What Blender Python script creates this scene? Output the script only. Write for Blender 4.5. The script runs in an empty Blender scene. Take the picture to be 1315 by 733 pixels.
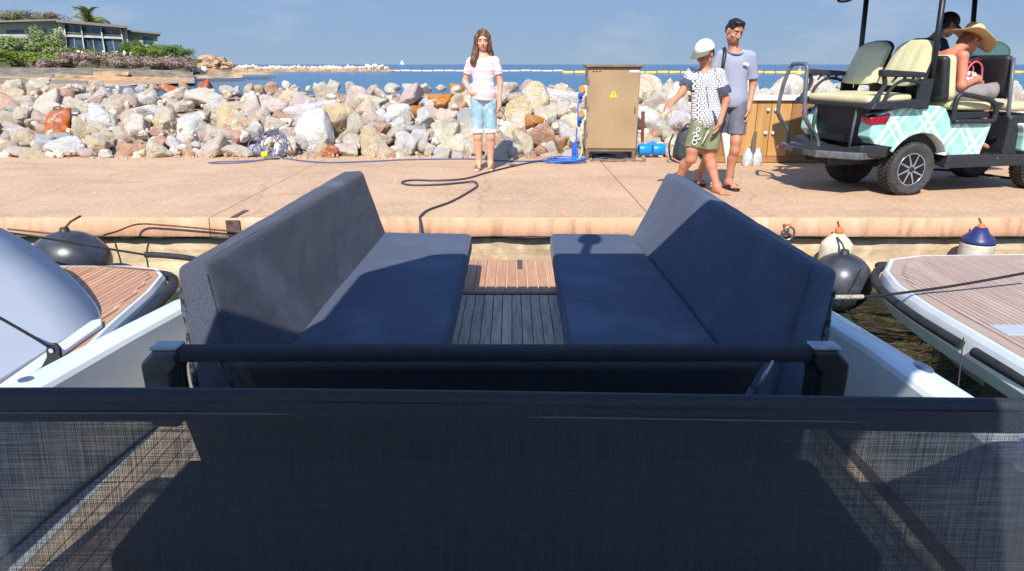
import bpy, bmesh, math, random
import numpy as np
from mathutils import Vector, Matrix, noise as mn
R = math.radians
random.seed(7)
SC = bpy.context.scene
COL = SC.collection

# ------------------------------------------------------------------ camera, sky, sun, exposure
CF, CH = 850.0, 1.27
CP = math.atan(284 / 850)
cam_d = bpy.data.cameras.new('camera'); cam = bpy.data.objects.new('camera', cam_d); COL.objects.link(cam)
cam.location = (0, 0, CH); cam.rotation_euler = (R(90) - CP, 0, 0)
cam_d.sensor_width = 36; cam_d.lens = 36 * CF / 1315; cam_d.clip_start = .02; cam_d.clip_end = 20000
SC.camera = cam

SUN_DIR = Vector((.2, 1.0, -1.05)).normalized()          # the way the light travels
sun_el = math.asin(-SUN_DIR.z)
sun_az = math.atan2(-SUN_DIR.x, -SUN_DIR.y)
W = bpy.data.worlds.new('World'); SC.world = W; W.use_nodes = True
nt = W.node_tree; nt.nodes.clear()
def N(t, kind, **kw):
    n = t.nodes.new(kind)
    for k, v in kw.items():
        if k.startswith('i_'): n.inputs[k[2:].replace('_', ' ')].default_value = v
        else: setattr(n, k, v)
    return n
sky = N(nt, 'ShaderNodeTexSky', sky_type='NISHITA', sun_disc=False, sun_elevation=sun_el, sun_rotation=sun_az,
        altitude=0, air_density=1.0, dust_density=.0, ozone_density=5.0)
tint = N(nt, 'ShaderNodeMix', data_type='RGBA', blend_type='MULTIPLY'); tint.inputs[0].default_value = 1
tint.inputs[7].default_value = (1.15, 1.2, 1.3, 1)
gm = N(nt, 'ShaderNodeNewGeometry')
mp = N(nt, 'ShaderNodeMapping'); mp.inputs['Scale'].default_value = (1, 1, 3.2)
cn = N(nt, 'ShaderNodeTexNoise', i_Scale=5.5, i_Detail=6.0, i_Roughness=.55)
cr = N(nt, 'ShaderNodeMapRange'); cr.inputs[1].default_value = .52; cr.inputs[2].default_value = .78; cr.inputs[4].default_value = .34
cm = N(nt, 'ShaderNodeMix', data_type='RGBA'); cm.inputs[7].default_value = (3.6, 3.7, 4.2, 1)
bg = N(nt, 'ShaderNodeBackground', i_Strength=.15); wo = N(nt, 'ShaderNodeOutputWorld')
L = nt.links.new
L(sky.outputs[0], tint.inputs[6])
# blue sea haze low over the horizon, the same all the way round
tcw = N(nt, 'ShaderNodeTexCoord'); sz = N(nt, 'ShaderNodeSeparateXYZ'); L(tcw.outputs['Generated'], sz.inputs[0])
hz = N(nt, 'ShaderNodeValToRGB'); e = hz.color_ramp.elements; e[0].position = 0; e[0].color = (.176, .240, .322, 1); e[1].position = .14; e[1].color = (.112, .208, .36, 1)
hz_s = N(nt, 'ShaderNodeVectorMath', operation='SCALE'); hz_s.inputs['Scale'].default_value = 10.0
hf = N(nt, 'ShaderNodeMapRange', interpolation_type='SMOOTHSTEP'); hf.inputs[1].default_value = .10; hf.inputs[2].default_value = .45; hf.inputs[3].default_value = 1; hf.inputs[4].default_value = 0
hm = N(nt, 'ShaderNodeMix', data_type='RGBA'); L(sz.outputs['Z'], hz.inputs[0]); L(hz.outputs[0], hz_s.inputs[0]); L(sz.outputs['Z'], hf.inputs[0]); L(hf.outputs[0], hm.inputs[0])
L(tint.outputs[2], hm.inputs[6]); L(hz_s.outputs[0], hm.inputs[7]); L(hm.outputs[2], cm.inputs[6])
L(tcw.outputs['Generated'], mp.inputs[0]); L(mp.outputs[0], cn.inputs['Vector']); L(cn.outputs[0], cr.inputs[0]); L(cr.outputs[0], cm.inputs[0])
L(cm.outputs[2], bg.inputs[0]); L(bg.outputs[0], wo.inputs[0])

sd = bpy.data.lights.new('sun', 'SUN'); sd.energy = 4.7; sd.angle = R(.5); sd.color = (1, .955, .88)
so = bpy.data.objects.new('sun', sd); COL.objects.link(so); so.location = (0, 0, 30)
so.rotation_euler = SUN_DIR.to_track_quat('-Z', 'Y').to_euler()
SC.view_settings.view_transform = 'Standard'; SC.view_settings.look = 'None'; SC.view_settings.gamma = 1
SC.view_settings.exposure = .38

# ------------------------------------------------------------------ helpers
def at(u, v, Y):                                          # a point of the place at distance Y ahead
    x, y = u - 657.5, 366.5 - v
    yf = CF * math.cos(CP) + y * math.sin(CP); t = Y / yf
    return Vector((x * t, Y, CH + t * (y * math.cos(CP) - CF * math.sin(CP))))
def atz(u, v, z):
    x, y = u - 657.5, 366.5 - v
    t = (z - CH) / (y * math.cos(CP) - CF * math.sin(CP))
    return Vector((x * t, t * (CF * math.cos(CP) + y * math.sin(CP)), z))

def tag(o, label=None, cat=None, group=None, kind=None):
    if label: o['label'] = label
    if cat: o['category'] = cat
    if group: o['group'] = group
    if kind: o['kind'] = kind
    return o
def empty(name, loc=(0, 0, 0), rz=0, label=None, cat=None, group=None, parent=None):
    o = bpy.data.objects.new(name, None); COL.objects.link(o); o.location = loc; o.rotation_euler = (0, 0, rz)
    o.empty_display_size = .1
    if parent: o.parent = parent
    return tag(o, label, cat, group)
def link(name, me, parent=None, loc=None, rot=None, scale=None):
    o = bpy.data.objects.new(name, me); COL.objects.link(o)
    if parent: o.parent = parent
    if loc is not None: o.location = loc
    if rot is not None: o.rotation_euler = rot
    if scale is not None: o.scale = scale
    return o

class MB:
    def __init__(s): s.v = []; s.f = []; s.m = []
    def add(s, vs, fs, m=0):
        b = len(s.v); s.v += [tuple(x) for x in vs]; s.f += [tuple(b + i for i in f) for f in fs]; s.m += [m] * len(fs); return s
    def box(s, c, d, rot=None, m=0):
        x, y, z = d[0] / 2, d[1] / 2, d[2] / 2
        vs = [Vector((i, j, k)) for i in (-x, x) for j in (-y, y) for k in (-z, z)]
        if rot is not None:
            M = rot if isinstance(rot, Matrix) else Matrix.Rotation(rot, 3, 'Z')
            vs = [M @ q for q in vs]
        c = Vector(c)
        return s.add([q + c for q in vs], [(0, 1, 3, 2), (4, 6, 7, 5), (0, 4, 5, 1), (2, 3, 7, 6), (0, 2, 6, 4), (1, 5, 7, 3)], m)
    def hexa(s, c8, m=0):
        return s.add(c8, [(0, 1, 3, 2), (4, 6, 7, 5), (0, 4, 5, 1), (2, 3, 7, 6), (0, 2, 6, 4), (1, 5, 7, 3)], m)
    def prism(s, poly, a, b, axis='z', m=0):
        n = len(poly)
        def P(p, h):
            return (p[0], p[1], h) if axis == 'z' else (p[0], h, p[1]) if axis == 'y' else (h, p[0], p[1])
        vs = [P(p, a) for p in poly] + [P(p, b) for p in poly]
        fs = [tuple(range(n))[::-1], tuple(range(n, 2 * n))] + [(i, (i + 1) % n, n + (i + 1) % n, n + i) for i in range(n)]
        return s.add(vs, fs, m)
    def tube(s, pts, r, seg=8, closed=False, m=0, caps=True):
        pts = [Vector(p) for p in pts]; n = len(pts)
        rs = r if isinstance(r, (list, tuple)) else [r] * n
        rings = []; up = None
        for i, p in enumerate(pts):
            if closed: t = pts[(i + 1) % n] - pts[i - 1]
            else: t = pts[min(i + 1, n - 1)] - pts[max(i - 1, 0)]
            if t.length < 1e-9: t = Vector((0, 0, 1))
            t.normalize()
            if up is None:
                up = Vector((0, 0, 1)) if abs(t.z) < .9 else Vector((1, 0, 0))
            a = t.cross(up)
            if a.length < 1e-6: a = t.orthogonal()
            a.normalize(); up = a.cross(t).normalized(); b = up
            rings.append([p + rs[i] * (math.cos(q) * a + math.sin(q) * b) for q in [2 * math.pi * k / seg for k in range(seg)]])
        vs = [q for rg in rings for q in rg]; fs = []
        for i in range(n if closed else n - 1):
            j = (i + 1) % n
            for k in range(seg):
                l = (k + 1) % seg; fs.append((i * seg + k, i * seg + l, j * seg + l, j * seg + k))
        if caps and not closed: fs += [tuple(range(seg))[::-1], tuple((n - 1) * seg + k for k in range(seg))]
        return s.add(vs, fs, m)
    def lathe(s, prof, c=(0, 0, 0), seg=24, axis='z', m=0):
        vs = []; n = len(prof)
        for r, h in prof:
            for k in range(seg):
                a = 2 * math.pi * k / seg; x, y = r * math.cos(a), r * math.sin(a)
                q = (x, y, h) if axis == 'z' else (x, h, y) if axis == 'y' else (h, x, y)
                vs.append((q[0] + c[0], q[1] + c[1], q[2] + c[2]))
        fs = [(i * seg + k, i * seg + (k + 1) % seg, (i + 1) * seg + (k + 1) % seg, (i + 1) * seg + k) for i in range(n - 1) for k in range(seg)]
        fs += [tuple(range(seg))[::-1], tuple((n - 1) * seg + k for k in range(seg))]
        return s.add(vs, fs, m)
    def sheet(s, A, B, n=1, m=0):                          # strip between two polylines
        k = len(A); vs = []
        for j in range(n + 1):
            f = j / n; vs += [Vector(a).lerp(Vector(b), f) for a, b in zip(A, B)]
        return s.add(vs, [(j * k + i, j * k + i + 1, (j + 1) * k + i + 1, (j + 1) * k + i) for j in range(n) for i in range(k - 1)], m)
    def mesh(s, name, mats, smooth=False, auto=None):
        me = bpy.data.meshes.new(name); me.from_pydata(s.v, [], s.f)
        for q in (mats if isinstance(mats, (list, tuple)) else [mats]): me.materials.append(q)
        me.polygons.foreach_set('material_index', s.m)
        bm = bmesh.new(); bm.from_mesh(me); bmesh.ops.recalc_face_normals(bm, faces=bm.faces)
        if auto is not None:
            for f in bm.faces: f.smooth = True
            for e in bm.edges:
                if len(e.link_faces) == 2 and e.calc_face_angle(0) > R(auto): e.smooth = False
        elif smooth:
            for f in bm.faces: f.smooth = True
        bm.to_mesh(me); bm.free(); me.update(); return me
    def build(s, name, mats, parent=None, smooth=False, auto=None, bevel=0, seg=2, solid=0, sub=0, loc=None):
        o = link(name, s.mesh(name, mats, smooth, auto), parent, loc)
        if solid:
            q = o.modifiers.new('s', 'SOLIDIFY'); q.thickness = solid; q.offset = 0
        if bevel:
            q = o.modifiers.new('b', 'BEVEL'); q.width = bevel; q.segments = seg; q.limit_method = 'ANGLE'; q.angle_limit = R(30)
            for p in o.data.polygons: p.use_smooth = True
            q.harden_normals = True
        if sub:
            q = o.modifiers.new('u', 'SUBSURF'); q.levels = q.render_levels = sub
        return o

def crom(pts, n=8, closed=False):
    P = [Vector(p) for p in pts]; out = []; k = len(P)
    for i in range(k if closed else k - 1):
        g = (lambda j: P[j % k]) if closed else (lambda j: P[max(0, min(k - 1, j))])
        a, b, c, d = g(i - 1), g(i), g(i + 1), g(i + 2)
        for j in range(n):
            t = j / n
            out.append(.5 * ((2 * b) + (c - a) * t + (2 * a - 5 * b + 4 * c - d) * t * t + (3 * b - a - 3 * c + d) * t ** 3))
    if not closed: out.append(P[-1])
    return out

# ------------------------------------------------------------------ materials
def S(r, g, b):                                            # sRGB 0-255 -> linear
    f = lambda c: (c / 255) / 12.92 if c <= 10 else ((c / 255 + .055) / 1.055) ** 2.4
    return (f(r), f(g), f(b), 1)
MATS = {}
def mk(name, col, rough=.6, col2=None, vs=4.0, vd=5.0, lo=.35, hi=.65, bump=0, bs=60.0, bd=.01, metal=0, rnd=0, coat=0, spec=.5, stretch=None, sheen=0, coord='Object', col3=None, v3=20.0):
    m = bpy.data.materials.new(name); m.use_nodes = True; t = m.node_tree; p = t.nodes['Principled BSDF']
    p.inputs['Roughness'].default_value = rough; p.inputs['Metallic'].default_value = metal
    p.inputs['Coat Weight'].default_value = coat; p.inputs['Specular IOR Level'].default_value = spec; p.inputs['Sheen Weight'].default_value = sheen
    tc = N(t, 'ShaderNodeTexCoord'); vec = tc.outputs[coord]
    oi = N(t, 'ShaderNodeObjectInfo')
    ad = N(t, 'ShaderNodeVectorMath', operation='ADD'); sc = N(t, 'ShaderNodeVectorMath', operation='SCALE'); sc.inputs['Scale'].default_value = 37.0
    cx = N(t, 'ShaderNodeCombineXYZ'); 
    for i in range(3): t.links.new(oi.outputs['Random'], cx.inputs[i])
    t.links.new(cx.outputs[0], sc.inputs[0]); t.links.new(vec, ad.inputs[0]); t.links.new(sc.outputs[0], ad.inputs[1]); vec = ad.outputs[0]
    if stretch:
        mpn = N(t, 'ShaderNodeMapping'); mpn.inputs['Scale'].default_value = stretch; t.links.new(vec, mpn.inputs[0]); vec = mpn.outputs[0]
    out = None
    if col2:
        nz = N(t, 'ShaderNodeTexNoise', i_Scale=vs, i_Detail=vd, i_Roughness=.6); t.links.new(vec, nz.inputs['Vector'])
        mr = N(t, 'ShaderNodeMapRange'); mr.inputs[1].default_value = lo; mr.inputs[2].default_value = hi; t.links.new(nz.outputs[0], mr.inputs[0])
        mx = N(t, 'ShaderNodeMix', data_type='RGBA'); mx.inputs[6].default_value = col; mx.inputs[7].default_value = col2
        t.links.new(mr.outputs[0], mx.inputs[0]); out = mx.outputs[2]
        if col3:
            n3 = N(t, 'ShaderNodeTexNoise', i_Scale=v3, i_Detail=4.0); t.links.new(vec, n3.inputs['Vector'])
            m3 = N(t, 'ShaderNodeMapRange'); m3.inputs[1].default_value = .52; m3.inputs[2].default_value = .7; t.links.new(n3.outputs[0], m3.inputs[0])
            x3 = N(t, 'ShaderNodeMix', data_type='RGBA'); x3.inputs[7].default_value = col3
            t.links.new(m3.outputs[0], x3.inputs[0]); t.links.new(out, x3.inputs[6]); out = x3.outputs[2]
    if rnd:
        hs = N(t, 'ShaderNodeHueSaturation'); mr2 = N(t, 'ShaderNodeMapRange'); mr2.inputs[3].default_value = 1 - rnd; mr2.inputs[4].default_value = 1 + rnd
        t.links.new(oi.outputs['Random'], mr2.inputs[0]); t.links.new(mr2.outputs[0], hs.inputs['Value'])
        if out: t.links.new(out, hs.inputs['Color'])
        else: hs.inputs['Color'].default_value = col
        out = hs.outputs[0]
    if out: t.links.new(out, p.inputs['Base Color'])
    else: p.inputs['Base Color'].default_value = col
    if bump:
        bn = N(t, 'ShaderNodeTexNoise', i_Scale=bs, i_Detail=6.0, i_Roughness=.6); t.links.new(vec, bn.inputs['Vector'])
        bp = N(t, 'ShaderNodeBump', i_Strength=bump, i_Distance=bd); t.links.new(bn.outputs[0], bp.inputs['Height']); t.links.new(bp.outputs[0], p.inputs['Normal'])
    MATS[name] = m; return m
def stripes(m, expr_cols, scale, vecscale, thr, base, line, second=None):
    """overlay bands of LINE colour where frac(dot(pos, dir)*scale) < thr, one per direction"""
    t = m.node_tree; p = t.nodes['Principled BSDF']; tc = N(t, 'ShaderNodeTexCoord'); cur = None
    for (dx, dy, dz), sc_, off, th, cl in expr_cols:
        d = N(t, 'ShaderNodeVectorMath', operation='DOT_PRODUCT'); d.inputs[1].default_value = (dx * sc_, dy * sc_, dz * sc_); t.links.new(tc.outputs['Object'], d.inputs[0])
        a = N(t, 'ShaderNodeMath', operation='ADD'); a.inputs[1].default_value = off; t.links.new(d.outputs['Value'], a.inputs[0])
        f = N(t, 'ShaderNodeMath', operation='FRACT'); t.links.new(a.outputs[0], f.inputs[0])
        l = N(t, 'ShaderNodeMath', operation='LESS_THAN'); l.inputs[1].default_value = th; t.links.new(f.outputs[0], l.inputs[0])
        mx = N(t, 'ShaderNodeMix', data_type='RGBA'); t.links.new(l.outputs[0], mx.inputs[0]); mx.inputs[7].default_value = cl
        if cur is None:
            src = p.inputs['Base Color']
            if src.is_linked: t.links.new(src.links[0].from_socket, mx.inputs[6])
            else: mx.inputs[6].default_value = base
        else: t.links.new(cur, mx.inputs[6])
        cur = mx.outputs[2]
    t.links.new(cur, p.inputs['Base Color'])

M_conc = mk('quay_concrete', S(204, 167, 132), .92, S(182, 147, 114), 1.1, 9, .3, .7, .35, 60, .006, col3=S(214, 181, 148), v3=26, stretch=(1, 1.3, 1))
M_lip = mk('quay_edge', S(214, 164, 128), .85, S(156, 108, 78), 9, 8, .5, .78, .6, 40, .02, col3=S(226, 182, 148), v3=5, stretch=(1, 1, .22))
M_wall = mk('quay_wall_stone', S(208, 182, 146), .95, S(168, 142, 110), 2.5, 8, .4, .75, .5, 20, .02, col3=S(222, 198, 160), v3=9)
M_white = mk('gelcoat_white', S(226, 232, 232), .25, S(212, 220, 222), 3, 4, coat=.4, bump=.03, bs=8)
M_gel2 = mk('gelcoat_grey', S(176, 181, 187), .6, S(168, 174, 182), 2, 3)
M_black = mk('black_plastic', S(28, 29, 32), .45, S(38, 39, 42), 30, 3, bump=.15, bs=200, bd=.002)
M_rubber = mk('black_rubber', S(30, 30, 33), .55, S(48, 48, 50), 12, 4, bump=.2, bs=80, bd=.004)
M_alu = mk('brushed_metal', S(170, 174, 178), .35, metal=.9, col2=S(140, 143, 148), vs=20)
M_dmetal = mk('dark_grey_metal', S(92, 95, 98), .45, S(74, 76, 80), 20, 4, metal=.5, bump=.05)
M_teak = mk('weathered_teak', S(216, 194, 168), .75, S(158, 142, 124), 8, 8, .3, .7, .4, 40, .004, rnd=.16, stretch=(6, .5, 6), col3=S(212, 200, 186), v3=14)
M_teakw = mk('warm_teak', S(204, 156, 122), .7, S(170, 124, 94), 8, 8, .3, .7, .4, 40, .004, rnd=.13, stretch=(6, .5, 6))
M_teakr = mk('sunbleached_teak', S(190, 166, 150), .75, S(164, 140, 126), 8, 8, .3, .7, .4, 40, .004, rnd=.1, stretch=(6, .5, 6))
M_caulkd = mk('dark_caulk', S(76, 68, 64), .8)
M_caulkw = mk('pale_caulk', S(232, 214, 190), .7)
M_fab = mk('navy_upholstery', S(80, 90, 110), .95, S(58, 67, 86), 260, 3, .3, .7, .5, 320, .0025, sheen=.12, col3=S(84, 95, 115), v3=3, spec=.15)
M_fab2 = mk('grey_navy_upholstery', S(82, 85, 96), .95, S(56, 59, 70), 160, 4, .3, .7, .5, 260, .003, sheen=.12, col3=S(90, 93, 106), v3=3, spec=.15)
for _m in (M_fab, M_fab2):                                 # long soft creases
    t = _m.node_tree; p = t.nodes['Principled BSDF']; b0 = p.inputs['Normal'].links[0].from_node
    n2 = N(t, 'ShaderNodeTexNoise', i_Scale=5.0, i_Detail=2.0, i_Distortion=1.2); tc = N(t, 'ShaderNodeTexCoord'); t.links.new(tc.outputs['Object'], n2.inputs['Vector'])
    b2 = N(t, 'ShaderNodeBump', i_Strength=.14, i_Distance=.03); t.links.new(n2.outputs[0], b2.inputs['Height']); t.links.new(b0.outputs[0], b2.inputs['Normal']); t.links.new(b2.outputs[0], p.inputs['Normal'])
M_rope_b = mk('black_rope', S(26, 26, 32), .85, bump=.8, bs=300, bd=.004)
M_rope_t = mk('worn_tan_rope', S(120, 96, 72), .9, S(70, 55, 42), 60, 3, bump=.6, bs=200)
M_rope_w = mk('pale_rope', S(200, 190, 175), .9, S(120, 110, 100), 90, 3, bump=.6, bs=200)

# dark see-through mesh fabric: threads are opaque, the holes between them are not
def screen_mat(name, open_):
    m = bpy.data.materials.new(name); m.use_nodes = True; t = m.node_tree; p = t.nodes['Principled BSDF']; o = t.nodes['Material Output']
    p.inputs['Roughness'].default_value = .6; p.inputs['Specular IOR Level'].default_value = .35
    tc = N(t, 'ShaderNodeTexCoord')
    def wave(sx, sz, seed):
        mpn = N(t, 'ShaderNodeMapping'); mpn.inputs['Scale'].default_value = (sx, 1, sz); mpn.inputs['Location'].default_value = (seed, seed, 0); t.links.new(tc.outputs['Object'], mpn.inputs[0])
        n = N(t, 'ShaderNodeTexNoise', i_Scale=1.0, i_Detail=2.0); t.links.new(mpn.outputs[0], n.inputs['Vector']); return n.outputs[0]
    sx = N(t, 'ShaderNodeSeparateXYZ'); t.links.new(tc.outputs['Object'], sx.inputs[0])
    def thr(sock, pitch):
        a = N(t, 'ShaderNodeMath', operation='MULTIPLY'); a.inputs[1].default_value = 2 * math.pi / pitch; t.links.new(sock, a.inputs[0])
        b = N(t, 'ShaderNodeMath', operation='SINE'); t.links.new(a.outputs[0], b.inputs[0]); return b.outputs[0]
    a = thr(sx.outputs['X'], .0042); b = thr(sx.outputs['Z'], .0036)
    mul = N(t, 'ShaderNodeMath', operation='ADD'); t.links.new(a, mul.inputs[0]); t.links.new(b, mul.inputs[1])
    w1 = wave(6, 420, 3); w2 = wave(420, 6, 9)
    s1 = N(t, 'ShaderNodeMath', operation='ADD'); t.links.new(w1, s1.inputs[0]); t.links.new(w2, s1.inputs[1])
    s2 = N(t, 'ShaderNodeMath', operation='MULTIPLY_ADD'); s2.inputs[1].default_value = .12; t.links.new(mul.outputs[0], s2.inputs[0]); t.links.new(s1.outputs[0], s2.inputs[2])
    mr = N(t, 'ShaderNodeMapRange'); mr.inputs[1].default_value = .7; mr.inputs[2].default_value = 1.3; mr.inputs[3].default_value = max(0, open_ - .22); mr.inputs[4].default_value = open_ + .22
    t.links.new(s2.outputs[0], mr.inputs[0])
    cr_ = N(t, 'ShaderNodeMix', data_type='RGBA'); cr_.inputs[6].default_value = S(18, 19, 22); cr_.inputs[7].default_value = S(68, 69, 74); t.links.new(w1, cr_.inputs[0]); t.links.new(cr_.outputs[2], p.inputs['Base Color'])
    tr = N(t, 'ShaderNodeBsdfTransparent'); mx = N(t, 'ShaderNodeMixShader')
    t.links.new(mr.outputs[0], mx.inputs[0]); t.links.new(p.outputs[0], mx.inputs[1]); t.links.new(tr.outputs[0], mx.inputs[2]); t.links.new(mx.outputs[0], o.inputs[0])
    return m
M_screen = screen_mat('mesh_screen_fabric', .21)
M_hem = mk('screen_hem_fabric', S(34, 37, 44), .6, S(54, 58, 66), 300, 2, bump=.4, bs=300, bd=.002, spec=.3)

# stains, tide-marks and hairline cracks of the cast slab (wear with a shape of its own)
t = M_conc.node_tree; p = t.nodes['Principled BSDF']; src = p.inputs['Base Color'].links[0].from_socket; tc = N(t, 'ShaderNodeTexCoord')
ms = N(t, 'ShaderNodeMapping'); ms.inputs['Scale'].default_value = (.55, 1.5, 1); t.links.new(tc.outputs['Object'], ms.inputs[0])
n1 = N(t, 'ShaderNodeTexNoise', i_Scale=1.0, i_Detail=8.0, i_Roughness=.7, i_Distortion=.6); t.links.new(ms.outputs[0], n1.inputs['Vector'])
r1 = N(t, 'ShaderNodeMapRange'); r1.inputs[1].default_value = .52; r1.inputs[2].default_value = .72; r1.inputs[4].default_value = .55; t.links.new(n1.outputs[0], r1.inputs[0])
x1 = N(t, 'ShaderNodeMix', data_type='RGBA'); x1.inputs[7].default_value = S(158, 122, 98); t.links.new(r1.outputs[0], x1.inputs[0]); t.links.new(src, x1.inputs[6])
n2 = N(t, 'ShaderNodeTexNoise', i_Scale=70.0, i_Detail=3.0); t.links.new(tc.outputs['Object'], n2.inputs['Vector']); r2 = N(t, 'ShaderNodeMapRange'); r2.inputs[1].default_value = .6; r2.inputs[2].default_value = .72; r2.inputs[4].default_value = .5; t.links.new(n2.outputs[0], r2.inputs[0])
x2 = N(t, 'ShaderNodeMix', data_type='RGBA'); x2.inputs[7].default_value = S(130, 104, 86); t.links.new(r2.outputs[0], x2.inputs[0]); t.links.new(x1.outputs[2], x2.inputs[6])
wv = N(t, 'ShaderNodeTexVoronoi', feature='DISTANCE_TO_EDGE', i_Scale=.3); dn = N(t, 'ShaderNodeTexNoise', i_Scale=2.0, i_Detail=6.0); t.links.new(tc.outputs['Object'], dn.inputs['Vector'])
am = N(t, 'ShaderNodeVectorMath', operation='ADD'); sm = N(t, 'ShaderNodeVectorMath', operation='SCALE'); sm.inputs['Scale'].default_value = .5; t.links.new(dn.outputs['Color'], sm.inputs[0]); t.links.new(sm.outputs[0], am.inputs[0]); t.links.new(tc.outputs['Object'], am.inputs[1]); t.links.new(am.outputs[0], wv.inputs['Vector'])
r3 = N(t, 'ShaderNodeMapRange'); r3.inputs[1].default_value = 0; r3.inputs[2].default_value = .006; r3.inputs[3].default_value = .3; r3.inputs[4].default_value = 0; t.links.new(wv.outputs['Distance'], r3.inputs[0])
x3 = N(t, 'ShaderNodeMix', data_type='RGBA'); x3.inputs[7].default_value = S(120, 92, 74); t.links.new(r3.outputs[0], x3.inputs[0]); t.links.new(x2.outputs[2], x3.inputs[6]); t.links.new(x3.outputs[2], p.inputs['Base Color'])
# ================================================================== SETTING: sea and quay
WZ = -.68
def sea_mat():
    m = bpy.data.materials.new('sea_water'); m.use_nodes = True; t = m.node_tree; p = t.nodes['Principled BSDF']
    p.inputs['Roughness'].default_value = .16; p.inputs['IOR'].default_value = 1.33; p.inputs['Specular IOR Level'].default_value = .5
    g = N(t, 'ShaderNodeNewGeometry'); sp = N(t, 'ShaderNodeSeparateXYZ'); t.links.new(g.outputs['Position'], sp.inputs[0])
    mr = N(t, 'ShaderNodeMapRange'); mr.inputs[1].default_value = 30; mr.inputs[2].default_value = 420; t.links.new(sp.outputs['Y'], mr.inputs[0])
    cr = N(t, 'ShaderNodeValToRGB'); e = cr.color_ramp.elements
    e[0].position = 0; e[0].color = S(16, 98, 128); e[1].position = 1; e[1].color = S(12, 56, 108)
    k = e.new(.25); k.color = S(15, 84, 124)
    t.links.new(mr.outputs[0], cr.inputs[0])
    mrn = N(t, 'ShaderNodeMapRange'); mrn.inputs[1].default_value = 5.0; mrn.inputs[2].default_value = 9.0; t.links.new(sp.outputs['Y'], mrn.inputs[0])
    mxn = N(t, 'ShaderNodeMix', data_type='RGBA'); mxn.inputs[6].default_value = S(44, 62, 44); t.links.new(mrn.outputs[0], mxn.inputs[0])
    nz = N(t, 'ShaderNodeTexNoise', i_Scale=1.0, i_Detail=5.0, i_Roughness=.65); mpn = N(t, 'ShaderNodeMapping'); mpn.inputs['Scale'].default_value = (.12, .45, 1)
    t.links.new(g.outputs['Position'], mpn.inputs[0]); t.links.new(mpn.outputs[0], nz.inputs['Vector'])
    hs = N(t, 'ShaderNodeHueSaturation'); m2 = N(t, 'ShaderNodeMapRange'); m2.inputs[1].default_value = .3; m2.inputs[2].default_value = .7; m2.inputs[3].default_value = .72; m2.inputs[4].default_value = 1.3
    t.links.new(nz.outputs[0], m2.inputs[0]); t.links.new(m2.outputs[0], hs.inputs['Value']); t.links.new(cr.outputs[0], hs.inputs['Color']); t.links.new(hs.outputs[0], mxn.inputs[7])
    t.links.new(mxn.outputs[2], p.inputs['Base Color'])
    n1 = N(t, 'ShaderNodeTexNoise', i_Scale=1.0, i_Detail=4.0, i_Roughness=.55, i_Distortion=.8); mp1 = N(t, 'ShaderNodeMapping'); mp1.inputs['Scale'].default_value = (2.2, 4.6, 1)
    t.links.new(g.outputs['Position'], mp1.inputs[0]); t.links.new(mp1.outputs[0], n1.inputs['Vector'])
    b1 = N(t, 'ShaderNodeBump', i_Strength=.9, i_Distance=.09); t.links.new(n1.outputs[0], b1.inputs['Height'])
    n3 = N(t, 'ShaderNodeTexNoise', i_Scale=1.0, i_Detail=3.0); mp3 = N(t, 'ShaderNodeMapping'); mp3.inputs['Scale'].default_value = (.25, .8, 1)
    t.links.new(g.outputs['Position'], mp3.inputs[0]); t.links.new(mp3.outputs[0], n3.inputs['Vector'])
    b3 = N(t, 'ShaderNodeBump', i_Strength=.8, i_Distance=.5); t.links.new(n3.outputs[0], b3.inputs['Height']); t.links.new(b1.outputs[0], b3.inputs['Normal'])
    t.links.new(b3.outputs[0], p.inputs['Normal'])
    return m
b = MB(); b.add([(-9000, -200, WZ), (9000, -200, WZ), (9000, 14000, WZ), (-9000, 14000, WZ)], [(0, 1, 2, 3)])
tag(b.build('sea', sea_mat()), kind='structure')

QY = 5.65
def rough_strip(zs, ys, x0, x1, nx, amp, seed):            # a wall face with chipped relief
    b = MB(); k = len(zs); vs = []; rnd = random.Random(seed)
    for i in range(nx + 1):
        x = x0 + (x1 - x0) * i / nx
        for z, y in zip(zs, ys):
            n = mn.fractal(Vector((x * 3 + seed, y * 3, z * 6)), 1, 2, 4) * amp
            vs.append((x, y + n, z + n * .4))
    fs = [(i * k + j, (i + 1) * k + j, (i + 1) * k + j + 1, i * k + j + 1) for i in range(nx) for j in range(k - 1)]
    return b.add(vs, fs)
# deck slab: a long sheet of cast bays, joints recessed between them
joints = [-14.3, -8.5, -2.64, 1.22, 7.1, 13.0]
edges = [-45] + joints + [45]
for a, c in zip(edges[:-1], edges[1:]):
    b = MB(); g = .0035
    x0, x1 = a + g, c - g
    nx = max(4, int(min((x1 - x0) * 5, 60)))
    vs = []; rows = [(QY + .0, -.165), (QY - .01, -.15), (QY, -.012), (QY + .014, 0), (QY + .05, .0), (QY + .12, 0), (6.6, 0), (8, 0), (9.8, 0), (9.8, -.165)]
    for i in range(nx + 1):
        x = x0 + (x1 - x0) * i / nx
        for j, (y, z) in enumerate(rows):
            n = mn.fractal(Vector((x * 2.4, y * 2, z * 9)), 1, 2, 4)
            vs.append((x, y + (n * .006 if j < 4 else 0), z + (n * .004 if j < 3 else n * .001)))
    k = len(rows); b.add(vs, [(i * k + j, (i + 1) * k + j, (i + 1) * k + j + 1, i * k + j + 1) for i in range(nx) for j in range(k - 1)],)
    b.m = [1 if (n % (k - 1)) < 3 else 0 for n in range(len(b.f))]
    tag(b.build('quay', [M_conc, M_lip], auto=50), kind='structure')
b = MB(); b.box((0, 7.75, -.04), (90, 4.0, .06)); tag(b.build('quay_joint_bed', M_caulkd), kind='structure')
rust = MB(); rust.box((-2.7 + .27, QY + .16, .0045), (.05, .3, .005), m=0); rust.box((-2.7 + .27, QY - .016, -.08), (.12, .012, .13))
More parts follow.
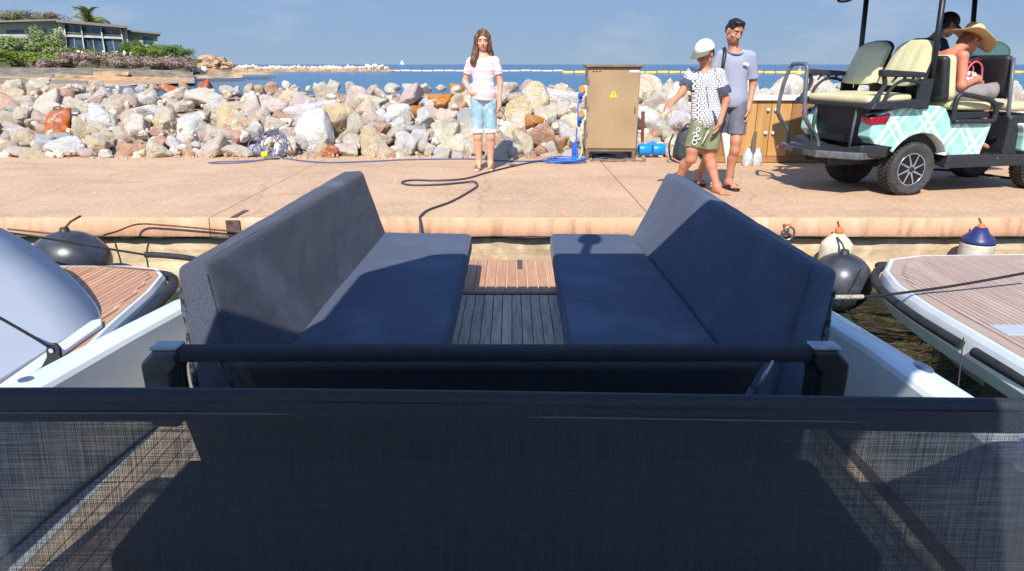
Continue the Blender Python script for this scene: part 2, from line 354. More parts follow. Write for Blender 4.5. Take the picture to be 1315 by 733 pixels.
tag(rust.build('rusty_bracket', mk('rusty_steel', S(110, 84, 70), .8, S(70, 54, 48), 20)), 'rusty steel bracket set into the quay edge by the left joint', 'bracket')
zs = [-.165, -.2, -.24, -.3, -.36, -.42, -.5, -.6, -.8, -1.6]; ys = [QY + .09, QY + .085, QY + .08, QY + .075, QY + .08, QY + .08, QY + .05, QY + .04, QY - .05, QY - .1]
wall_m = M_wall
# wet, weedy band at the waterline
t = wall_m.node_tree; p = t.nodes['Principled BSDF']; src = p.inputs['Base Color'].links[0].from_socket
g = N(t, 'ShaderNodeNewGeometry'); sp = N(t, 'ShaderNodeSeparateXYZ'); t.links.new(g.outputs['Position'], sp.inputs[0])
mr = N(t, 'ShaderNodeMapRange'); mr.inputs[1].default_value = -.52; mr.inputs[2].default_value = -.62; t.links.new(sp.outputs['Z'], mr.inputs[0])
mx = N(t, 'ShaderNodeMix', data_type='RGBA'); mx.inputs[7].default_value = S(74, 72, 34); t.links.new(mr.outputs[0], mx.inputs[0]); t.links.new(src, mx.inputs[6]); t.links.new(mx.outputs[2], p.inputs['Base Color'])
wl = rough_strip(zs, ys, -45, 45, 900, .014, 4); tag(wl.build('quay_wall', wall_m), kind='structure')
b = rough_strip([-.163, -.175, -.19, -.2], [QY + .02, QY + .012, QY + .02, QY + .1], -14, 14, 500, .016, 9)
tag(b.build('quay_lip_shade_strip', M_rubber), kind='structure')  # black strip painting in the shadow line under the lip's overhang

# ================================================================== OUR BOAT
boat = empty('motor_boat', (0, 2, -.68), label='white open motor boat whose stern deck with teak planks fills the foreground', cat='boat')
def bpart(mbd, name, mat, parent=boat, **kw):
    o = mbd.build(name, mat, None, **kw); o.parent = parent
    o.location -= Vector((0, 2, -.68)) if parent is boat else Vector((0, 0, 0)); return o
# bulwarks: cap, inner face, outer face as one moulded section swept along the side
def bulwark(stations, flip):
    b = MB(); k = None; vs = []
    for (y, xo, xi, zt, floor) in stations:
        s = -1 if flip else 1
        ring = [(xo + s * .0, y, -.72), (xo + s * .05, y, -.1), (xo + s * .04, y, zt - .12), (xo + s * .012, y, zt - .02), (xo - s * .01, y, zt), (xo - s * .03, y, zt + .004),
                (xi + s * .03, y, zt + .004), (xi + s * .01, y, zt - .003), (xi, y, zt - .018), (xi, y, zt - .1), (xi - s * .005, y, floor)]
        k = len(ring); vs += ring
    n = len(stations)
    b.add(vs, [(i * k + j, (i + 1) * k + j, (i + 1) * k + j + 1, i * k + j + 1) for i in range(n - 1) for j in range(k - 1)])
    b.add(vs[:k], [tuple(range(k))]); b.add(vs[-k:], [tuple(range(k))[::-1]])
    return b
bpart(bulwark([(-3, -1.68, -1.54, .34, -.1), (-1, -1.68, -1.54, .33, -.1), (1, -1.66, -1.53, .31, -.1), (1.9, -1.615, -1.485, .3, -.1), (2.3, -1.55, -1.43, .3, -.1), (2.7, -1.47, -1.36, .3, -.1), (3.0, -1.4, -1.3, .27, -.1), (3.2, -1.34, -1.26, .15, -.1), (3.3, -1.3, -1.25, -.06, -.1)], True), 'bulwark', M_white, auto=28)
bpart(bulwark([(-3, 1.5, 1.34, .34, -.1), (-1, 1.5, 1.34, .33, -.1), (1, 1.47, 1.3, .31, -.1), (1.8, 1.432, 1.292, .3, -.1), (2.2, 1.39, 1.275, .3, -.1), (2.55, 1.345, 1.22, .3, -.1), (3.0, 1.28, 1.18, .27, -.1), (3.2, 1.22, 1.14, .15, -.1), (3.3, 1.18, 1.13, -.06, -.1)], False), 'bulwark', M_white, auto=28)
b = MB(); b.prism([(-1.56, -3), (1.4, -3), (1.4, 1.5), (1.28, 2.5), (1.17, 3.88), (-1.27, 3.88), (-1.4, 2.5), (-1.5, 1.5)], -.72, -.105); bpart(b, 'hull', M_white)
b = MB(); b.prism([(-1.12, 3.885), (1.05, 3.885), (1.05, 4.6), (.98, 4.68), (-1.05, 4.68), (-1.12, 4.6)], -.3, -.105); bpart(b, 'swim_platform', M_white, bevel=.02)
b = MB(); b.box((-.05, 1.3, -.099), (2.7, 5.1, .012)); b.box((-.035, 4.27, -.099), (2.1, .74, .012), m=1); bpart(b, 'caulking', [M_caulkd, M_caulkw])
def plank_mesh(w, l, h, mat, name):
    b = MB(); e = .0015
    b.add([(-w/2, -l/2, 0), (w/2, -l/2, 0), (w/2, l/2, 0), (-w/2, l/2, 0), (-w/2, -l/2, h - e), (w/2, -l/2, h - e), (w/2, l/2, h - e), (-w/2, l/2, h - e),
           (-w/2 + e, -l/2 + e, h), (w/2 - e, -l/2 + e, h), (w/2 - e, l/2 - e, h), (-w/2 + e, l/2 - e, h)],
          [(0, 1, 5, 4), (1, 2, 6, 5), (2, 3, 7, 6), (3, 0, 4, 7), (4, 5, 9, 8), (5, 6, 10, 9), (6, 7, 11, 10), (7, 4, 8, 11), (8, 9, 10, 11)])
    return b.mesh(name, mat)
pm = plank_mesh(.0515, 2.9, .018, M_teak, 'plank'); pm2 = plank_mesh(.0515, 1.45, .018, M_teak, 'plank')
x = -1.36
while x < 1.2:
    s = 1.0
    for (yc, me) in ((2.41, pm), (.225, pm2)):
        o = link('plank', me, boat, (x - 0, yc - 2, -.098 + .68))
    x += .0555
pm = plank_mesh(.062, .355, .02, M_teakw, 'plank'); pm2 = plank_mesh(.062, .72, .02, M_teakw, 'plank')
x = -1.03
while x < 1.0:
    link('plank', pm2, boat, (x, 4.275 - 2, -.098 + .68)); x += .0685
b = MB(); b.box((-.035, 3.885, -.086), (1.9, .03, .02)); bpart(b, 'hinge_strip', M_black)
b = MB(); b.box((.055, 4.50, -.0765), (.036, .22, .004)); bpart(b, 'hatch_slot', mk('slot_brown', S(92, 70, 70), .8))
# stern bench boxes under the cushions
for s, x0, x1 in ((-1, -.95, -.33), (1, .28, .9)):
    b = MB(); b.box(((x0 + x1) / 2, 3.05, 0), (x1 - x0, 2.15, .19)); bpart(b, 'bench_box', M_gel2, bevel=.02)
    b = MB()                                             # board behind the cushion, following its outer face
    on, of = (-1.06, -.99) if s < 0 else (1.01, .95); tn, tf = (-1.11, -1.027) if s < 0 else (1.066, 1.0)
    b.hexa([(on + s * .03, 2.02, -.08), (tn + s * .03, 2.14, .35), (of + s * .03, 4.2, -.08), (tf + s * .03, 4.2, .35), (on + s * .002, 2.02, -.08), (tn + s * .002, 2.14, .35), (of + s * .002, 4.2, -.08), (tf + s * .002, 4.2, .35)])
    bpart(b, 'backrest_shell', M_white, bevel=.01)
# pop-up cleats / fuel cap on the right cap
b = MB(); b.lathe([(.001, 0), (.05, 0), (.052, .006), (.04, .012), (.001, .013)], (0, 0, 0), 20)
o = bpart(b, 'deck_fitting', M_alu, smooth=False); o.location = Vector((1.382, 2.02, .305)) - Vector((0, 2, -.68)); o.scale = (.4, .9, .5)
o = bpart(MB().lathe([(.001, 0), (.035, 0), (.036, .004), (.001, .006)], (0, 0, 0), 20), 'deck_fitting', M_alu); o.location = Vector((-1.57, 1.93, .305)) - Vector((0, 2, -.68)); o.scale = (.6, .6, .6)
# hardtop overhead (its shadow lies on the cushions) on posts behind the camera
b = MB(); b.prism([(-.70, 1.98), (-.82, 1.96), (-1.14, 1.6), (-1.16, .95), (-1.27, .7), (-1.45, .3), (-1.5, -.3), (-1.45, -2.6), (.78, -2.6), (.78, .0), (1.0, .35), (1.42, .6), (1.42, 1.2), (1.3, 1.75), (1.1, 1.95), (.9, 1.98)], 2.0, 2.07)
bpart(b, 'hardtop', M_white, bevel=.02)
for x, y in ((-1.42, -.5), (.74, -.5), (-1.4, -2.3), (.74, -2.3)):
    b = MB(); b.tube([(x, y, -.08), (x * .98, y, 2.02)], .035, 12); bpart(b, 'hardtop_post', M_alu, smooth=True)
b = MB(); b.lathe([(.001, 0), (.05, 0), (.045, .03), (.028, .06), (.028, .3), (.04, .34), (.07, .36), (.075, .42), (.062, .5), (.06, .51), (.001, .52)], (.06, 1.9, 2.07), 20); bpart(b, 'masthead_light', M_white, auto=40)

# ---- cushions
def cushion(name, c8, r, mat, parent, res=.03, amp=.004, seed=0, crown=.0):
    """rounded box whose eight corners are C8[i][j][k]; real bulges and wrinkles, not only bump"""
    C = {(i, j, k): Vector(c8[i * 4 + j * 2 + k]) for i in (0, 1) for j in (0, 1) for k in (0, 1)}
    Ls = [(C[1, 0, 0] - C[0, 0, 0]).length, (C[0, 1, 0] - C[0, 0, 0]).length, (C[0, 0, 1] - C[0, 0, 0]).length]
    def axis(Ln):
        n = max(2, int((Ln - 2 * r) / res)); a = [0, r * .3, r * .65] + [r + (Ln - 2 * r) * i / n for i in range(n + 1)] + [Ln - r * .65, Ln - r * .3, Ln]; return a
    A = [axis(l) for l in Ls]; idx = {}; vs = []; fs = []
    def vert(i, j, k):
        key = (i, j, k)
        if key in idx: return idx[key]
        p = Vector((A[0][i], A[1][j], A[2][k])); q = Vector([min(max(p[a], r), Ls[a] - r) for a in range(3)]); d = p - q
        if d.length > 1e-9: p = q + d.normalized() * r
        u = [p[a] / Ls[a] for a in range(3)]
        w = Vector((0, 0, 0))
        for (a, b_, c), cc in C.items():
            w += cc * (u[0] if a else 1 - u[0]) * (u[1] if b_ else 1 - u[1]) * (u[2] if c else 1 - u[2])
        nrm = d.normalized() if d.length > 1e-9 else Vector((0, 0, 0))
        ex = (C[1, 0, 0] - C[0, 0, 0]).normalized(); ey = (C[0, 1, 0] - C[0, 0, 0]).normalized(); ez = (C[0, 0, 1] - C[0, 0, 0]).normalized()
        nw = ex * nrm.x + ey * nrm.y + ez * nrm.z
        nse = mn.fractal(w * 3.1 + Vector((seed, 0, 0)), 1, 2, 3) * amp + abs(mn.noise(w * 11 + Vector((seed, 5, 1)))) * amp * .8
        fl = crown * (1 - (2 * u[0] - 1) ** 4) * (1 - (2 * u[1] - 1) ** 4) if abs(nrm.z) > .5 else 0
        w += nw * (nse + fl)
        idx[key] = len(vs); vs.append(w); return idx[key]
    n = [len(a) - 1 for a in A]
    for ax in range(3):
        o1, o2 = [a for a in range(3) if a != ax]
        for side in (0, n[ax]):
            for i in range(n[o1]):
                for j in range(n[o2]):
                    q = []
                    for di, dj in ((0, 0), (1, 0), (1, 1), (0, 1)):
                        k = [0, 0, 0]; k[ax] = side; k[o1] = i + di; k[o2] = j + dj; q.append(vert(*k))
                    fs.append(tuple(q))
    b = MB(); b.add(vs, fs); o = b.build(name, mat, None, smooth=True); o.parent = parent
    if parent: o.location -= parent.location
    return o
M_vel = mk('hook_strip', S(96, 96, 100), .95, S(30, 30, 34), 60, 4, .4, .6, .9, 120, .01)
for s in (-1, 1):
    nm = 'left' if s < 0 else 'right'
    root = empty('bench_cushion_set', ((-.6 if s < 0 else .55), 3.1, .08), label=f'{nm} stern bench of navy blue cushions, ' + ('nearer the coiled blue hose side' if 0 else ('its leaning backrest in grazing sun' if s < 0 else 'with the round lamp shadow on its seat')), cat='bench', group='facing stern benches')
    if s < 0:
        xi, xj0, xj1 = -.262, -.905, -.855            # inner edge, back junction near / far
        seat = [(xj0 + .006, 1.96, .09), (xj0 + .006, 1.96, .22), (xj1 + .006, 4.27, .09), (xj1 + .006, 4.27, .22), (xi, 1.96, .09), (xi, 1.96, .22), (xi, 4.23, .09), (xi, 4.23, .22)]
        # [i across thickness][j along Y][k up]
        back = [(-1.05, 1.97, .15), (-1.19, 2.24, .588), (-.98, 4.27, .15), (-1.085, 4.27, .618), (-.868, 1.93, .15), (-1.065, 2.2, .622), (-.815, 4.27, .15), (-.957, 4.27, .625)]
    else:
        xi0, xi, xj0, xj1 = .215, .252, .845, .785
        seat = [(xi0, 1.96, .09), (xi0, 1.96, .22), (xi, 4.23, .09), (xi, 4.23, .22), (xj0 - .006, 1.96, .09), (xj0 - .006, 1.96, .22), (xj1 - .006, 4.22, .09), (xj1 - .006, 4.22, .22)]
        back = [(.825, 1.93, .15), (1.04, 2.19, .615), (.765, 4.22, .15), (.985, 4.24, .615), (1.00, 1.97, .15), (1.155, 2.23, .575), (.94, 4.22, .15), (1.09, 4.24, .6)]
    cushion('seat_cushion', seat, .032, M_fab, root, .035, .003, 3 + s)
    for (a_, c_) in ((5, 7), (1, 5)) if s < 0 else ((1, 3), (1, 5)):
        A_, B_ = Vector(seat[a_]), Vector(seat[c_]); inn = (Vector(seat[1]) + Vector(seat[3]) + Vector(seat[5]) + Vector(seat[7])) / 4
        pts = [A_.lerp(B_, .02 + .96 * i / 30) for i in range(31)]; pts = [q_ + Vector((math.copysign(.014, inn.x - q_.x) if a_ + c_ != 6 else 0, .012 if a_ + c_ == 6 else 0, -.0075)) for q_ in pts]
        b = MB(); b.tube(pts, .003, 6); o = b.build('piping', M_fab2, None, smooth=True); o.parent = root; o.location -= root.location
    cushion('backrest_cushion', back, .030, M_fab2 if s < 0 else M_fab, root, .03, .0035, 8 + s)
    # ragged hook-and-loop strip under the outer near edge
    e0, e1 = (Vector(back[0]), Vector(back[1])) if s < 0 else (Vector(back[4]), Vector(back[5]))
    pts = [e0.lerp(e1, f) + Vector((-s * .006 + random.uniform(-.004, .004), random.uniform(-.004, .006), 0)) for f in [i / 14 for i in range(13)]]
    b = MB(); b.tube(pts, [(.009 + random.uniform(-.003, .004)) for _ in pts], 6); o = b.build('fixing_strip', M_vel, None); o.parent = root; o.location -= root.location
    # piped seam along the top edges
    e_ = 4 if s < 0 else 0; pts = [Vector(back[e_]).lerp(Vector(back[e_ + 1]), .12 + .8 * i / 20) + Vector((-s * -.0, .004, 0)) + Vector((s * .008, 0, 0)) for i in range(21)]
    b = MB(); b.tube(pts, .0035, 6); o = b.build('piping', M_fab2, None, smooth=True); o.parent = root; o.location -= root.location
    for a, c in ((1, 3), (5, 7)) :
        A_, B_ = Vector(back[a]), Vector(back[c]); off = Vector((.012 if a == 1 else -.012, 0, -.006)) 
        n = 30; pts = [A_.lerp(B_, i / n) + off * 1.1 for i in range(1, n)]
        b = MB(); b.tube(pts, .0035, 6); o = b.build('piping', M_fab2, None, smooth=True); o.parent = root; o.location -= root.location

# ---- folding backrest bar of stretched screen fabric in front of the cushions
bar = empty('folding_backrest', (-.05, 1.84, .3), label='low black mesh backrest with rounded metal end brackets across the boat, behind the big screen', cat='backrest')
def onbar(o): o.parent = bar; o.location -= bar.location; return o
yb, zt_, zb_ = 1.84, .455, .285
prof = []
for k in range(14):
    a = math.pi * 2 * k / 14; prof.append((.026 * math.cos(a), .026 * math.sin(a)))
b = MB(); b.prism([(-.018, -.026), (-.023, -.018), (-.023, .010), (-.016, .017), (.014, .019), (.02, .012), (.02, -.026)], -1.04, .94, 'x'); b.v = [(x_, y_ + yb, z_ + zt_ - .012) for x_, y_, z_ in b.v]; onbar(b.build('top_band', M_hem, None, auto=50))
b = MB(); b.tube([(-1.05, yb + .012, .265), (.95, yb + .012, .265)], .014, 12); onbar(b.build('lower_tube', M_black, None, smooth=True))
M_barfab = mk('bar_screen_fabric', S(22, 27, 38), .5, S(32, 38, 50), 200, 2, bump=.3, bs=400, bd=.001, stretch=(1, 1, 6))
b = MB()
A = [(-.862 + 1.625 * i / 30, yb - .019, zt_ - .03) for i in range(31)]; Bq = [(-.80 + 1.50 * i / 30, yb - .012, .27) for i in range(31)]
b.sheet(A, Bq, 4)
A = [(-1.04 + 1.98 * i / 30, yb + .002, .272) for i in range(31)]; Bq = [(-1.0 + 1.90 * i / 30, yb + .03 + .008 * math.sin(i / 30 * math.pi), -.03) for i in range(31)]
b.sheet(A, Bq, 4); onbar(b.build('mesh_panel', M_barfab, None, smooth=True, solid=.004))
for s in (-1, 1):
    xc = -.05 + s * 1.06
    # rounded end bracket
    ring = [(xc - s * .11, yb, zt_ - .012), (xc - s * .045, yb, zt_ - .012), (xc - s * .015, yb, zt_ - .035), (xc, yb + .004, zt_ - .075), (xc + s * .004, yb + .008, .32), (xc + s * .002, yb + .015, .2)]
    fx = lambda q: [(-.05 + s * (x_), z_) for x_, z_ in q]
    b = MB(); b.prism(fx([(.95, .458), (1.025, .458), (1.068, .415), (1.068, .2), (.98, .2), (.98, .385), (.955, .41)]), yb - .034, yb + .034, 'y'); onbar(b.build('end_bracket', M_dmetal if s < 0 else M_black, None, bevel=.012, seg=3))
    b = MB(); rg = crom(ring, 5)
    vs = []
    for p_ in rg:
        for dy, dz in ((-.03, -.012), (-.022, .012), (.022, .012), (.03, -.012), (.022, -.062), (-.022, -.062)):
            i = rg.index(p_); tdir = (rg[min(i + 1, len(rg) - 1)] - rg[max(0, i - 1)]).normalized(); nn = Vector((0, 1, 0)).cross(tdir)
            vs.append(p_ + Vector((0, dy, 0)) + nn * dz * (-s))
    n = len(rg); b.add(vs, [(i * 6 + k, i * 6 + (k + 1) % 6, (i + 1) * 6 + (k + 1) % 6, (i + 1) * 6 + k) for i in range(n - 1) for k in range(6)] + [tuple(range(6)), tuple((n - 1) * 6 + k for k in range(6))])
    b = MB(); b.box((xc - s * .068, yb, zt_ + .0075), (.085, .056, .013)); onbar(b.build('polished_cap', M_alu, None, bevel=.005))
    # inner hook of the bracket and the slanted stay beside the open corner
    b = MB(); b.tube(crom([(xc - s * .115, yb, zt_ - .035), (xc - s * .105, yb, zt_ - .06), (xc - s * .100, yb + .004, .33), (xc - s * .105, yb + .01, .2)], 5), .011, 8); onbar(b.build('bracket_arm', M_black, None, smooth=True))
    b = MB(); b.tube([(xc - s * .225, yb - .02, zt_ - .03), (xc - s * .275, yb - .012, .27)], .006, 8); onbar(b.build('stay_rod', M_alu if s > 0 else M_black, None, smooth=True))
    b = MB(); b.hexa([(xc - s * .19, yb + .01, .43), (xc - s * .27, yb + .02, .2), (xc - s * .19, yb + .016, .43), (xc - s * .27, yb + .026, .2), (xc - s * .27, yb + .01, .43), (xc - s * .27, yb + .02, .2), (xc - s * .27, yb + .016, .43), (xc - s * .28, yb + .026, .2)]); 
# dark upholstered helm seats between the bar and the screen, half seen through it
M_dark = mk('charcoal_upholstery', S(34, 38, 50), .9, S(24, 27, 36), 60, 3, bump=.3, bs=200, bd=.002)
for x0, x1 in ((-1.02, .94),):
    rt = empty('aft_seat', ((x0 + x1) / 2, 1.62, -.08), label='wide low charcoal seat seen through the big screen, behind it the black mesh backrest', cat='seat')
    c8 = [(x0, 1.36, .02), (x0, 1.36, .1), (x0, 1.80, .02), (x0, 1.80, .1), (x1, 1.36, .02), (x1, 1.36, .1), (x1, 1.80, .02), (x1, 1.80, .1)]
    cushion('seat_pad', c8, .025, M_dark, rt, .05, .002, x0)
    b = MB(); b.box(((x0 + x1) / 2, 1.58, -.03), (x1 - x0 - .04, .36, .10)); o = b.build('seat_box', M_dark, None, bevel=.01); o.parent = rt; o.location -= rt.location

# ---- big foreground screen: tube in a hem, fabric hanging from it
scr = empty('mesh_screen', (0, 1.3, .1), label='wide dark see-through mesh screen stretched across the whole foreground', cat='screen')
def onscr(o): o.parent = scr; o.location -= scr.location; return o
def top(x): return .598 - .0105 * (x + 1.12) / 1.12 * (1 if x > -9 else 0) - .0035 * math.sin(x * 2.1) + .004 * math.cos(x * 1.4)
xs = [-1.36 + 2.7 * i / 90 for i in range(91)]
b = MB(); b.tube([(x, 1.3, top(x) - .02) for x in xs], .0185, 16); onscr(b.build('hem', M_hem, None, smooth=True))
b = MB(); b.tube([(x, 1.282, top(x) - .052) for x in xs], .0022, 6); onscr(b.build('hem_seam', mk('pale_stitching', S(80, 88, 100), .8), None, smooth=True))
rows = [(1.2825, -.022), (1.281, -.05), (1.283, -.075), (1.27, -.2), (1.25, -.35), (1.225, -.5), (1.2, -.64)]
b = MB(); vs = []
for x in xs:
    for y, dz in rows: vs.append((x, y + .004 * math.sin(x * 5 + dz * 9), top(x) + dz))
k = len(rows); b.add(vs, [(i * k + j, (i + 1) * k + j, (i + 1) * k + j + 1, i * k + j + 1) for i in range(90) for j in range(2, k - 1)]); onscr(b.build('mesh_fabric', M_screen, None, smooth=True))
b = MB(); b.add(vs, [(i * k + j, (i + 1) * k + j, (i + 1) * k + j + 1, i * k + j + 1) for i in range(90) for j in range(0, 2)]); onscr(b.build('hem_band', M_hem, None, smooth=True))
for s in (-1, 1):
    b = MB(); b.tube([(s * 1.345 - .01, 1.3, .58), (s * 1.345 - .01, 1.24, -.09)], .018, 10); onscr(b.build('side_post', M_black, None, smooth=True))

# ================================================================== NEIGHBOUR BOATS
DZ = -.2
def bxy(o, root): o.parent = root; o.location -= root.location; return o
rb = empty('moored_motor_boat', (4.2, 3, WZ), label='white motor boat on the right with a sun-bleached teak swim platform and black rub rail', cat='boat', group='boats moored either side')
edge = [(2.66, 2.4), (2.655, 3.3), (2.66, 4.0), (2.70, 4.45), (2.80, 4.78), (3.0, 5.08), (3.3, 5.19), (4.2, 5.23), (7, 5.25)]
poly = [(2.68, -1.0)] + edge + [(7, -1.0)]
def offs(pl, d):                                          # shrink plan outline towards the boat's middle
    c = Vector((5.2, 1.5)); out = []
    for q in pl:
        v = Vector(q[:2]) - c; l = v.length; out.append(tuple(c + v * ((l - d) / l)))
    return out
b = MB(); low = [(x + max(0, .22 - .02 * i), y - max(0, .1 + .03 * i)) for i, (x, y) in enumerate(poly)]
n = len(poly)
def skirt(b, A, za, Bp, zb): 
    n = len(A); b.add([(p[0], p[1], za) for p in A] + [(p[0], p[1], zb) for p in Bp], [(i, (i + 1) % n, n + (i + 1) % n, n + i) for i in range(n)])
skirt(b, offs(poly, .02), DZ, poly, DZ - .03); skirt(b, poly, DZ - .03, offs(poly, -.03), DZ - .14); skirt(b, offs(poly, -.03), DZ - .14, offs(poly, .04), DZ - .24); skirt(b, offs(poly, .04), DZ - .24, offs(poly, .35), DZ - .34); skirt(b, offs(poly, .35), DZ - .34, offs(poly, .7), WZ - .2)
b.add([(p[0], p[1], DZ) for p in offs(poly, .02)], [tuple(range(n))])
bxy(b.build('hull', M_white, auto=35), rb)
b = MB(); bxy(b.add([(p[0], p[1], DZ + .004) for p in offs(poly, .165)], [tuple(range(n))]).build('caulking', M_caulkd), rb)
b = MB(); bxy(b.add([(p[0], p[1], DZ + .002) for p in offs(poly, .05)], [tuple(range(n))]).build('margin_board', M_teakr), rb)
def inset_len(x):                                          # far end of a plank at this x
    pts = offs(edge, .12)
    for (ax, ay), (bx_, by_) in zip(pts[:-1], pts[1:]):
        if ax <= x <= bx_ and bx_ > ax: return ay + (by_ - ay) * (x - ax) / (bx_ - ax)
    return 5.1
x = 2.80; i = 0
while x < 5.9:
    y1 = inset_len(x) - .05; y0 = 3.0 if x < 3.1 else 2.6
    if y1 > y0:
        me = plank_mesh(.0345, y1 - y0, .006, M_teakr, 'plank'); o = link('plank', me, rb, Vector((x, (y0 + y1) / 2, DZ + .003)) - rb.location)
    x += .0405
b = MB(); ed = offs(edge, -.02); pts = [(x, y, DZ - .085) for x, y in ed]
for seg_, nm in ((crom([(2.7, 2.4, DZ - .1), (2.66, 3.0, DZ - .09), (2.635, 3.46, DZ - .085)], 8), 1), (crom([(2.625, 3.56, DZ - .085), (2.62, 4.0, DZ - .085), (2.665, 4.45, DZ - .085), (2.765, 4.8, DZ - .085), (2.97, 5.1, DZ - .085), (3.2, 5.2, DZ - .085), (5, 5.27, DZ - .085)], 8), 2)):
    b = MB(); b.tube(seg_, .029, 12); bxy(b.build('rub_rail', M_rubber, auto=50), rb)
b = MB(); b.tube([(2.60, 3.52, DZ - .02), (2.62, 3.5, DZ - .32)], .004, 6); bxy(b.build('hull_seam', M_caulkd), rb)
for z, w in ((-.47, .035), (-.545, .02)):
    b = MB(); b.tube([(2.735, 3.4, z), (2.74, 2.9, z), (2.76, 2.0, z)], w / 2, 6); bxy(b.build('waterline_stripe', M_white, None), rb)
b = MB(); b.prism([(2.69, 3.4), (2.69, 1.0), (2.9, 1.0), (2.9, 3.4)], -.62, -.42); bxy(b.build('dark_hull_band', M_rubber), rb)
b = MB(); b.hexa([(2.98, 1.0, DZ), (3.2, 1.0, .2), (3.0, 3.32, DZ + .005), (3.2, 3.2, .12), (5.5, 1.0, DZ), (5.5, 1, .3), (5.5, 3.32, DZ + .005), (5.5, 3.2, .3)]); bxy(b.build('coaming', M_gel2, bevel=.04, seg=4), rb)
b = MB(); b.box((2.95, 3.56, DZ + .006), (.26, .16, .012)); bxy(b.build('deck_hatch', M_gel2, bevel=.004), rb)

lb = empty('moored_motor_boat', (-4.2, 3, WZ), label='white motor boat on the left with high shaded coaming and warm teak swim platform', cat='boat', group='boats moored either side')
ledge = [(-6.5, 4.92), (-3.5, 4.9), (-2.95, 4.9), (-2.68, 4.82), (-2.56, 4.66), (-2.47, 4.3), (-2.38, 3.7), (-2.28, 3.2), (-2.22, 2.2), (-2.22, -1)]
lpoly = ledge + [(-6.5, -1)]
def offl(pl, d):
    c = Vector((-5, 1.5)); out = []
    for q in pl:
        v = Vector(q[:2]) - c; l = v.length; out.append(tuple(c + v * ((l - d) / l)))
    return out
b = MB(); n = len(lpoly)
skirt(b, offl(lpoly, .02), DZ, lpoly, DZ - .03); skirt(b, lpoly, DZ - .03, lpoly, DZ - .16); skirt(b, lpoly, DZ - .16, offl(lpoly, .1), DZ - .24); skirt(b, offl(lpoly, .1), DZ - .24, offl(lpoly, .4), DZ - .34); skirt(b, offl(lpoly, .4), DZ - .34, offl(lpoly, .7), WZ - .2)
b.add([(p[0], p[1], DZ) for p in offl(lpoly, .02)], [tuple(range(n))]); bxy(b.build('hull', M_white, auto=35), lb)
b = MB(); bxy(b.add([(p[0], p[1], DZ + .004) for p in offl(lpoly, .12)], [tuple(range(n))]).build('caulking', M_caulkw), lb)
b = MB(); bxy(b.add([(p[0], p[1], DZ + .002) for p in offl(lpoly, .045)], [tuple(range(n))]).build('margin_board', M_teakw), lb)
x = -2.46
pts = offl(ledge, .11)
while x > -4.4:
    y1 = 4.8
    for (ax, ay), (bx_, by_) in zip(pts[:-1], pts[1:]):
        if ax <= x <= bx_: y1 = ay + (by_ - ay) * (x - ax) / max(1e-6, bx_ - ax)
    y0 = 3.75 if x < -2.62 else 3.2
    if y1 - y0 > .1: link('plank', plank_mesh(.034, y1 - y0, .006, M_teakw, 'plank'), lb, Vector((x, (y0 + y1) / 2, DZ + .003)) - lb.location)
    x -= .044
b = MB(); b.tube(crom([(-2.9, 4.94, DZ - .08), (-2.66, 4.87, DZ - .08), (-2.52, 4.68, DZ - .08), (-2.43, 4.3, DZ - .08), (-2.36, 3.9, DZ - .08)], 8), .036, 12); bxy(b.build('rub_rail', M_rubber, auto=50), lb)
b = MB(); b.tube(crom([(-2.35, 3.84, DZ - .08), (-2.27, 3.3, DZ - .08), (-2.2, 2.4, DZ - .08), (-2.2, 0, DZ - .08)], 8), .033, 12); bxy(b.build('rub_rail', M_rubber, auto=50), lb)
A = crom([(-2.5, 3.72, DZ), (-2.6, 3.86, DZ + .03), (-2.78, 4.03, DZ + .09), (-3.0, 4.2, DZ + .17), (-3.22, 4.33, DZ + .26), (-3.4, 4.4, DZ + .34), (-3.75, 4.5, DZ + .44), (-4.3, 4.6, DZ + .52)], 6)
Bv = [p_ + Vector((.12 - .05 * (p_.x + 2.5), -5.2, .0 + .25 * max(0, -(p_.x + 2.5)))) for p_ in A]
b = MB(); b.sheet(A, Bv, 12); o = bxy(b.build('coaming', M_gel2, smooth=True, solid=.05), lb)
b = MB(); b.tube([p_ + Vector((0, .012, 0)) for p_ in A], .014, 8); bxy(b.build('coaming_edge', M_white, smooth=True), lb)
b = MB(); b.prism([(-2.46, 3.7), (-2.4, 3.6), (-2.24, 1), (-2.3, 1), (-2.5, 3.66)], DZ - .0, DZ + .03); bxy(b.build('toe_rail', M_white, bevel=.01), lb)
# black chainplate with eye and its rope
cp = empty('mooring_plate', (-2.28, 3.02, -.12), label='black cast plate with an eye, bolted on the left boat beside the white bulwark', cat='mooring fitting')
pl = []
prof = [(-.11, -.10), (.16, -.10), (.12, -.055), (.055, -.03), (.03, .0), (.03, .05), (.012, .075), (-.018, .075), (-.035, .05), (-.035, .01), (-.07, -.05)]
b = MB(); b.prism(prof, -.012, .012, 'y'); bxy_o = b.build('plate', M_black, cp, bevel=.006); bxy_o.rotation_euler = (R(-12), 0, R(8))
b = MB(); b.lathe([(.001, -.003), (.014, -.003), (.014, .004), (.001, .004)], (.03, -.016, -.062), 12, 'y'); b.build('bolt', M_alu, cp)
b = MB(); b.lathe([(.001, -.002), (.012, -.002), (.012, .002), (.001, .002)], (-.003, -.014, .045), 12, 'y'); b.build('eye', M_gel2, cp)
b = MB(); b.tube(crom([(-2.285, 3.0, -.05), (-2.36, 2.98, .03), (-2.52, 2.95, .17), (-2.72, 2.9, .33)], 6), .0075, 8); tag(b.build('rope', M_rope_b, smooth=True), 'thin black rope running up left from the black cast plate', 'rope')
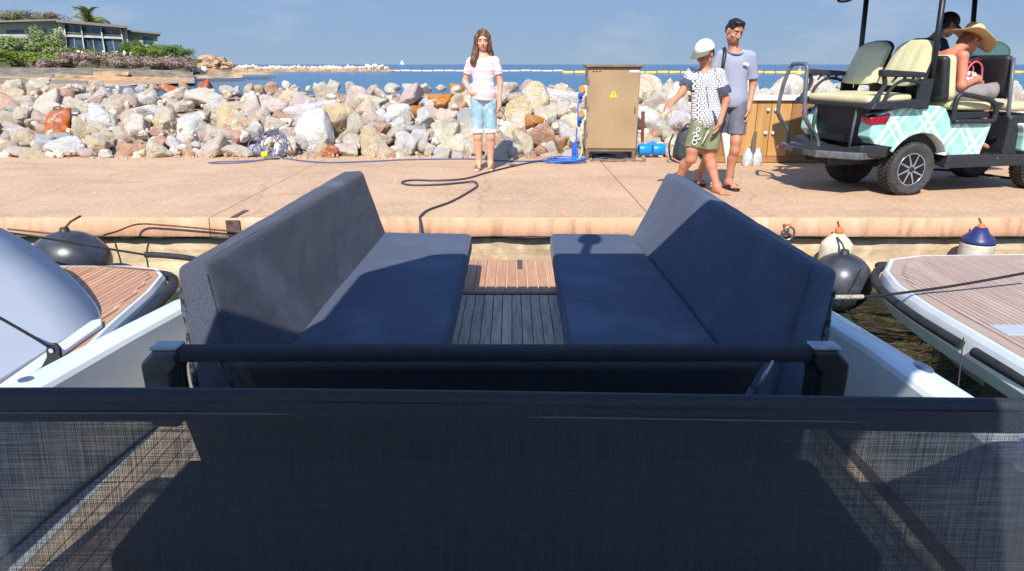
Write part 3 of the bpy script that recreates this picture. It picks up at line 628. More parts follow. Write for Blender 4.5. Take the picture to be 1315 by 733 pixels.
# ================================================================== ROCK BANK BEHIND THE QUAY
def rock_mat():
    m = bpy.data.materials.new('limestone'); m.use_nodes = True; t = m.node_tree; p = t.nodes['Principled BSDF']; p.inputs['Roughness'].default_value = .9; p.inputs['Specular IOR Level'].default_value = .25
    oi = N(t, 'ShaderNodeObjectInfo'); tc = N(t, 'ShaderNodeTexCoord')
    cx = N(t, 'ShaderNodeCombineXYZ'); [t.links.new(oi.outputs['Random'], cx.inputs[i]) for i in range(3)]
    sc = N(t, 'ShaderNodeVectorMath', operation='SCALE'); sc.inputs['Scale'].default_value = 53.0; t.links.new(cx.outputs[0], sc.inputs[0])
    ad = N(t, 'ShaderNodeVectorMath', operation='ADD'); t.links.new(tc.outputs['Object'], ad.inputs[0]); t.links.new(sc.outputs[0], ad.inputs[1]); v = ad.outputs[0]
    def nz(s, d, r=.6, dist=0.0):
        n = N(t, 'ShaderNodeTexNoise', i_Scale=s, i_Detail=d, i_Roughness=r, i_Distortion=dist); t.links.new(v, n.inputs['Vector']); return n.outputs[0]
    def rng(s, a, b, c=0.0, d=1.0):
        n = N(t, 'ShaderNodeMapRange'); n.inputs[1].default_value = a; n.inputs[2].default_value = b; n.inputs[3].default_value = c; n.inputs[4].default_value = d; t.links.new(s, n.inputs[0]); return n.outputs[0]
    def mix(f, a, b, bt='MIX'):
        n = N(t, 'ShaderNodeMix', data_type='RGBA', blend_type=bt); t.links.new(f, n.inputs[0])
        for s, i in ((a, 6), (b, 7)):
            if isinstance(s, tuple): n.inputs[i].default_value = s
            else: t.links.new(s, n.inputs[i])
        return n.outputs[2]
    base = oi.outputs['Color']
    hv = N(t, 'ShaderNodeHueSaturation'); t.links.new(base, hv.inputs['Color']); t.links.new(rng(nz(3.0, 6), .3, .7, .9, 1.16), hv.inputs['Value']); t.links.new(rng(nz(1.6, 3), .3, .7, .8, 1.2), hv.inputs['Saturation'])
    c = mix(rng(nz(1.7, 5, .65, .6), .52, .64, 0, .75), hv.outputs[0], S(244, 236, 222))
    c = mix(rng(nz(2.3, 5, .6, .4), .58, .70, 0, .5), c, S(222, 156, 92))
    c = mix(rng(nz(4.5, 5, .7, .3), .60, .72, 0, .4), c, S(176, 158, 144))
    c = mix(rng(nz(26, 3), .58, .72, 0, .35), c, S(170, 146, 124))
    t.links.new(c, p.inputs['Base Color'])
    b1 = N(t, 'ShaderNodeBump', i_Strength=1.0, i_Distance=.09); t.links.new(nz(9, 9, .72), b1.inputs['Height'])
    vo = N(t, 'ShaderNodeTexVoronoi', feature='DISTANCE_TO_EDGE', i_Scale=3.6); t.links.new(v, vo.inputs['Vector'])
    b2 = N(t, 'ShaderNodeBump', i_Strength=.5, i_Distance=.03); t.links.new(rng(vo.outputs['Distance'], 0, .05), b2.inputs['Height']); t.links.new(b1.outputs[0], b2.inputs['Normal'])
    t.links.new(b2.outputs[0], p.inputs['Normal'])
    return m
M_rock = rock_mat()
def rock_mesh(seed, sub=4, planes=15):
    rnd = random.Random(seed); bm = bmesh.new(); bmesh.ops.create_icosphere(bm, subdivisions=sub, radius=1)
    P = []
    for _ in range(planes - 5):
        n = Vector((rnd.gauss(0, 1), rnd.gauss(0, 1), rnd.gauss(0, 1))).normalized(); P.append((n, rnd.uniform(.46, .80)))
    off = Vector((seed * 3.7, 1.1, seed * 1.3))
    for v in bm.verts:
        d = v.co.normalized(); ds = [h / max(.06, n.dot(d)) for n, h in P if n.dot(d) > .05]
        k = 60.0; r = -math.log(sum(math.exp(-k * min(q, 2.2)) for q in ds + [1.34])) / k
        r += mn.fractal(d * 1.4 + off, 1, 2, 5) * .045 + mn.ridged_multi_fractal(d * 2.2 + off, 1, 2.2, 4, 1, 2) * .04 + mn.fractal(d * 6 + off, .7, 2, 4) * .036
        v.co = d * r
    q_ = [max(abs(v.co[i]) for v in bm.verts) for i in range(3)]; f_ = 3 / sum(q_)
    for v in bm.verts: v.co *= f_
    me = bpy.data.meshes.new('rock'); 
    for f in bm.faces: f.smooth = True
    for e in bm.edges:
        if e.calc_face_angle(0) > R(9): e.smooth = False
    bm.to_mesh(me); bm.free(); me.materials.append(M_rock); return me
RM = [rock_mesh(i + 1, 4) for i in range(22)] + [rock_mesh(60 + i, 3, 9) for i in range(8)]
RCOL = dict(W=(S(248, 243, 234), 'white'), C=(S(244, 228, 202), 'cream'), T=(S(242, 216, 176), 'tan'), P=(S(240, 216, 198), 'pinkish'), G=(S(212, 208, 202), 'grey'),
            B=(S(224, 200, 170), 'brown'), R=(S(236, 182, 148), 'terracotta'), O=(S(228, 126, 74), 'orange-red'), Y=(S(242, 228, 186), 'yellow'), K=(S(232, 152, 66), 'deep orange'))
RS = 6.665
PAN = {
(0, 100): "20,160,110,110,C;80,110,90,60,T;340,108,330,80,C;560,160,150,110,R;290,165,190,90,R;130,215,320,150,C;410,235,270,210,C;130,295,260,50,G;250,325,180,110,W;335,320,70,90,G;60,370,150,100,C;140,340,70,60,C;160,385,60,60,P;260,400,110,70,P;90,440,230,90,P;480,405,330,220,O;410,540,240,130,G;570,530,190,150,G;690,455,120,200,T;790,490,120,90,T;40,530,100,120,P;120,520,110,90,C;210,530,200,130,T;60,620,150,100,B;220,640,200,120,C;330,620,120,90,P;430,640,110,90,P;610,625,290,150,W;730,650,150,90,P;840,600,230,150,T;920,670,120,60,W;720,280,190,170,C;900,365,280,180,W;660,95,120,100,W;820,90,150,90,P;720,165,150,120,C;860,185,190,120,P;1000,230,280,120,B;600,310,130,90,G;920,490,130,120,Y;960,550,100,70,B;1060,530,110,70,R;1060,600,180,100,C",
(160, 100): "150,95,120,85,W;40,135,130,60,W;370,85,230,65,O;250,95,90,70,P;510,65,100,55,R;690,95,210,85,O;40,225,130,120,B;150,190,180,130,W;240,180,120,140,T;430,150,330,130,C;880,110,160,70,C;970,105,80,60,W;1060,130,180,110,T;240,290,240,100,W;60,335,160,120,C;390,250,130,90,P;510,250,130,110,C;720,200,330,140,C;900,250,250,125,T;1090,270,160,210,W;720,290,130,90,C;590,420,320,270,W;910,385,350,130,T;320,400,260,190,T;100,470,290,160,C;270,490,140,90,R;280,560,190,120,R;80,625,190,120,R;430,580,120,120,W;400,530,100,90,C;600,580,100,60,W;690,510,100,70,P;720,535,70,60,C;770,520,60,50,W;900,440,110,60,R;940,490,260,100,R;530,640,130,100,R;300,650,260,100,C;750,635,300,140,P;980,640,240,120,C",
(320, 100): "190,95,140,100,R;50,120,160,90,T;130,240,300,200,P;40,290,110,200,P;370,90,90,60,W;280,105,70,50,W;365,175,230,190,T;640,145,340,140,C;710,75,180,80,C;590,88,90,50,C;860,98,140,90,C;890,200,220,140,P;1060,130,190,140,P;480,310,340,170,W;750,400,260,320,T;690,265,170,110,P;220,420,190,190,C;330,470,130,150,C;550,520,320,300,W;320,610,240,170,C;60,490,160,110,W;50,640,130,90,G;690,640,140,90,O;840,620,270,120,C;870,560,180,70,C;1000,290,190,150,P;1060,330,130,130,C;1010,500,160,240,P;930,440,120,220,C;1070,600,260,220,T;870,320,120,120,C",
(480, 100): "40,140,150,140,P;160,80,150,90,W;310,80,140,60,W;435,80,140,100,W;320,160,300,160,P;560,85,130,70,C;700,100,170,120,K;540,210,200,150,K;700,215,170,110,T;385,285,160,50,K;770,240,90,100,R;180,250,140,90,P;230,330,260,180,W;60,370,160,130,W;620,340,260,180,P;440,360,220,130,W;370,455,240,150,G;570,440,140,100,C;730,440,100,90,R;780,360,120,150,G;620,560,330,130,C;280,590,240,190,W;190,490,140,120,C;80,440,120,120,R;150,670,110,50,R;440,580,110,90,C;480,650,100,90,T;560,640,130,60,W;670,672,190,60,W;850,590,170,200,C;800,460,90,70,C;980,600,110,180,C",
(640, 100): "70,620,150,190,G;60,530,100,90,G;250,75,140,80,P;100,100,160,80,C;150,170,160,130,P;60,160,100,120,C;330,240,310,180,Y;480,180,380,150,W;480,90,110,70,P;600,120,150,110,R;150,310,270,180,T;300,400,210,130,K;450,370,100,70,G;560,280,180,160,C;540,430,150,120,P;370,510,290,200,R;180,470,100,70,R;220,570,150,190,C;150,645,150,120,C;530,570,120,180,R;620,500,140,220,W;370,640,100,100,R;470,630,130,120,C;300,675,110,60,R",  # first two greys hold the woman's cast shadow in their colour
(815, 100): "130,150,230,150,C;290,115,170,130,C;380,130,130,120,P;150,240,230,110,C;150,390,280,190,W;320,220,160,140,P;330,300,130,150,P;420,240,130,140,W;420,380,160,200,W;190,500,120,90,R;270,520,90,120,C;80,510,100,100,C;30,600,90,90,C;200,575,180,70,W",
}
BS, BY0 = .287, 9.52
def on_bank(u, v):
    x, y = u - 657.5, 366.5 - v
    dx, dy, dz = x, CF * math.cos(CP) + y * math.sin(CP), y * math.cos(CP) - CF * math.sin(CP)
    den = dz - BS * dy
    if abs(den) < 1e-6: return None
    t = (-BS * BY0 - CH + 0) / den if False else (-BS * BY0 + 0 - CH) / den
    return Vector((dx * t, dy * t, CH + dz * t)), t
rnd = random.Random(11); cov = []; rocks = []
def put_rock(u, v, w, h, col, auto=False):
    q = on_bank(u, v)
    P, t = q; t = abs(t)
    sx, sz = w * t / 2, h * t / 2
    dep = (sx + sz) / 2 * rnd.uniform(.9, 1.15)
    big = max(w, h) > 26
    me = RM[rnd.randrange(22)] if big else RM[22 + rnd.randrange(8)]
    o = link('rock', me)
    bst = 1.3 if v > 126 else 1.0
    tilt = rnd.uniform(-.45, .45) if abs(w - h) < .5 * max(w, h) else rnd.uniform(-.22, .22)
    M = Matrix.Rotation(tilt, 3, 'Y') @ Matrix.Diagonal((sx * bst, dep * 1.12, sz * bst * 1.03)) @ Matrix.Rotation(rnd.uniform(0, 6.28), 3, (rnd.gauss(0, 1), rnd.gauss(0, 1), rnd.gauss(0, 1)))
    # keep object space metric-ish for the texture: bake shape into a scale/rotation pair
    e = M.to_4x4(); loc, rot, sca = e.decompose()
    o.matrix_world = Matrix.Translation(P + Vector((0, dep * .15, -.0))) @ e
    c = RCOL[col][0]; j = rnd.uniform(.94, 1.08)
    o.color = (min(1, c[0] * j), min(1, c[1] * j * rnd.uniform(.97, 1.03)), min(1, c[2] * j * rnd.uniform(.93, 1.07)), 1)
    rocks.append(dict(o=o, u=u, v=v, w=w, h=h, c=RCOL[col][1], x=P.x, y=P.y, z=P.z)); cov.append((u, v, w / 2, h / 2))
for (ox, oy), txt in PAN.items():
    for it in txt.split(';'):
        a = it.split(','); u, v, w, h = [float(q) / RS for q in a[:4]]; put_rock(u + ox, v + oy, w, h, a[4])
def covered(u, v, f=.8): return any(((u - a) / (c * f)) ** 2 + ((v - b_) / (d * f)) ** 2 < 1 for a, b_, c, d in cov)
tries = 0
while len(rocks) < 296 and tries < 6000:
    tries += 1
    u = rnd.uniform(-40, 1360) if rnd.random() < .45 else rnd.uniform(-20, 900); v = rnd.uniform(116 if u > 340 else 121, 203)
    if u > 890: v = rnd.uniform(112, 130)
    if 745 < u < 830 and v > 130: continue
    if covered(u, v, .72): continue
    s = rnd.uniform(12, 26) * (1.5 if u > 890 else 1) * (1.9 if u < -5 else 1)
    put_rock(u, v + 1.5, s * rnd.uniform(1, 1.4), s * .85, rnd.choice('WWCCCTPRW'), True)
# extra boulders outside and behind what the photo shows, as one mass
mb_ = MB(); r2 = random.Random(21)
for _ in range(150):
    X_ = r2.choice((r2.uniform(2.2, 10), r2.uniform(-13, -8.6), r2.uniform(-.9, 2.0))); Y_ = r2.uniform(9.75, 12.9)
    if -1 < X_ < 2.2 and Y_ < 10: continue
    s_ = r2.uniform(.16, .32); me = RM[22 + r2.randrange(8)]; Mx = Matrix.Rotation(r2.uniform(0, 6), 3, (r2.gauss(0, 1), r2.gauss(0, 1), r2.gauss(0, 1))); c = Vector((X_, Y_, BS * (Y_ - BY0) - .06 - (.0 if X_ > 2.2 or X_ < -8 else .1)))
    mb_.add([c + (Mx @ v.co) * s_ for v in me.vertices], [tuple(p_.vertices) for p_ in me.polygons])
o = mb_.build('boulder_mass', M_rock, auto=14); o.color = S(226, 204, 176); tag(o, 'cream boulders packed behind the counter and the golf cart', 'boulders', kind='stuff')
# small stones wedged between the boulders
SR = [rock_mesh(120 + i, 2, 10) for i in range(6)]; mb_ = MB(); r2 = random.Random(33)
for _ in range(380):
    Y_ = 9.6 + 3.0 * r2.random() ** 1.2; X_ = r2.uniform(-9.5, 3.2)
    if .95 < X_ < 1.85 and Y_ < 9.9: continue
    s_ = r2.uniform(.035, .11); me = SR[r2.randrange(6)]; Mx = Matrix.Rotation(r2.uniform(0, 6), 3, (r2.gauss(0, 1), r2.gauss(0, 1), r2.gauss(0, 1))); c = Vector((X_, Y_, BS * (Y_ - BY0) + r2.uniform(-.06, .05)))
    mb_.add([c + (Mx @ v.co) * s_ for v in me.vertices], [tuple(p_.vertices) for p_ in me.polygons])
o = mb_.build('small_stones', M_rock, auto=10); o.color = S(240, 222, 196); tag(o, 'small cream stones wedged between the boulders of the bank', 'stones', kind='stuff')
# labels: size, colour, shape, place on the bank, nearest landmark
LM = [(-60, 'past the left frame edge'), (10, 'at far left'), (90, 'below the house'), (180, 'below the low wing'), (270, 'left of the coiled hose'), (350, 'near the coiled hose'), (430, 'above left backrest'), (520, 'left of the woman'), (600, 'beside the woman'), (700, 'left of the cabinet'), (790, 'behind the cabinet'), (850, 'left of the capped boy'), (940, 'behind the boys'), (1020, 'behind the counter'), (1180, 'behind the golf cart'), (1330, 'right of the golf cart')]
buckets = {}
for r in rocks:
    s = max(r['w'], r['h']); size = 'huge' if s > 42 else 'large' if s > 32 else 'middle-sized' if s > 21 else 'small'
    ar = r['w'] / r['h']; shp = 'flat long' if ar > 1.9 else 'tall' if ar < .75 else 'chunky'
    row = 'on the crest' if r['v'] < 124 else 'in the upper bank' if r['v'] < 147 else 'in the middle bank' if r['v'] < 176 else 'at the quay edge'
    lm = min(LM, key=lambda q: abs(q[0] - r['u']))[1]
    buckets.setdefault((size, r['c'], shp, row, lm), []).append(r)
ORD = ['leftmost', 'second', 'third', 'fourth', 'fifth', 'sixth']
for (size, c, shp, row, lm), rs in buckets.items():
    rs.sort(key=lambda q: q['u'])
    for i, r in enumerate(rs):
        base = f'{size} {shp} {c} rock {row} {lm}'
        if len(rs) > 1: base = f'{ORD[min(i, 5)]} {size} {shp} {c} rock {row} {lm}'
        tag(r['o'], base, 'rock', 'rocks of the sea-defence bank')
# rubble core under the boulders
b = MB(); nx, ny = 240, 26; vs = []
for i in range(nx + 1):
    for j in range(ny + 1):
        x = -16 + 32 * i / nx; y = 9.55 + 6.5 * j / ny
        z = BS * (y - BY0) - .12 if y < 12.6 else BS * 3.1 - .12 - (y - 12.6) * .55
        vs.append((x, y, z + .09 * mn.fractal(Vector((x * 2.3, y * 2.3, 0)), 1, 2, 4)))
b.add(vs, [(i * (ny + 1) + j, (i + 1) * (ny + 1) + j, (i + 1) * (ny + 1) + j + 1, i * (ny + 1) + j + 1) for i in range(nx) for j in range(ny)])
tag(b.build('rubble_bank', mk('rubble', S(186, 164, 140), .95, S(130, 112, 96), 6, 6, bump=.8, bs=30, bd=.03)), kind='structure')
b = MB(); rr = random.Random(4)
for _ in range(420):                                       # chips and pebbles caught between the boulders and the slab edge
    x = rr.uniform(-7, 4.5); y = rr.uniform(9.4, 9.72) if rr.random() < .6 else rr.uniform(9.7, 12.2); s = rr.uniform(.008, .026)
    z = max(0, BS * (y - BY0)) + s * .3
    c8 = [Vector((x + s * dx * rr.uniform(.6, 1.1), y + s * dy * rr.uniform(.6, 1.1), z + s * dz * rr.uniform(.4, .9))) for dx in (-1, 1) for dy in (-1, 1) for dz in (-1, 1)]
    b.hexa(c8)
tag(b.build('stone_chips', mk('stone_chip', S(206, 184, 158), .9, S(160, 130, 108), 3, 4)), 'scattered stone chips along the foot of the rock bank', 'stone chips', kind='stuff')

# ================================================================== FAR SHORE ON THE LEFT
M_ledge = mk('pale_shore_rock', S(198, 160, 118), .9, S(136, 116, 98), .5, 7, .4, .62, .8, 2.5, .2, col3=S(214, 182, 140), v3=.9, coord='Object', stretch=(1, 1, 3))
M_ledgeg = mk('grey_terrace_stone', S(148, 138, 124), .95, S(104, 96, 86), .8, 7, .35, .65, .8, 3, .15, col3=S(158, 148, 134), v3=2, stretch=(.6, .6, 4))
M_soil = mk('headland_soil', S(112, 110, 78), .95, S(84, 88, 58), .8, 6, .4, .6, .6, 2, .2)
def ledge(name, pts, Y0, Y1, mat, seed, amp=.35, **kw):
    """pts: (u, v_top, v_bottom) along the shore seen at distance Y0; runs back to Y1"""
    b = MB(); P = []
    for a, c in zip(pts[:-1], pts[1:]):
        n = max(1, int(abs(c[0] - a[0]) / 4))
        for i in range(n): P.append([a[k] + (c[k] - a[k]) * i / n for k in range(3)])
    P.append(pts[-1]); vs = []
    for u, vt, vb in P:
        T = at(u, vt, Y0); B = at(u, vb, Y0); rows = []
        for f in (0, .25, .5, .75, 1):
            q = B.lerp(T, f); n = mn.fractal(q * .35 + Vector((seed, 0, 0)), 1, 2, 4) * amp; q = q + Vector((0, -abs(n) * 1.3 * (1 - f) + n * .4, n * .25)); rows.append(q)
        for f in (.02, .3, 1): 
            q = Vector((T.x * (1 + (Y1 - Y0) * f / Y0), T.y + (Y1 - Y0) * f, T.z)); q.z += mn.fractal(q * .3, 1, 2, 4) * amp * .3; rows.append(q)
        vs += rows
    k = 8; b.add(vs, [(i * k + j, (i + 1) * k + j, (i + 1) * k + j + 1, i * k + j + 1) for i in range(len(P) - 1) for j in range(k - 1)])
    return tag(b.build(name, mat, auto=40), kind='structure')
ledge('headland', [(-200, 60, 95), (0, 66, 92), (120, 71, 92), (190, 75, 92), (235, 83, 96), (252, 90, 98)], 92, 102, M_soil, 1, .5)
ledge('terrace_wall', [(-200, 84, 104), (0, 86, 102), (150, 88, 100), (235, 91, 99), (248, 93, 100)], 86, 96, M_ledgeg, 2, .15)
ledge('terrace_wall', [(-200, 92, 112), (0, 94, 110), (60, 94, 108), (130, 95, 106), (250, 97, 103)], 83, 88, M_ledgeg, 3, .2)
ledge('shore_ledge', [(-200, 99, 122), (0, 100, 120), (40, 100, 119), (90, 101, 118), (130, 104, 116), (150, 106, 112)], 76, 84, M_ledge, 4, .35)
ledge('shore_ledge', [(-200, 112, 118), (0, 112, 118), (60, 112.5, 117), (100, 113, 117), (128, 114, 117)], 53, 82, M_ledge, 14, .25)
ledge('shore_ledge', [(-200, 105, 111), (20, 105, 111), (70, 106, 111), (112, 107, 110)], 64, 80, M_ledgeg, 15, .25)  # darker grey here stands in for shade streaks between the pale shelves
ledge('shore_ledge', [(118, 107, 110), (165, 107.5, 109.5), (200, 106, 108), (250, 104.5, 106.2)], 66, 84, M_ledge, 16, .2)
ledge('shore_ledge', [(70, 96, 104), (88, 97, 104), (140, 97, 104), (165, 99, 105), (200, 99, 104), (240, 100, 103)], 80, 84, M_ledge, 5, .2)
ledge('shore_ledge', [(120, 92, 96), (165, 92, 97)], 82, 85, M_ledge, 6, .15)
ledge('shore_ledge', [(180, 96, 101), (250, 97, 101), (300, 96, 100), (312, 97, 99)], 84, 90, M_ledge, 7, .2)
ledge('shore_ledge', [(242, 84, 95), (262, 87, 95), (300, 91, 95), (345, 93, 96)], 96, 104, M_ledge, 8, .3)
ledge('far_jetty', [(268, 89, 94), (300, 91, 94), (335, 92, 95), (352, 93, 95)], 110, 116, M_ledgeg, 9, .2)
ledge('far_mole', [(255, 88, 93), (400, 88, 92), (500, 89.5, 91.6), (507, 90.5, 91.4)], 195, 205, M_ledge, 10, .4)
# rubble crest of the far mole: rocks one can still tell apart
mr_mesh = [rock_mesh(80 + i, 2, 8) for i in range(4)]
rnd = random.Random(3); k = 0
for i in range(120):
    u = 285 + 215 * (i + rnd.random() * .8) / 120; hump = 1.0 + (1.6 if 470 < u < 495 else 0) + (.8 if u < 330 else 0)
    for lay in range(1):
        v = 87.6 - rnd.uniform(0, 3.4) * hump * .42
        P = at(u, v, 196 + rnd.uniform(-1, 3)); s = rnd.uniform(.28, .6)
        o = link('far_rock', rnd.choice(mr_mesh), None, P, (rnd.uniform(0, 6), rnd.uniform(0, 6), rnd.uniform(0, 6)), (s * 1.2, s, s * .8)); c = RCOL[rnd.choice('CPTC')][0]; o.color = c
        tag(o, 'pale boulder on the crest of the far mole at the horizon', 'rock', 'boulders of the far mole')
# knoll at the shore
b = MB(); bm = bmesh.new(); bmesh.ops.create_icosphere(bm, subdivisions=5, radius=1)
for v in bm.verts:
    d = v.co.copy(); v.co = Vector((d.x * 2.7, d.y * 3, max(-.2, d.z) * 1.5)) * (1 + .28 * mn.fractal(d * 2.5, 1, 2, 6))
me = bpy.data.meshes.new('knoll'); bm.to_mesh(me); bm.free(); me.materials.append(M_ledge)
o = link('rocky_knoll', me, None, at(272, 86, 100)); tag(o, 'low rocky knoll at the tip of the headland', 'rock')

# ---- plants of the headland
def leaf_mat(name, c1, c2):
    m = mk(name, c1, .75, c2, 1.2, 4, .35, .65, rnd=.12, spec=.2); return m
LM_ = dict(green=leaf_mat('shrub_green', S(112, 132, 66), S(80, 104, 50)), olive=leaf_mat('shrub_olive', S(152, 158, 110), S(116, 124, 80)), lime=leaf_mat('shrub_lime', S(140, 156, 66), S(104, 124, 48)),
           mauve=leaf_mat('shrub_mauve', S(176, 150, 138), S(134, 118, 100)), dry=leaf_mat('tree_dry_olive', S(136, 128, 82), S(98, 94, 58)), palm=leaf_mat('palm_green', S(152, 160, 92), S(112, 124, 66)))
M_bark = mk('bark', S(110, 92, 74), .9, S(76, 62, 50), 6, 4, bump=.6, bs=14)
def leaf_cloud(seed, n, size, lobes=12):
    r = random.Random(seed); b = MB()
    L_ = [(Vector((r.uniform(-.72, .72), r.uniform(-.6, .6), r.uniform(-.1, .55))), r.uniform(.24, .44)) for _ in range(lobes)]
    for _ in range(n):
        c, rad = r.choice(L_); d = Vector((r.gauss(0, 1), r.gauss(0, 1), r.gauss(0, 1))).normalized(); p = c + d * rad * r.uniform(.55, 1.08)
        if p.z < -.35: continue
        nrm = (d + Vector((r.uniform(-.8, .8), r.uniform(-.8, .8), r.uniform(-.3, .9)))).normalized(); a = nrm.orthogonal().normalized(); a = Matrix.Rotation(r.uniform(0, 6.28), 3, nrm) @ a; c2 = nrm.cross(a); s = size * r.uniform(.6, 1.4)
        b.add([p - a * s, p + c2 * s * .5, p + a * s, p - c2 * s * .5], [(0, 1, 2, 3)])
    return b
BM = {}
def shrub(u, vb, w, h, kind, Y, label, group, name='shrub', cat='shrub'):
    key = (kind, hash((u * 7) // 3) % 3)
    if key not in BM: BM[key] = leaf_cloud(key[1] + len(BM) * 10, 2600, .06).mesh('foliage', LM_[kind])
    t = Y / 890.0; P = at(u, vb, Y)
    root = empty(name, P, 0, label, cat, group)
    o = link('foliage', BM[key], root, (0, 0, h * t * .38)); o.scale = (w * t * .78, w * t * .55, h * t * 1.05); o.rotation_euler = (0, 0, (u * 1.7) % .8 - .4)
    b = MB()
    for q in range(3): b.tube([(q * .1 - .1, 0, -.3), ((q - 1) * w * t * .12, 0, h * t * .5)], [.05, .02], 5)
    b.build('stem', M_bark, root); return root
plants = [(-60, 72, 70, 24, 'olive'), (-15, 74, 60, 20, 'green'), (12, 72, 50, 18, 'olive'), (40, 76, 50, 24, 'green'), (64, 62, 28, 20, 'olive'), (66, 76, 36, 16, 'olive'), (30, 82, 50, 16, 'lime'), (62, 84, 40, 12, 'lime'), (88, 78, 34, 14, 'green'), (5, 84, 36, 18, 'green'),
          (74, 88, 34, 11, 'mauve'), (98, 82, 30, 12, 'mauve'), (126, 86, 36, 14, 'mauve'), (150, 87, 34, 13, 'mauve'), (172, 87, 32, 12, 'mauve'), (195, 87, 34, 12, 'mauve'), (222, 88, 34, 13, 'mauve'), (240, 89, 20, 9, 'mauve'),
          (110, 78, 30, 8, 'olive'), (138, 76, 28, 8, 'olive'), (168, 73, 18, 16, 'green'), (178, 72, 28, 14, 'green'), (192, 74, 24, 12, 'lime'), (212, 76, 30, 14, 'green'), (230, 77, 26, 11, 'green'), (245, 83, 16, 6, 'green')]
kinds = dict(green='dark green', olive='grey-olive', lime='bright lime', mauve='mauve flowering')
cnt = {}
for u, vb, w, h, kd in sorted(plants):
    i = cnt.get(kd, 0); cnt[kd] = i + 1; Y = 88.5 if kd == 'mauve' else (90 if kd == 'lime' else 93)
    where = 'past the left frame edge' if u < -10 else 'at far left' if u < 25 else 'left of the glass house' if u < 78 else 'before the glass house' if u < 150 else 'under the low wing' if u < 200 else 'on the right slope'
    if u > -10: lab = f'{["first", "second", "third", "fourth", "fifth", "sixth", "seventh", "eighth", "ninth", "tenth", "eleventh", "twelfth"][i]} {kinds[kd]} shrub from the left, {where}'
    else: lab = f'{kinds[kd]} shrub {where}'
    shrub(u, vb, w, h, kd, Y, lab, 'headland shrubs')
for u, w, h, lb_ in ((22, 44, 19, 'left spreading olive-brown tree behind the grey roof'), (52, 50, 18, 'right spreading olive-brown tree behind the grey roof')):
    key = ('dry', int(u)); P = at(u, 38, 112); t = 112 / 900
    root = empty('tree', P, 0, lb_, 'tree', 'trees behind the house')
    me = leaf_cloud(int(u), 2600, .05, 14).mesh('crown', LM_['dry']); o = link('crown', me, root, (0, 0, h * t * .55)); o.scale = (w * t * .62, w * t * .5, h * t * .8)
    b = MB(); b.tube([(0, 0, -3), (.1, 0, 0), (.0, 0, h * t * .4)], [.22, .18, .1], 7)
    for k in range(5): b.tube([(0, 0, -.5), ((k - 2) * w * t * .13, .2, h * t * .55)], [.1, .03], 5)
    b.build('trunk', M_bark, root)
# palm
P = at(117, 40, 110); t = 110 / 900
root = empty('palm_tree', P, 0, 'date palm with feathery crown rising behind the glass house', 'palm tree')
b = MB(); b.tube([(0, 0, -4), (0, 0, 0), (.05, 0, 1.0)], [.3, .28, .32], 9); b.build('trunk', M_bark, root, smooth=True)
fm = MB(); sp = [Vector((0, 0, 0)), Vector((.7, 0, .55)), Vector((1.5, 0, .75)), Vector((2.2, 0, .45)), Vector((2.65, 0, -.1))]; cs = crom(sp, 5); fm.tube(cs, .025, 4)
for i, q in enumerate(cs[1:]):
    f = i / len(cs); ln = .85 * (1 - .6 * abs(f - .35))
    for s in (-1, 1):
        for k2 in (0, .33, .66):
            q2 = q + (cs[min(i + 2, len(cs) - 1)] - q) * k2; tip = q2 + Vector((.3 * ln, s * ln * .75, -.28 * ln)); fm.add([q2, q2 + Vector((.07, 0, 0)), tip], [(0, 1, 2)])
fme = fm.mesh('frond', LM_['palm']); rnd = random.Random(8)
for i in range(34):
    o = link('frond', fme, root, (0, 0, 1.0)); el = rnd.uniform(-.55, 1.0); o.rotation_euler = (rnd.uniform(-.2, .2), -el, i * 2.399); s = rnd.uniform(.82, 1.08); o.scale = (s * 1.15, s * 1.15, s * 1.15)
# ---- the glass-fronted house
M_hw = mk('house_render', S(196, 192, 180), .85, S(170, 166, 156), 1, 4); M_hg = mk('house_trim_grey', S(120, 122, 118), .7); M_roof = mk('flat_roof_edge', S(124, 116, 108), .8)
M_glass = mk('dark_window_glass', S(44, 62, 78), .06, S(66, 88, 104), .6, 2, spec=.8); M_blind = mk('green_grey_cladding', S(176, 180, 160), .85, S(156, 160, 140), 2, 4)
house = empty('glass_front_house', at(118, 68, 98), 0, 'low modern house with slanting glass front and thin flat roof on the headland', 'house')
def hp(o): o.parent = house; o.location -= house.location; return o
def quadbox(b, corners, depth, m=0):
    c = [Vector(q) for q in corners]; mid_ = sum(c, Vector()) / 4; d = Vector((mid_.x, mid_.y, 0)).normalized() * depth; b.add(c + [q + d for q in c], [(0, 1, 2, 3), (7, 6, 5, 4), (0, 4, 5, 1), (1, 5, 6, 2), (2, 6, 7, 3), (3, 7, 4, 0)], m); return b
HY = 98
def hq(pts, Y=HY): return [at(u, v, Y) for u, v in pts]
b = MB(); quadbox(b, hq([(75, 70), (75, 26), (163, 34), (166, 72)], HY + .5), 9); hp(b.build('wall', M_hw))
b = MB(); quadbox(b, hq([(-60, 66), (-60, 33), (76, 27), (78, 66)], HY + 1.4), 9); hp(b.build('wall', M_blind))
b = MB(); quadbox(b, hq([(72, 28.2), (72, 24.4), (165, 33), (164, 36)], HY - .9), 11); hp(b.build('roof', M_roof))
b = MB(); quadbox(b, hq([(-60, 30), (-60, 28), (73, 23.8), (73, 26.5)], HY - .2), 11); hp(b.build('roof', M_roof))
b = MB(); quadbox(b, hq([(158, 70), (160, 38), (202, 42), (203, 72)], HY + 3), 7); hp(b.build('wall', M_blind))
b = MB(); quadbox(b, hq([(157, 39.5), (157, 37.2), (207, 42), (206, 44)], HY + 2), 9); hp(b.build('roof', M_roof))
b = MB(); quadbox(b, hq([(-60, 46), (-60, 43.6), (44, 44.2), (44, 46.8)], HY - 1.5), 1.5); hp(b.build('balcony_rail', M_hw))
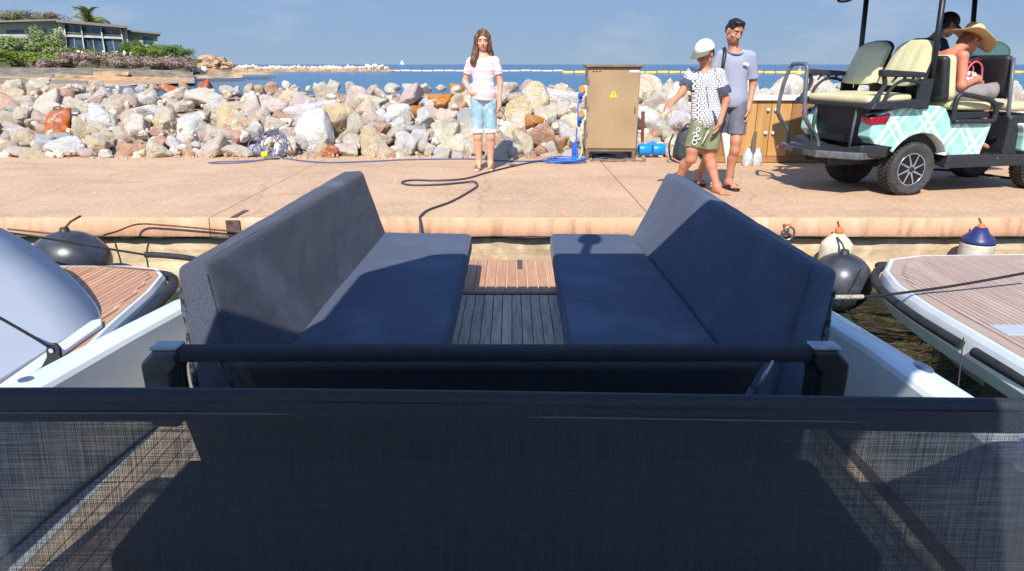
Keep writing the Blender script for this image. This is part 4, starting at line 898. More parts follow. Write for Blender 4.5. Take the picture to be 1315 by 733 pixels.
b = MB(); quadbox(b, hq([(8, 42), (8, 38.8), (30, 38), (30, 41.5)], HY + 1.25), .2); hp(b.build('window', M_glass))
b = MB(); quadbox(b, hq([(33, 41.5), (33, 38), (58, 37), (58, 41)], HY + 1.25), .2); hp(b.build('window', M_glass))
# leaning bays: upper and lower panes between pale mullions
top_ = lambda u: 36 - (163 - u) * .082; 
mull = [(82, 86), (103.5, 109), (129, 135), (154.5, 161)]      # u at top and bottom of each mullion
for (a0, a1), (c0, c1) in zip(mull[:-1], mull[1:]):
    tr = lambda a, z, f: a + (z - a) * f
    for f0, f1, nm in ((.05, .30, 1), (.38, .99, 2)):
        vt = lambda u, f: top_(u) + (69 - top_(u)) * f
        win = empty('window', (0, 0, 0)); win.parent = house; win.location = at((a0 + c0) / 2, 50, HY) - house.location
        ua0, ua1, uc0, uc1 = tr(a0, a1, f0), tr(a0, a1, f1), tr(c0, c1, f0), tr(c0, c1, f1)
        n = 2
        for q in range(n):
            l0 = ua0 + (uc0 - ua0) * q / n; r0 = ua0 + (uc0 - ua0) * (q + 1) / n; l1 = ua1 + (uc1 - ua1) * q / n; r1 = ua1 + (uc1 - ua1) * (q + 1) / n
            b = MB(); quadbox(b, hq([(l1 + .35, vt(l1, f1)), (l0 + .35, vt(l0, f0)), (r0 - .35, vt(r0, f0)), (r1 - .35, vt(r1, f1))], HY + .35), .06)
            o = b.build('pane', M_glass); o.parent = win; o.location -= (house.location + win.location)
        b = MB()
        for (p0, p1) in (((ua0, vt(ua0, f0)), (uc0, vt(uc0, f0))), ((ua1, vt(ua1, f1)), (uc1, vt(uc1, f1))), (((ua0 + uc0) / 2, vt((ua0 + uc0) / 2, f0)), ((ua1 + uc1) / 2, vt((ua1 + uc1) / 2, f1)))):
            b.tube([at(p0[0], p0[1], HY + .3), at(p1[0], p1[1], HY + .3)], .06, 4)
        o = b.build('frame', M_hw); o.parent = win; o.location -= (house.location + win.location)
for a, c in mull:
    b = MB(); quadbox(b, hq([(c - .9, 70), (a - .8, top_(a) + .3), (a + .8, top_(a) + .3), (c + .9, 70)], HY - .1), .5); hp(b.build('mullion', M_hw))
b = MB(); quadbox(b, hq([(82, 46.8), (82, 44.6), (156, 48), (157, 50)], HY), .4); hp(b.build('transom', M_hw))
for (u0, u1) in ((183, 196),):
    b = MB(); quadbox(b, hq([(u0 + 1, 56), (u0, 47), (u1 - .5, 47.6), (u1 + 1, 56.5)], HY + 2.9), .08); hp(b.build('window', M_glass))
    b = MB(); quadbox(b, hq([(u0 + 8, 67), (u0 + 7, 58), (u1 + 1, 58.6), (u1 + 3, 68)], HY + 2.85), .1); hp(b.build('window', M_glass))
# pale stones and white steps on the slope
wr = random.Random(5)
for i, (u, v, s) in enumerate([(100, 66, .3), (106, 67, .3), (133, 66, .28), (150, 67, .35), (160, 68, .5), (168, 69, .4), (203, 72, .5), (208, 71, .4), (215, 73, .3), (238, 78, .45), (241, 82, .5), (243, 86, .5), (252, 88, .9), (262, 88, .7)]):
    o = link('garden_stone', mr_mesh[i % 4], None, at(u, v, 91.5), (i, i * 2, i * 3), (s * .8, s * .55, s * .55)); o.color = RCOL['C'][0]
    tag(o, 'pale stone among the headland shrubs, ' + ['leftmost below the glass front', 'second below the glass front', 'third below the glass front', 'right end of the glass front', 'first past the glass front', 'second past the glass front', 'left below the low wing', 'middle below the low wing', 'right below the low wing', 'highest on the bare slope', 'middle of the bare slope', 'lowest on the bare slope', 'big one beside the terrace end', 'at the foot of the knoll'][i], 'stone', 'pale stones on the headland slope')
# ---- floating booms, marker buoy, sail
M_boomy = mk('yellow_float', S(236, 200, 96), .6, S(220, 178, 80), .4, 3); M_boomw = mk('pale_float', S(226, 208, 176), .7)
def boom(u0, u1, v0, v1, Y, r, mat, label, piece):
    root = empty('floating_boom', at((u0 + u1) / 2, (v0 + v1) / 2, Y), 0, label, 'floating boom'); A_, B_ = at(u0, v0, Y), at(u1, v1, Y); n = int((B_ - A_).length / piece)
    A_.z = B_.z = WZ + r * .55
    l = (B_ - A_).length / n; me = MB().tube([(-l * .47, 0, 0), (-l * .42, 0, 0), (l * .42, 0, 0), (l * .47, 0, 0)], [r * .5, r, r, r * .5], 10).mesh('float', mat, auto=40)
    for i in range(n):
        P_ = A_.lerp(B_, (i + .5) / n); o = link('float', me, root, P_ - root.location); o.location.z += .05 * math.sin(i * 1.7)
boom(722, 1450, 93.8, 95.5, 155, .36, M_boomy, 'yellow floating boom across the water right of the brown cabinet', 2.6)
boom(500, 724, 90.2, 92.0, 205, .26, M_boomw, 'pale floating boom on the water behind the standing woman', 3.2)
by = empty('marker_buoy', at(1026, 96, 150), 0, 'yellow marker buoy with a small lantern on the boom beside the cart rail', 'buoy')
MB().lathe([(.02, -.3), (.9, 0), (1.0, .25), (.6, .6), (.3, 1.0), (.14, 1.2), (.02, 1.22)], seg=16).build('float', M_boomy, by, smooth=True)
MB().lathe([(.06, 1.2), (.06, 1.6), (.16, 1.65), (.16, 1.9), (.02, 2.0)], seg=10).build('lantern', M_boomw, by)
sb = empty('sailing_boat', at(516, 83.0, 900), 0, 'tiny white sailing boat on the horizon left of the woman', 'boat')
b = MB(); b.hexa([(-2.6, -.6, 0), (-3, -.9, .8), (-2.6, .6, 0), (-3, .9, .8), (2.8, -.1, 0), (3.6, -.1, .9), (2.8, .1, 0), (3.6, .1, .9)]); b.build('hull', M_white, sb)
b = MB(); b.prism([(-2.4, 1.4), (.5, 1.4), (.6, 6.4)], -.03, .03, 'y'); b.prism([(.9, 1.2), (3.2, 1.1), (.9, 5.2)], -.03, .03, 'y'); b.build('sail', M_white, sb)
b = MB(); b.tube([(.7, 0, .5), (.7, 0, 7)], .08, 6); b.build('mast', M_alu, sb)
# ================================================================== THINGS ON THE QUAY
def part(root, b, name, mat, **kw):
    o = b.build(name, mat, None, **kw); o.parent = root; return o      # built in the thing's own coordinates
M_cab = mk('brown_painted_steel', S(170, 144, 108), .5, S(158, 132, 98), 2, 5, .35, .65, .05, 30, .003)
M_cabe = mk('brown_steel_trim', S(132, 112, 86), .5, S(112, 94, 72), 8)
M_yel = mk('warning_yellow', S(244, 216, 40), .5); M_ink = mk('black_print', S(20, 20, 22), .6); M_plw = mk('white_plastic', S(228, 228, 222), .4); M_blue = mk('blue_plastic', S(28, 92, 190), .4); M_orange = mk('socket_orange', S(226, 140, 60), .5)
cab = empty('electrical_cabinet', (1.372, 9.32, 0), R(-1.5), 'tall brown steel electrical cabinet with a yellow warning triangle standing before the rocks', 'electrical cabinet')
w, d, h = .70, .44, 1.245
b = MB(); b.box((0, d / 2, .15 + (h - .17) / 2), (w, d, h - .17)); part(cab, b, 'housing', M_cab, bevel=.006)
b = MB(); b.box((0, d / 2, h + .005), (w + .07, d + .08, .03)); b.box((0, d / 2, h - .016), (w + .03, d + .04, .012)); part(cab, b, 'roof', M_cabe, bevel=.006)
b = MB(); b.box((.005, -.006, .15 + (h - .19) / 2), (w - .03, .014, h - .22)); part(cab, b, 'door', M_cab, bevel=.004)
for x in (-w / 2 + .025, w / 2 - .03):
    for y in (.03, d - .03): b = MB(); b.box((x, y, .075), (.05, .05, .15)); part(cab, b, 'leg', M_cabe, bevel=.003)
b = MB(); b.box((0, .02, .135), (w - .1, .03, .03)); part(cab, b, 'cross_rail', M_cabe)
for z in (.35, .7, 1.05):
    b = MB(); b.lathe([(.001, -.03), (.007, -.03), (.007, .03), (.001, .03)], (-w / 2 + .012, -.012, z), 8); part(cab, b, 'hinge', M_alu)
b = MB(); b.box((w / 2 - .05, -.018, .68), (.022, .012, .09)); part(cab, b, 'door_handle', M_cabe, bevel=.004)
for i in range(3): b = MB(); b.box((-w / 2 + .07 + i * .045, -.014, h - .065), (.028, .004, .012)); part(cab, b, 'vent_slot', M_ink)
b = MB(); b.box((w / 2 - .085, -.016, h - .062), (.13, .004, .03)); part(cab, b, 'name_plate', M_plw)
b = MB(); b.prism([(-.052, .845), (.052, .845), (0, .94)], -.018, -.0135, 'y'); tri = part(cab, b, 'warning_sign', M_yel)
b = MB(); b.prism([(.004, .918), (-.012, .885), (.0, .887), (-.006, .858), (.012, .893), (.001, .891)], -.0215, -.0185, 'y'); o = b.build('lightning_mark', M_ink, tri)
b = MB(); b.box((-w / 2 + .03, -.018, .42), (.012, .006, .012)); part(cab, b, 'lock', M_alu)
for z in (.92, .60):
    b = MB(); b.box((-w / 2 - .035, .14, z), (.07, .12, .15)); b.box((-w / 2 - .02, .08, z - .0), (.045, .02, .12), m=0); s_ = part(cab, b, 'socket_box', M_plw, bevel=.012, seg=3)
    b = MB(); b.lathe([(.001, -.03), (.045, -.03), (.045, .0), (.03, .01), (.001, .01)], (-w / 2 - .07, .06, z + .035), 14, 'y'); b.build('socket_lid', M_orange, s_)
    b = MB(); b.tube([(-w / 2 - .09, .06, z - .08), (-w / 2 - .1, .0, z - .03)], [.032, .026], 10); b.tube([(-w / 2 - .09, .06, z - .08), (-w / 2 - .095, .05, z - .15)], [.03, .014], 10); b.build('plug', M_blue, s_, smooth=True)
M_hblue = mk('blue_hose', S(40, 96, 196), .45, S(60, 120, 210), 20); M_hgrey = mk('slate_blue_cord', S(84, 92, 130), .6); M_hblk = mk('black_hose', S(56, 56, 74), .5); M_hw2 = mk('pale_cable', S(206, 198, 190), .6)
def hose(name, pts, r, mat, label, cat='hose', n=8, seg=8, group=None):
    return tag(MB().tube(crom(pts, n), r, seg).build(name, mat, smooth=True), label, cat, group)
hose('shore_power_cable', [(.93, 9.38, .86), (.9, 9.34, .72), (.905, 9.33, .58), (.89, 9.34, .3), (.9, 9.3, .06), (.8, 9.25, .02), (.55, 9.3, .012)], .010, M_hblue, 'blue cable dropping from the upper socket of the brown cabinet', 'cable')
hose('shore_power_cable', [(.93, 9.38, .53), (.88, 9.3, .5), (.93, 9.29, .36), (.97, 9.28, .15), (.9, 9.2, .02), (.7, 9.15, .01)], .009, M_hw2, 'pale cable looping from the lower socket of the brown cabinet', 'cable')
b = MB(); rr = random.Random(2)
pts = []
for k in range(4):
    for a in range(16):
        q = 2 * math.pi * a / 16; pts.append((.66 + .04 * k + .20 * math.cos(q) * (1 + .16 * ((k * 7) % 4)) + rr.uniform(-.01, .01), 9.1 + .13 * math.sin(q) * (1 + .2 * ((k * 5) % 4)), .012 + .013 * k + .01 * math.sin(q * 2 + k)))
hose('coiled_hose', pts, .0085, M_hblue, 'flat coil of bright blue hose on the quay left of the cabinet', n=3)
b = MB(); b.prism([(-.05, 0), (.06, .01), (.07, .3), (.02, .36), (-.04, .31)], -.05, .04, 'y'); o = b.build('blue_bag', mk('blue_tarpaulin', S(36, 84, 190), .5, S(60, 110, 210), 6, bump=.6, bs=12, bd=.03), bevel=.02, sub=2); o.location = (.87, 9.42, 0); o.scale = (.7, .7, .72)
tag(o, 'crumpled blue plastic bag standing against the brown cabinet', 'bag')
pts = [(1.15 + .13 * math.cos(a * .9) + .02 * a, 9.2 + .07 * math.sin(a * .9), .014 + .008 * (a % 3)) for a in range(30)]
hose('coiled_cable', pts, .008, mk('grey_cable', S(110, 104, 98), .6), 'grey cable bundled on the ground under the brown cabinet', 'cable', 4)
pts = [(1.3 + .16 * math.cos(a * 1.1), 9.5 + .08 * math.sin(a * 1.1), .02 + .01 * (a % 4)) for a in range(26)]
hose('coiled_cable', pts, .012, M_hblk, 'black cable heap in the shade beneath the brown cabinet', 'cable', 4)
# long hoses over the slab
hose('black_hose', [(.95, 9.2, .012), (.51, 9.2, .012), (.28, 9.05, .012), (.03, 8.7, .012), (-.3, 8.15, .012), (-.55, 7.68, .012), (-.85, 7.55, .012), (-1.14, 7.58, .012), (-1.24, 7.42, .012), (-1.1, 7.25, .012), (-.8, 7.28, .013), (-.56, 7.40, .014), (-.43, 7.42, .022), (-.38, 7.2, .013), (-.46, 6.8, .012), (-.6, 6.3, .012), (-.76, 5.95, .012), (-.80, 5.68, .012), (-.795, 5.6, -.02), (-.78, 5.5, -.2), (-.76, 5.3, -.32)], .0105, M_hblk, 'long black hose winding across the quay and over its edge')
hose('slate_cord', [(-3.45, 9.3, .02), (-3.2, 9.42, .01), (-2.9, 9.2, .01), (-2.5, 9.03, .01), (-2.0, 9.12, .01), (-1.5, 9.3, .01), (-.9, 9.38, .01), (-.5, 9.36, .01), (-.1, 9.2, .01), (.2, 9.15, .01), (.45, 9.25, .01), (.62, 9.3, .02)], .010, M_hgrey, 'slate blue cord running along the foot of the rocks behind the woman', 'cord')
pts = []; rr = random.Random(9)
for k in range(5):
    cx_, cy_, rx, rz = rr.uniform(-3.75, -3.3), 9.55, rr.uniform(.14, .3), rr.uniform(.1, .2)
    for a in range(9):
        q = 2 * math.pi * a / 9 + k; pts.append((cx_ + rx * math.cos(q), cy_ + .12 * math.sin(q) - .1 * math.sin(k), max(.02, .2 + rz * math.sin(q))))
hose('tangled_hose', pts, .0075, M_hgrey, 'tangled slate blue hose heaped against the rocks at left', n=4)
hose('hose_loop', [(-4.1, 9.0, .012), (-3.9, 8.93, .012), (-3.6, 9.05, .012), (-3.42, 9.25, .02), (-3.6, 9.2, .012), (-3.95, 9.1, .012), (-4.1, 9.0, .012)], .0075, M_hgrey, 'flat loop of blue hose on the slab below the tangled hose')
o = MB().lathe([(.001, -.04), (.04, -.035), (.05, 0), (.04, .04), (.001, .045)], seg=12).build('yellow_cap', M_yel, smooth=True); o.location = (-3.46, 9.36, .07); tag(o, 'small yellow plug lying in the tangled slate blue hose', 'plug')
o = MB().prism([(-.03, 0), (.04, 0), (.09, .15), (.03, .19), (-.02, .1)], -.02, .02, 'y').build('white_rag', mk('white_cloth', S(220, 224, 234), .9, bump=.6, bs=10, bd=.03), bevel=.02, sub=1); o.location = (-3.36, 9.5, .05); tag(o, 'white cloth tucked behind the tangled hose at left', 'cloth')
# blue dumbbell-like float canister
cn_ = empty('blue_canister', (2.0, 9.62, .02), R(4), 'bright blue plastic double canister lying right of the brown cabinet', 'canister')
for s in (-1, 1):
    b = MB(); b.lathe([(.02, -.09), (.075, -.088), (.088, -.06), (.088, .06), (.075, .088), (.02, .09)], (s * .1, 0, .09), 18, 'x'); part(cn_, b, 'drum', mk('bright_blue_plastic', S(20, 140, 222), .35) if s < 0 else bpy.data.materials['bright_blue_plastic'], auto=40)
b = MB(); b.tube([(-.06, 0, .16), (-.03, 0, .19), (.03, 0, .19), (.06, 0, .16)], .012, 8); part(cn_, b, 'handle', bpy.data.materials['bright_blue_plastic'], smooth=True)
o = MB().tube([(1.93, 9.95, .12), (1.90, 9.9, .62)], [.02, .026], 10).build('rusty_stake', mk('rust_brown', S(150, 84, 66), .8, S(110, 64, 52), 20)); tag(o, 'short rusty stake sticking up among rocks beside the cabinet', 'stake')
# counter of wooden planks with white top
ct = empty('wooden_counter', (4.15, 9.06, 0), 0, 'long wooden plank counter with white top and round white knobs behind the golf cart', 'counter')
M_wood = [mk('plank_wood_%s' % n_, c1, .7, c2, 3, 8, .3, .7, .3, 30, .004, stretch=(5, 5, .5), rnd=.1) for n_, c1, c2 in (('honey', S(206, 160, 96), S(172, 126, 70)), ('walnut', S(168, 122, 70), S(138, 98, 56)))]
b = MB(); b.box((.1, .33, .45), (3.2, .6, .74)); part(ct, b, 'carcass', M_wood[1])
b = MB(); b.box((.1, .31, .84), (3.34, .72, .045)); part(ct, b, 'top', M_plw, bevel=.008)
b = MB(); b.box((.1, .0 + .01, .05), (3.2, .03, .08)); part(ct, b, 'plinth', M_wood[1])
x = -1.16; k = 0
for wd in (.26, .19, .27, .27, .26, .3, .28, .25, .25, .24, .3):
    b = MB(); b.box((x + wd / 2, .008, .455), (wd - .008, .03, .72)); dr = part(ct, b, 'door', M_wood[k % 2 if k > 1 else 0], bevel=.004)
    if k in (1, 2, 5, 6):
        for z in (.70, .40):
            xx = x + (wd - .05 if k in (1, 5) else .05)
            b = MB(); b.lathe([(.001, -.03), (.022, -.028), (.024, -.018), (.012, -.01), (.01, 0), (.001, 0)], (xx, -.008, z), 14, 'y'); b.build('knob', M_plw, dr, smooth=True)
    x += wd; k += 1
b = MB(); b.box((-1.3, .12, .4), (.1, .35, .8), Matrix.Rotation(R(-14), 3, 'Y')); o = part(ct, b, 'white_end_panel', M_plw, bevel=.004); o['label'] = 'slanted white end panel'
# dustpan and brush: white bottles with dark handle
bt = empty('water_bottle_pack', (3.165, 8.8, 0), 0, 'two clear plastic bottles with a tall dark handle between, on the quay before the counter', 'bottles')
M_pet = mk('milky_plastic', S(206, 208, 206), .25, S(170, 174, 172), 20, 3, coat=.3)
for s in (-1, 1):
    b = MB(); b.lathe([(.02, 0), (.06, .0), (.07, .02), (.068, .05), (.072, .07), (.066, .1), (.06, .15), (.03, .2), (.024, .23), (.001, .235)], (s * .062, 0, 0), 16); part(bt, b, 'bottle', M_pet, auto=40)
b = MB(); b.tube([(0, -.01, .03), (.0, .02, .3), (.015, .03, .44)], [.026, .034, .02], 8); part(bt, b, 'handle', mk('olive_grey_handle', S(96, 92, 76), .7), auto=40)
# sack in the shade of the cart platform
o = MB().lathe([(.02, 0), (.12, .0), (.13, .05), (.08, .12), (.03, .16), (.001, .165)], seg=12).build('white_sack', mk('pale_sack', S(196, 190, 182), .9, bump=.6, bs=9, bd=.03), sub=1); o.location = (4.62, 8.75, 0); tag(o, 'small pale sack on the ground in the shade behind the cart platform', 'sack')

# ---- fenders, ring and lines on the quay wall
def fender(x, y, z, capm, label, shape):
    rt = empty('fender', (x, y, z), 0, label, 'fender', 'white fenders hanging on the quay wall')
    b = MB(); b.lathe([(.02, .0), (.09, .01), (.128, .06), (.132, .12), (.132, .34), (.125, .39), (.09, .43), (.04, .475), (.001, .48)] if shape else [(.02, .0), (.09, .01), (.125, .06), (.13, .35), (.13, .37)], seg=22); part(rt, b, 'body', mk('fender_pvc', S(226, 218, 196), .45, S(190, 176, 150), 6, 4) if 'fender_pvc' not in MATS else MATS['fender_pvc'], smooth=True)
    if not shape: b = MB(); b.lathe([(.131, .365), (.133, .38), (.12, .41), (.07, .455), (.045, .50), (.001, .505)], seg=22); part(rt, b, 'cap', capm, smooth=True)
    b = MB(); b.lathe([(.012, .47), (.03, .475), (.034, .5), (.02, .53), (.001, .535)], seg=10); part(rt, b, 'eye', MATS.get('rust_orange') or mk('rust_orange', S(206, 120, 60), .8), smooth=True)
    b = MB(); b.tube([(0, 0, .52), (0, .06, .58), (0, .1, .6 - z - .585 + .2)], .008, 6) if False else b.tube([(0, 0, .52), (.0, .05, .565)], .009, 6); part(rt, b, 'rope', M_rope_t, smooth=True)
fender(2.78, 5.48, -.57, M_blue, 'white cylindrical fender with pointed end hanging above the right black ball', True)
fender(3.98, 5.48, -.54, mk('navy_cap', S(42, 48, 96), .4), 'white fender with a navy blue cap hanging behind the right teak platform', False)
def ball(x, y, z, r, label, sx=1):
    rt = empty('ball_fender', (x, y, z), 0, label, 'ball fender', 'black ball fenders')
    prof = [(r * math.sin(math.pi * k / 18) * 1.0 + .001, -r * math.cos(math.pi * k / 18)) for k in range(19)]
    b = MB(); b.lathe(prof, seg=36); o = part(rt, b, 'ball', mk('scuffed_black_vinyl', S(50, 52, 58), .32, S(82, 84, 90), 5, 6, .4, .7, .15, 20, .004) if 'scuffed_black_vinyl' not in MATS else MATS['scuffed_black_vinyl'], smooth=True); o.scale = (sx, 1, 1)
    b = MB(); b.lathe([(.001, r + .035), (.03, r + .03), (.038, r + .0), (.05, r - .02), (.001, r - .03)], seg=12); part(rt, b, 'neck', M_rubber, smooth=True)
    b = MB(); b.tube([(0, 0, r + .02), (.01, .08, r + .06), (.02, .2, r + .08)], .009, 6); part(rt, b, 'rope', M_rope_t, smooth=True); return rt
ball(2.72, 5.22, -.44, .245, 'big scuffed black ball fender floating at right beside our stern cushions')
lbf = ball(-3.62, 5.22, -.26, .25, 'big dark ball fender behind the left teak platform, tied with worn rope', 1.25)
rg = empty('mooring_ring', (2.39, 5.6, -.1), 0, 'galvanised mooring ring on the quay edge right of the blue backrest', 'mooring ring')
b = MB(); b.tube([(.055 * math.cos(a), -.02 - .012 * math.sin(a), -.02 + .06 * math.sin(a)) for a in [2 * math.pi * k / 20 for k in range(20)]], .009, 8, closed=True); part(rg, b, 'ring', M_alu, smooth=True)
b = MB(); b.tube([(-.02, .04, .045), (-.012, -.025, .05), (.012, -.025, .05), (.02, .04, .045)], .01, 8); part(rg, b, 'staple', MATS['rust_orange'], smooth=True)
hose('mooring_rope', [at(-8, 296, 4.7), at(60, 306, 4.66), at(130, 318, 4.6), at(187, 327, 4.55)], .0085, M_rope_b, 'black mooring line passing over the left teak platform', 'rope')
hose('mooring_rope_splice', [at(187, 327, 4.55), at(205, 327.5, 4.53), at(240, 331, 4.48), at(262, 336, 4.4)], .022, M_rubber, 'thick dark chafe sleeve on the left mooring line', 'rope')
hose('quay_rope', [at(10, 294, 5.45), at(70, 300, 5.42), at(118, 303, 5.3), at(135, 302, 5.28)], .008, M_rope_t, 'worn tan rope from the left reaching the dark ball fender', 'rope')
hose('quay_rope', [at(132, 302, 5.28), at(150, 297, 5.45), at(176, 288, 5.58), at(210, 289, 5.6), at(300, 297, 5.6), at(330, 300, 5.6)], .008, M_rope_t, 'worn tan rope from the ball fender along the quay edge', 'rope')
hose('mooring_rope', [at(1098, 382, 4.1), at(1150, 377, 4.15), at(1230, 366, 4.2), at(1330, 348, 4.3)], .0095, M_rope_b, 'black mooring line crossing the right teak platform', 'rope')
hose('rope_splice', [at(1060, 381, 4.05), at(1080, 381.5, 4.08), at(1108, 381, 4.1)], .016, M_rope_w, 'pale worn whipping on the end of the right mooring line', 'rope')
hose('ball_fender_rope', [at(1085, 384, 4.9), at(1095, 366, 4.95), at(1106, 345, 5.0)], .005, M_rope_b, 'thin cord over the right black ball fender', 'rope')
hose('charging_cable', [(4.75, 8.3, .012), (5.0, 8.4, .012), (5.5, 8.3, .012), (5.9, 7.6, .012), (6.6, 7.2, .012)], .014, M_rope_b, 'black cable on the ground under the golf cart', 'cable')
# backpack
bp_ = empty('backpack', (2.3, 9.1, 0), R(-8), 'dark grey backpack with a pink cord leaning on the ground behind the boy', 'backpack')
def blob(b, c, r, seg=16, rings=10, e=.8):
    vs = []
    for i in range(rings + 1):
        th = math.pi * i / rings - math.pi / 2
        for k in range(seg):
            ph = 2 * math.pi * k / seg; sg = lambda v: math.copysign(abs(v) ** e, v)
            vs.append((c[0] + r[0] * sg(math.cos(th)) * sg(math.cos(ph)), c[1] + r[1] * sg(math.cos(th)) * sg(math.sin(ph)), c[2] + r[2] * sg(math.sin(th))))
    return b.add(vs, [(i * seg + k, i * seg + (k + 1) % seg, (i + 1) * seg + (k + 1) % seg, (i + 1) * seg + k) for i in range(rings) for k in range(seg)])
M_pack = mk('dark_grey_nylon', S(62, 66, 68), .7, S(44, 46, 48), 8, 4, bump=.6, bs=18, bd=.02)
o = part(bp_, blob(MB(), (0, 0, .24), (.15, .1, .24), e=.7), 'bag', M_pack, smooth=True); o.rotation_euler = (0, R(12), 0)
o = part(bp_, blob(MB(), (0, -.09, .17), (.11, .05, .13), e=.7), 'front_pocket', M_pack, smooth=True); o.rotation_euler = (0, R(12), 0)
b = MB(); b.tube(crom([(-.1, -.1, .06), (-.02, -.15, .03), (.1, -.15, .08), (.17, -.1, .2)], 6), .009, 6); part(bp_, b, 'pink_cord', mk('pink_cord', S(206, 130, 140), .7), smooth=True)
b = MB(); b.tube(crom([(-.02, -.08, .44), (.04, -.12, .52), (.12, -.08, .46)], 6), .012, 6); part(bp_, b, 'grab_loop', M_pack, smooth=True)
b = MB(); b.tube(crom([(-.13, -.06, .38), (-.18, -.12, .25), (-.16, -.1, .1), (-.12, -.1, .03)], 6), .012, 6); part(bp_, b, 'strap', M_ink, smooth=True)

# ================================================================== GOLF CART
CA = R(13); cart = empty('golf_cart', (3.917, 7.165, 0), CA, 'mint green golf cart with white plaid stripes, beige seats and rear footboard', 'golf cart')
M_mint = mk('mint_paint', S(132, 204, 178), .28, coat=.5)
w_ = S(240, 250, 246); l_ = S(196, 232, 218); dk = S(170, 224, 204)
stripes(M_mint, [((.78, 0, .63), 3.2, .1, .22, dk), ((-.78, 0, .63), 3.2, .35, .22, dk), ((.78, 0, .63), 3.2, .42, .12, w_), ((-.78, 0, .63), 3.2, .62, .12, w_), ((.78, 0, .63), 3.2, .62, .06, w_), ((-.78, 0, .63), 3.2, .84, .06, w_)], 1, 1, 1, S(150, 214, 190), w_)
M_beige = mk('beige_vinyl', S(222, 212, 164), .45, S(208, 196, 148), 3, 3, bump=.05, bs=200, bd=.001); M_cblk = mk('cart_black_plastic', S(36, 37, 40), .5, S(50, 51, 54), 40, 3, bump=.2, bs=220, bd=.002); M_cgr = mk('cart_grey_plate', S(104, 106, 108), .5, S(70, 72, 74), 30, 4, bump=.3, bs=150, bd=.002)
M_tyre = mk('tyre_rubber', S(52, 50, 50), .85, S(72, 70, 68), 12, 4); M_red = mk('red_lens', S(176, 22, 48), .12, S(120, 10, 28), 30, 2, coat=.8); M_bar = mk('grey_powder_coat', S(88, 90, 94), .4, S(108, 110, 114), 10)
M_rim = mk('polished_rim', S(206, 208, 212), .22, metal=.85); M_frame = mk('post_dark', S(34, 36, 42), .45)
def cp_(b, name, mat, parent=cart, **kw): o = b.build(name, mat, None, **kw); o.parent = parent; return o
def arch_profile():
    arch = [(.36 * math.cos(a), .27 + .36 * math.sin(a)) for a in [R(150 - i * 10) for i in range(13)]]     # over the wheel, rear to front
    top_pts = [(-.60, .68), (-.585, .75), (-.54, .82), (-.35, .87), (-.1, .895), (.14, .885), (.22, .86), (.30, .75), (.36, .735), (.79, .715), (.81, .70), (.79, .60), (.74, .40)]
    return [(-.60, .60), (-.52, .53), (-.33, .5)] + arch[0:0] + [(.36 * math.cos(R(t)), .27 + .36 * math.sin(R(t))) for t in range(140, 20, -8)] + [(.30, .40)], top_pts
low, topp = arch_profile()
poly = low + [(.74, .40)] + [p_ for p_ in topp[::-1] if p_ != (.74, .40)]
for s in (-1, 1):
    y0, y1 = s * .36, s * .535
    b = MB(); b.prism(poly, min(y0, y1), max(y0, y1), 'y'); o = cp_(b, 'side_panel', M_mint, bevel=.03, seg=4)
    # flared arch lip and dark well behind the wheel
    pts = [(.375 * math.cos(R(t)), s * .528, .27 + .375 * math.sin(R(t))) for t in range(150, 18, -8)]
    b = MB(); b.tube(pts, .018, 8); cp_(b, 'arch_lip', M_mint, smooth=True)
    b = MB(); b.hexa([(-.66, s * .44, .74), (-.68, s * .44, .80), (-.62, s * .545, .71), (-.62, s * .545, .79), (-.5, s * .44, .73), (-.5, s * .44, .82), (-.44, s * .55, .72), (-.40, s * .55, .83)]); cp_(b, 'tail_light', M_red, bevel=.02, seg=3)
    b = MB(); b.hexa([(-.72, s * .2, .40), (-.70, s * .2, .46), (-.68, s * .53, .40), (-.66, s * .53, .53), (-.3, s * .2, .40), (-.3, s * .2, .46), (-.36, s * .53, .40), (-.36, s * .53, .52)]); cp_(b, 'bumper', M_cblk, bevel=.02)
b = MB(); b.box((.05, 0, .58), (.8, .84, .36)); cp_(b, 'rear_body_core', M_cblk)
b = MB(); b.hexa([(-.5, -.42, .5), (-.56, -.42, .9), (-.5, .42, .5), (-.56, .42, .9), (-.2, -.42, .5), (-.2, -.42, .9), (-.2, .42, .5), (-.2, .42, .9)]); cp_(b, 'storage_bin', M_cblk, bevel=.015)
for s in (-1, 1):
    b = MB(); b.tube([(-.62, s * .3, .47), (-.6, s * .3, .85), (-.55, s * .3, .9)], .014, 8); cp_(b, 'seat_strut', M_bar, smooth=True)
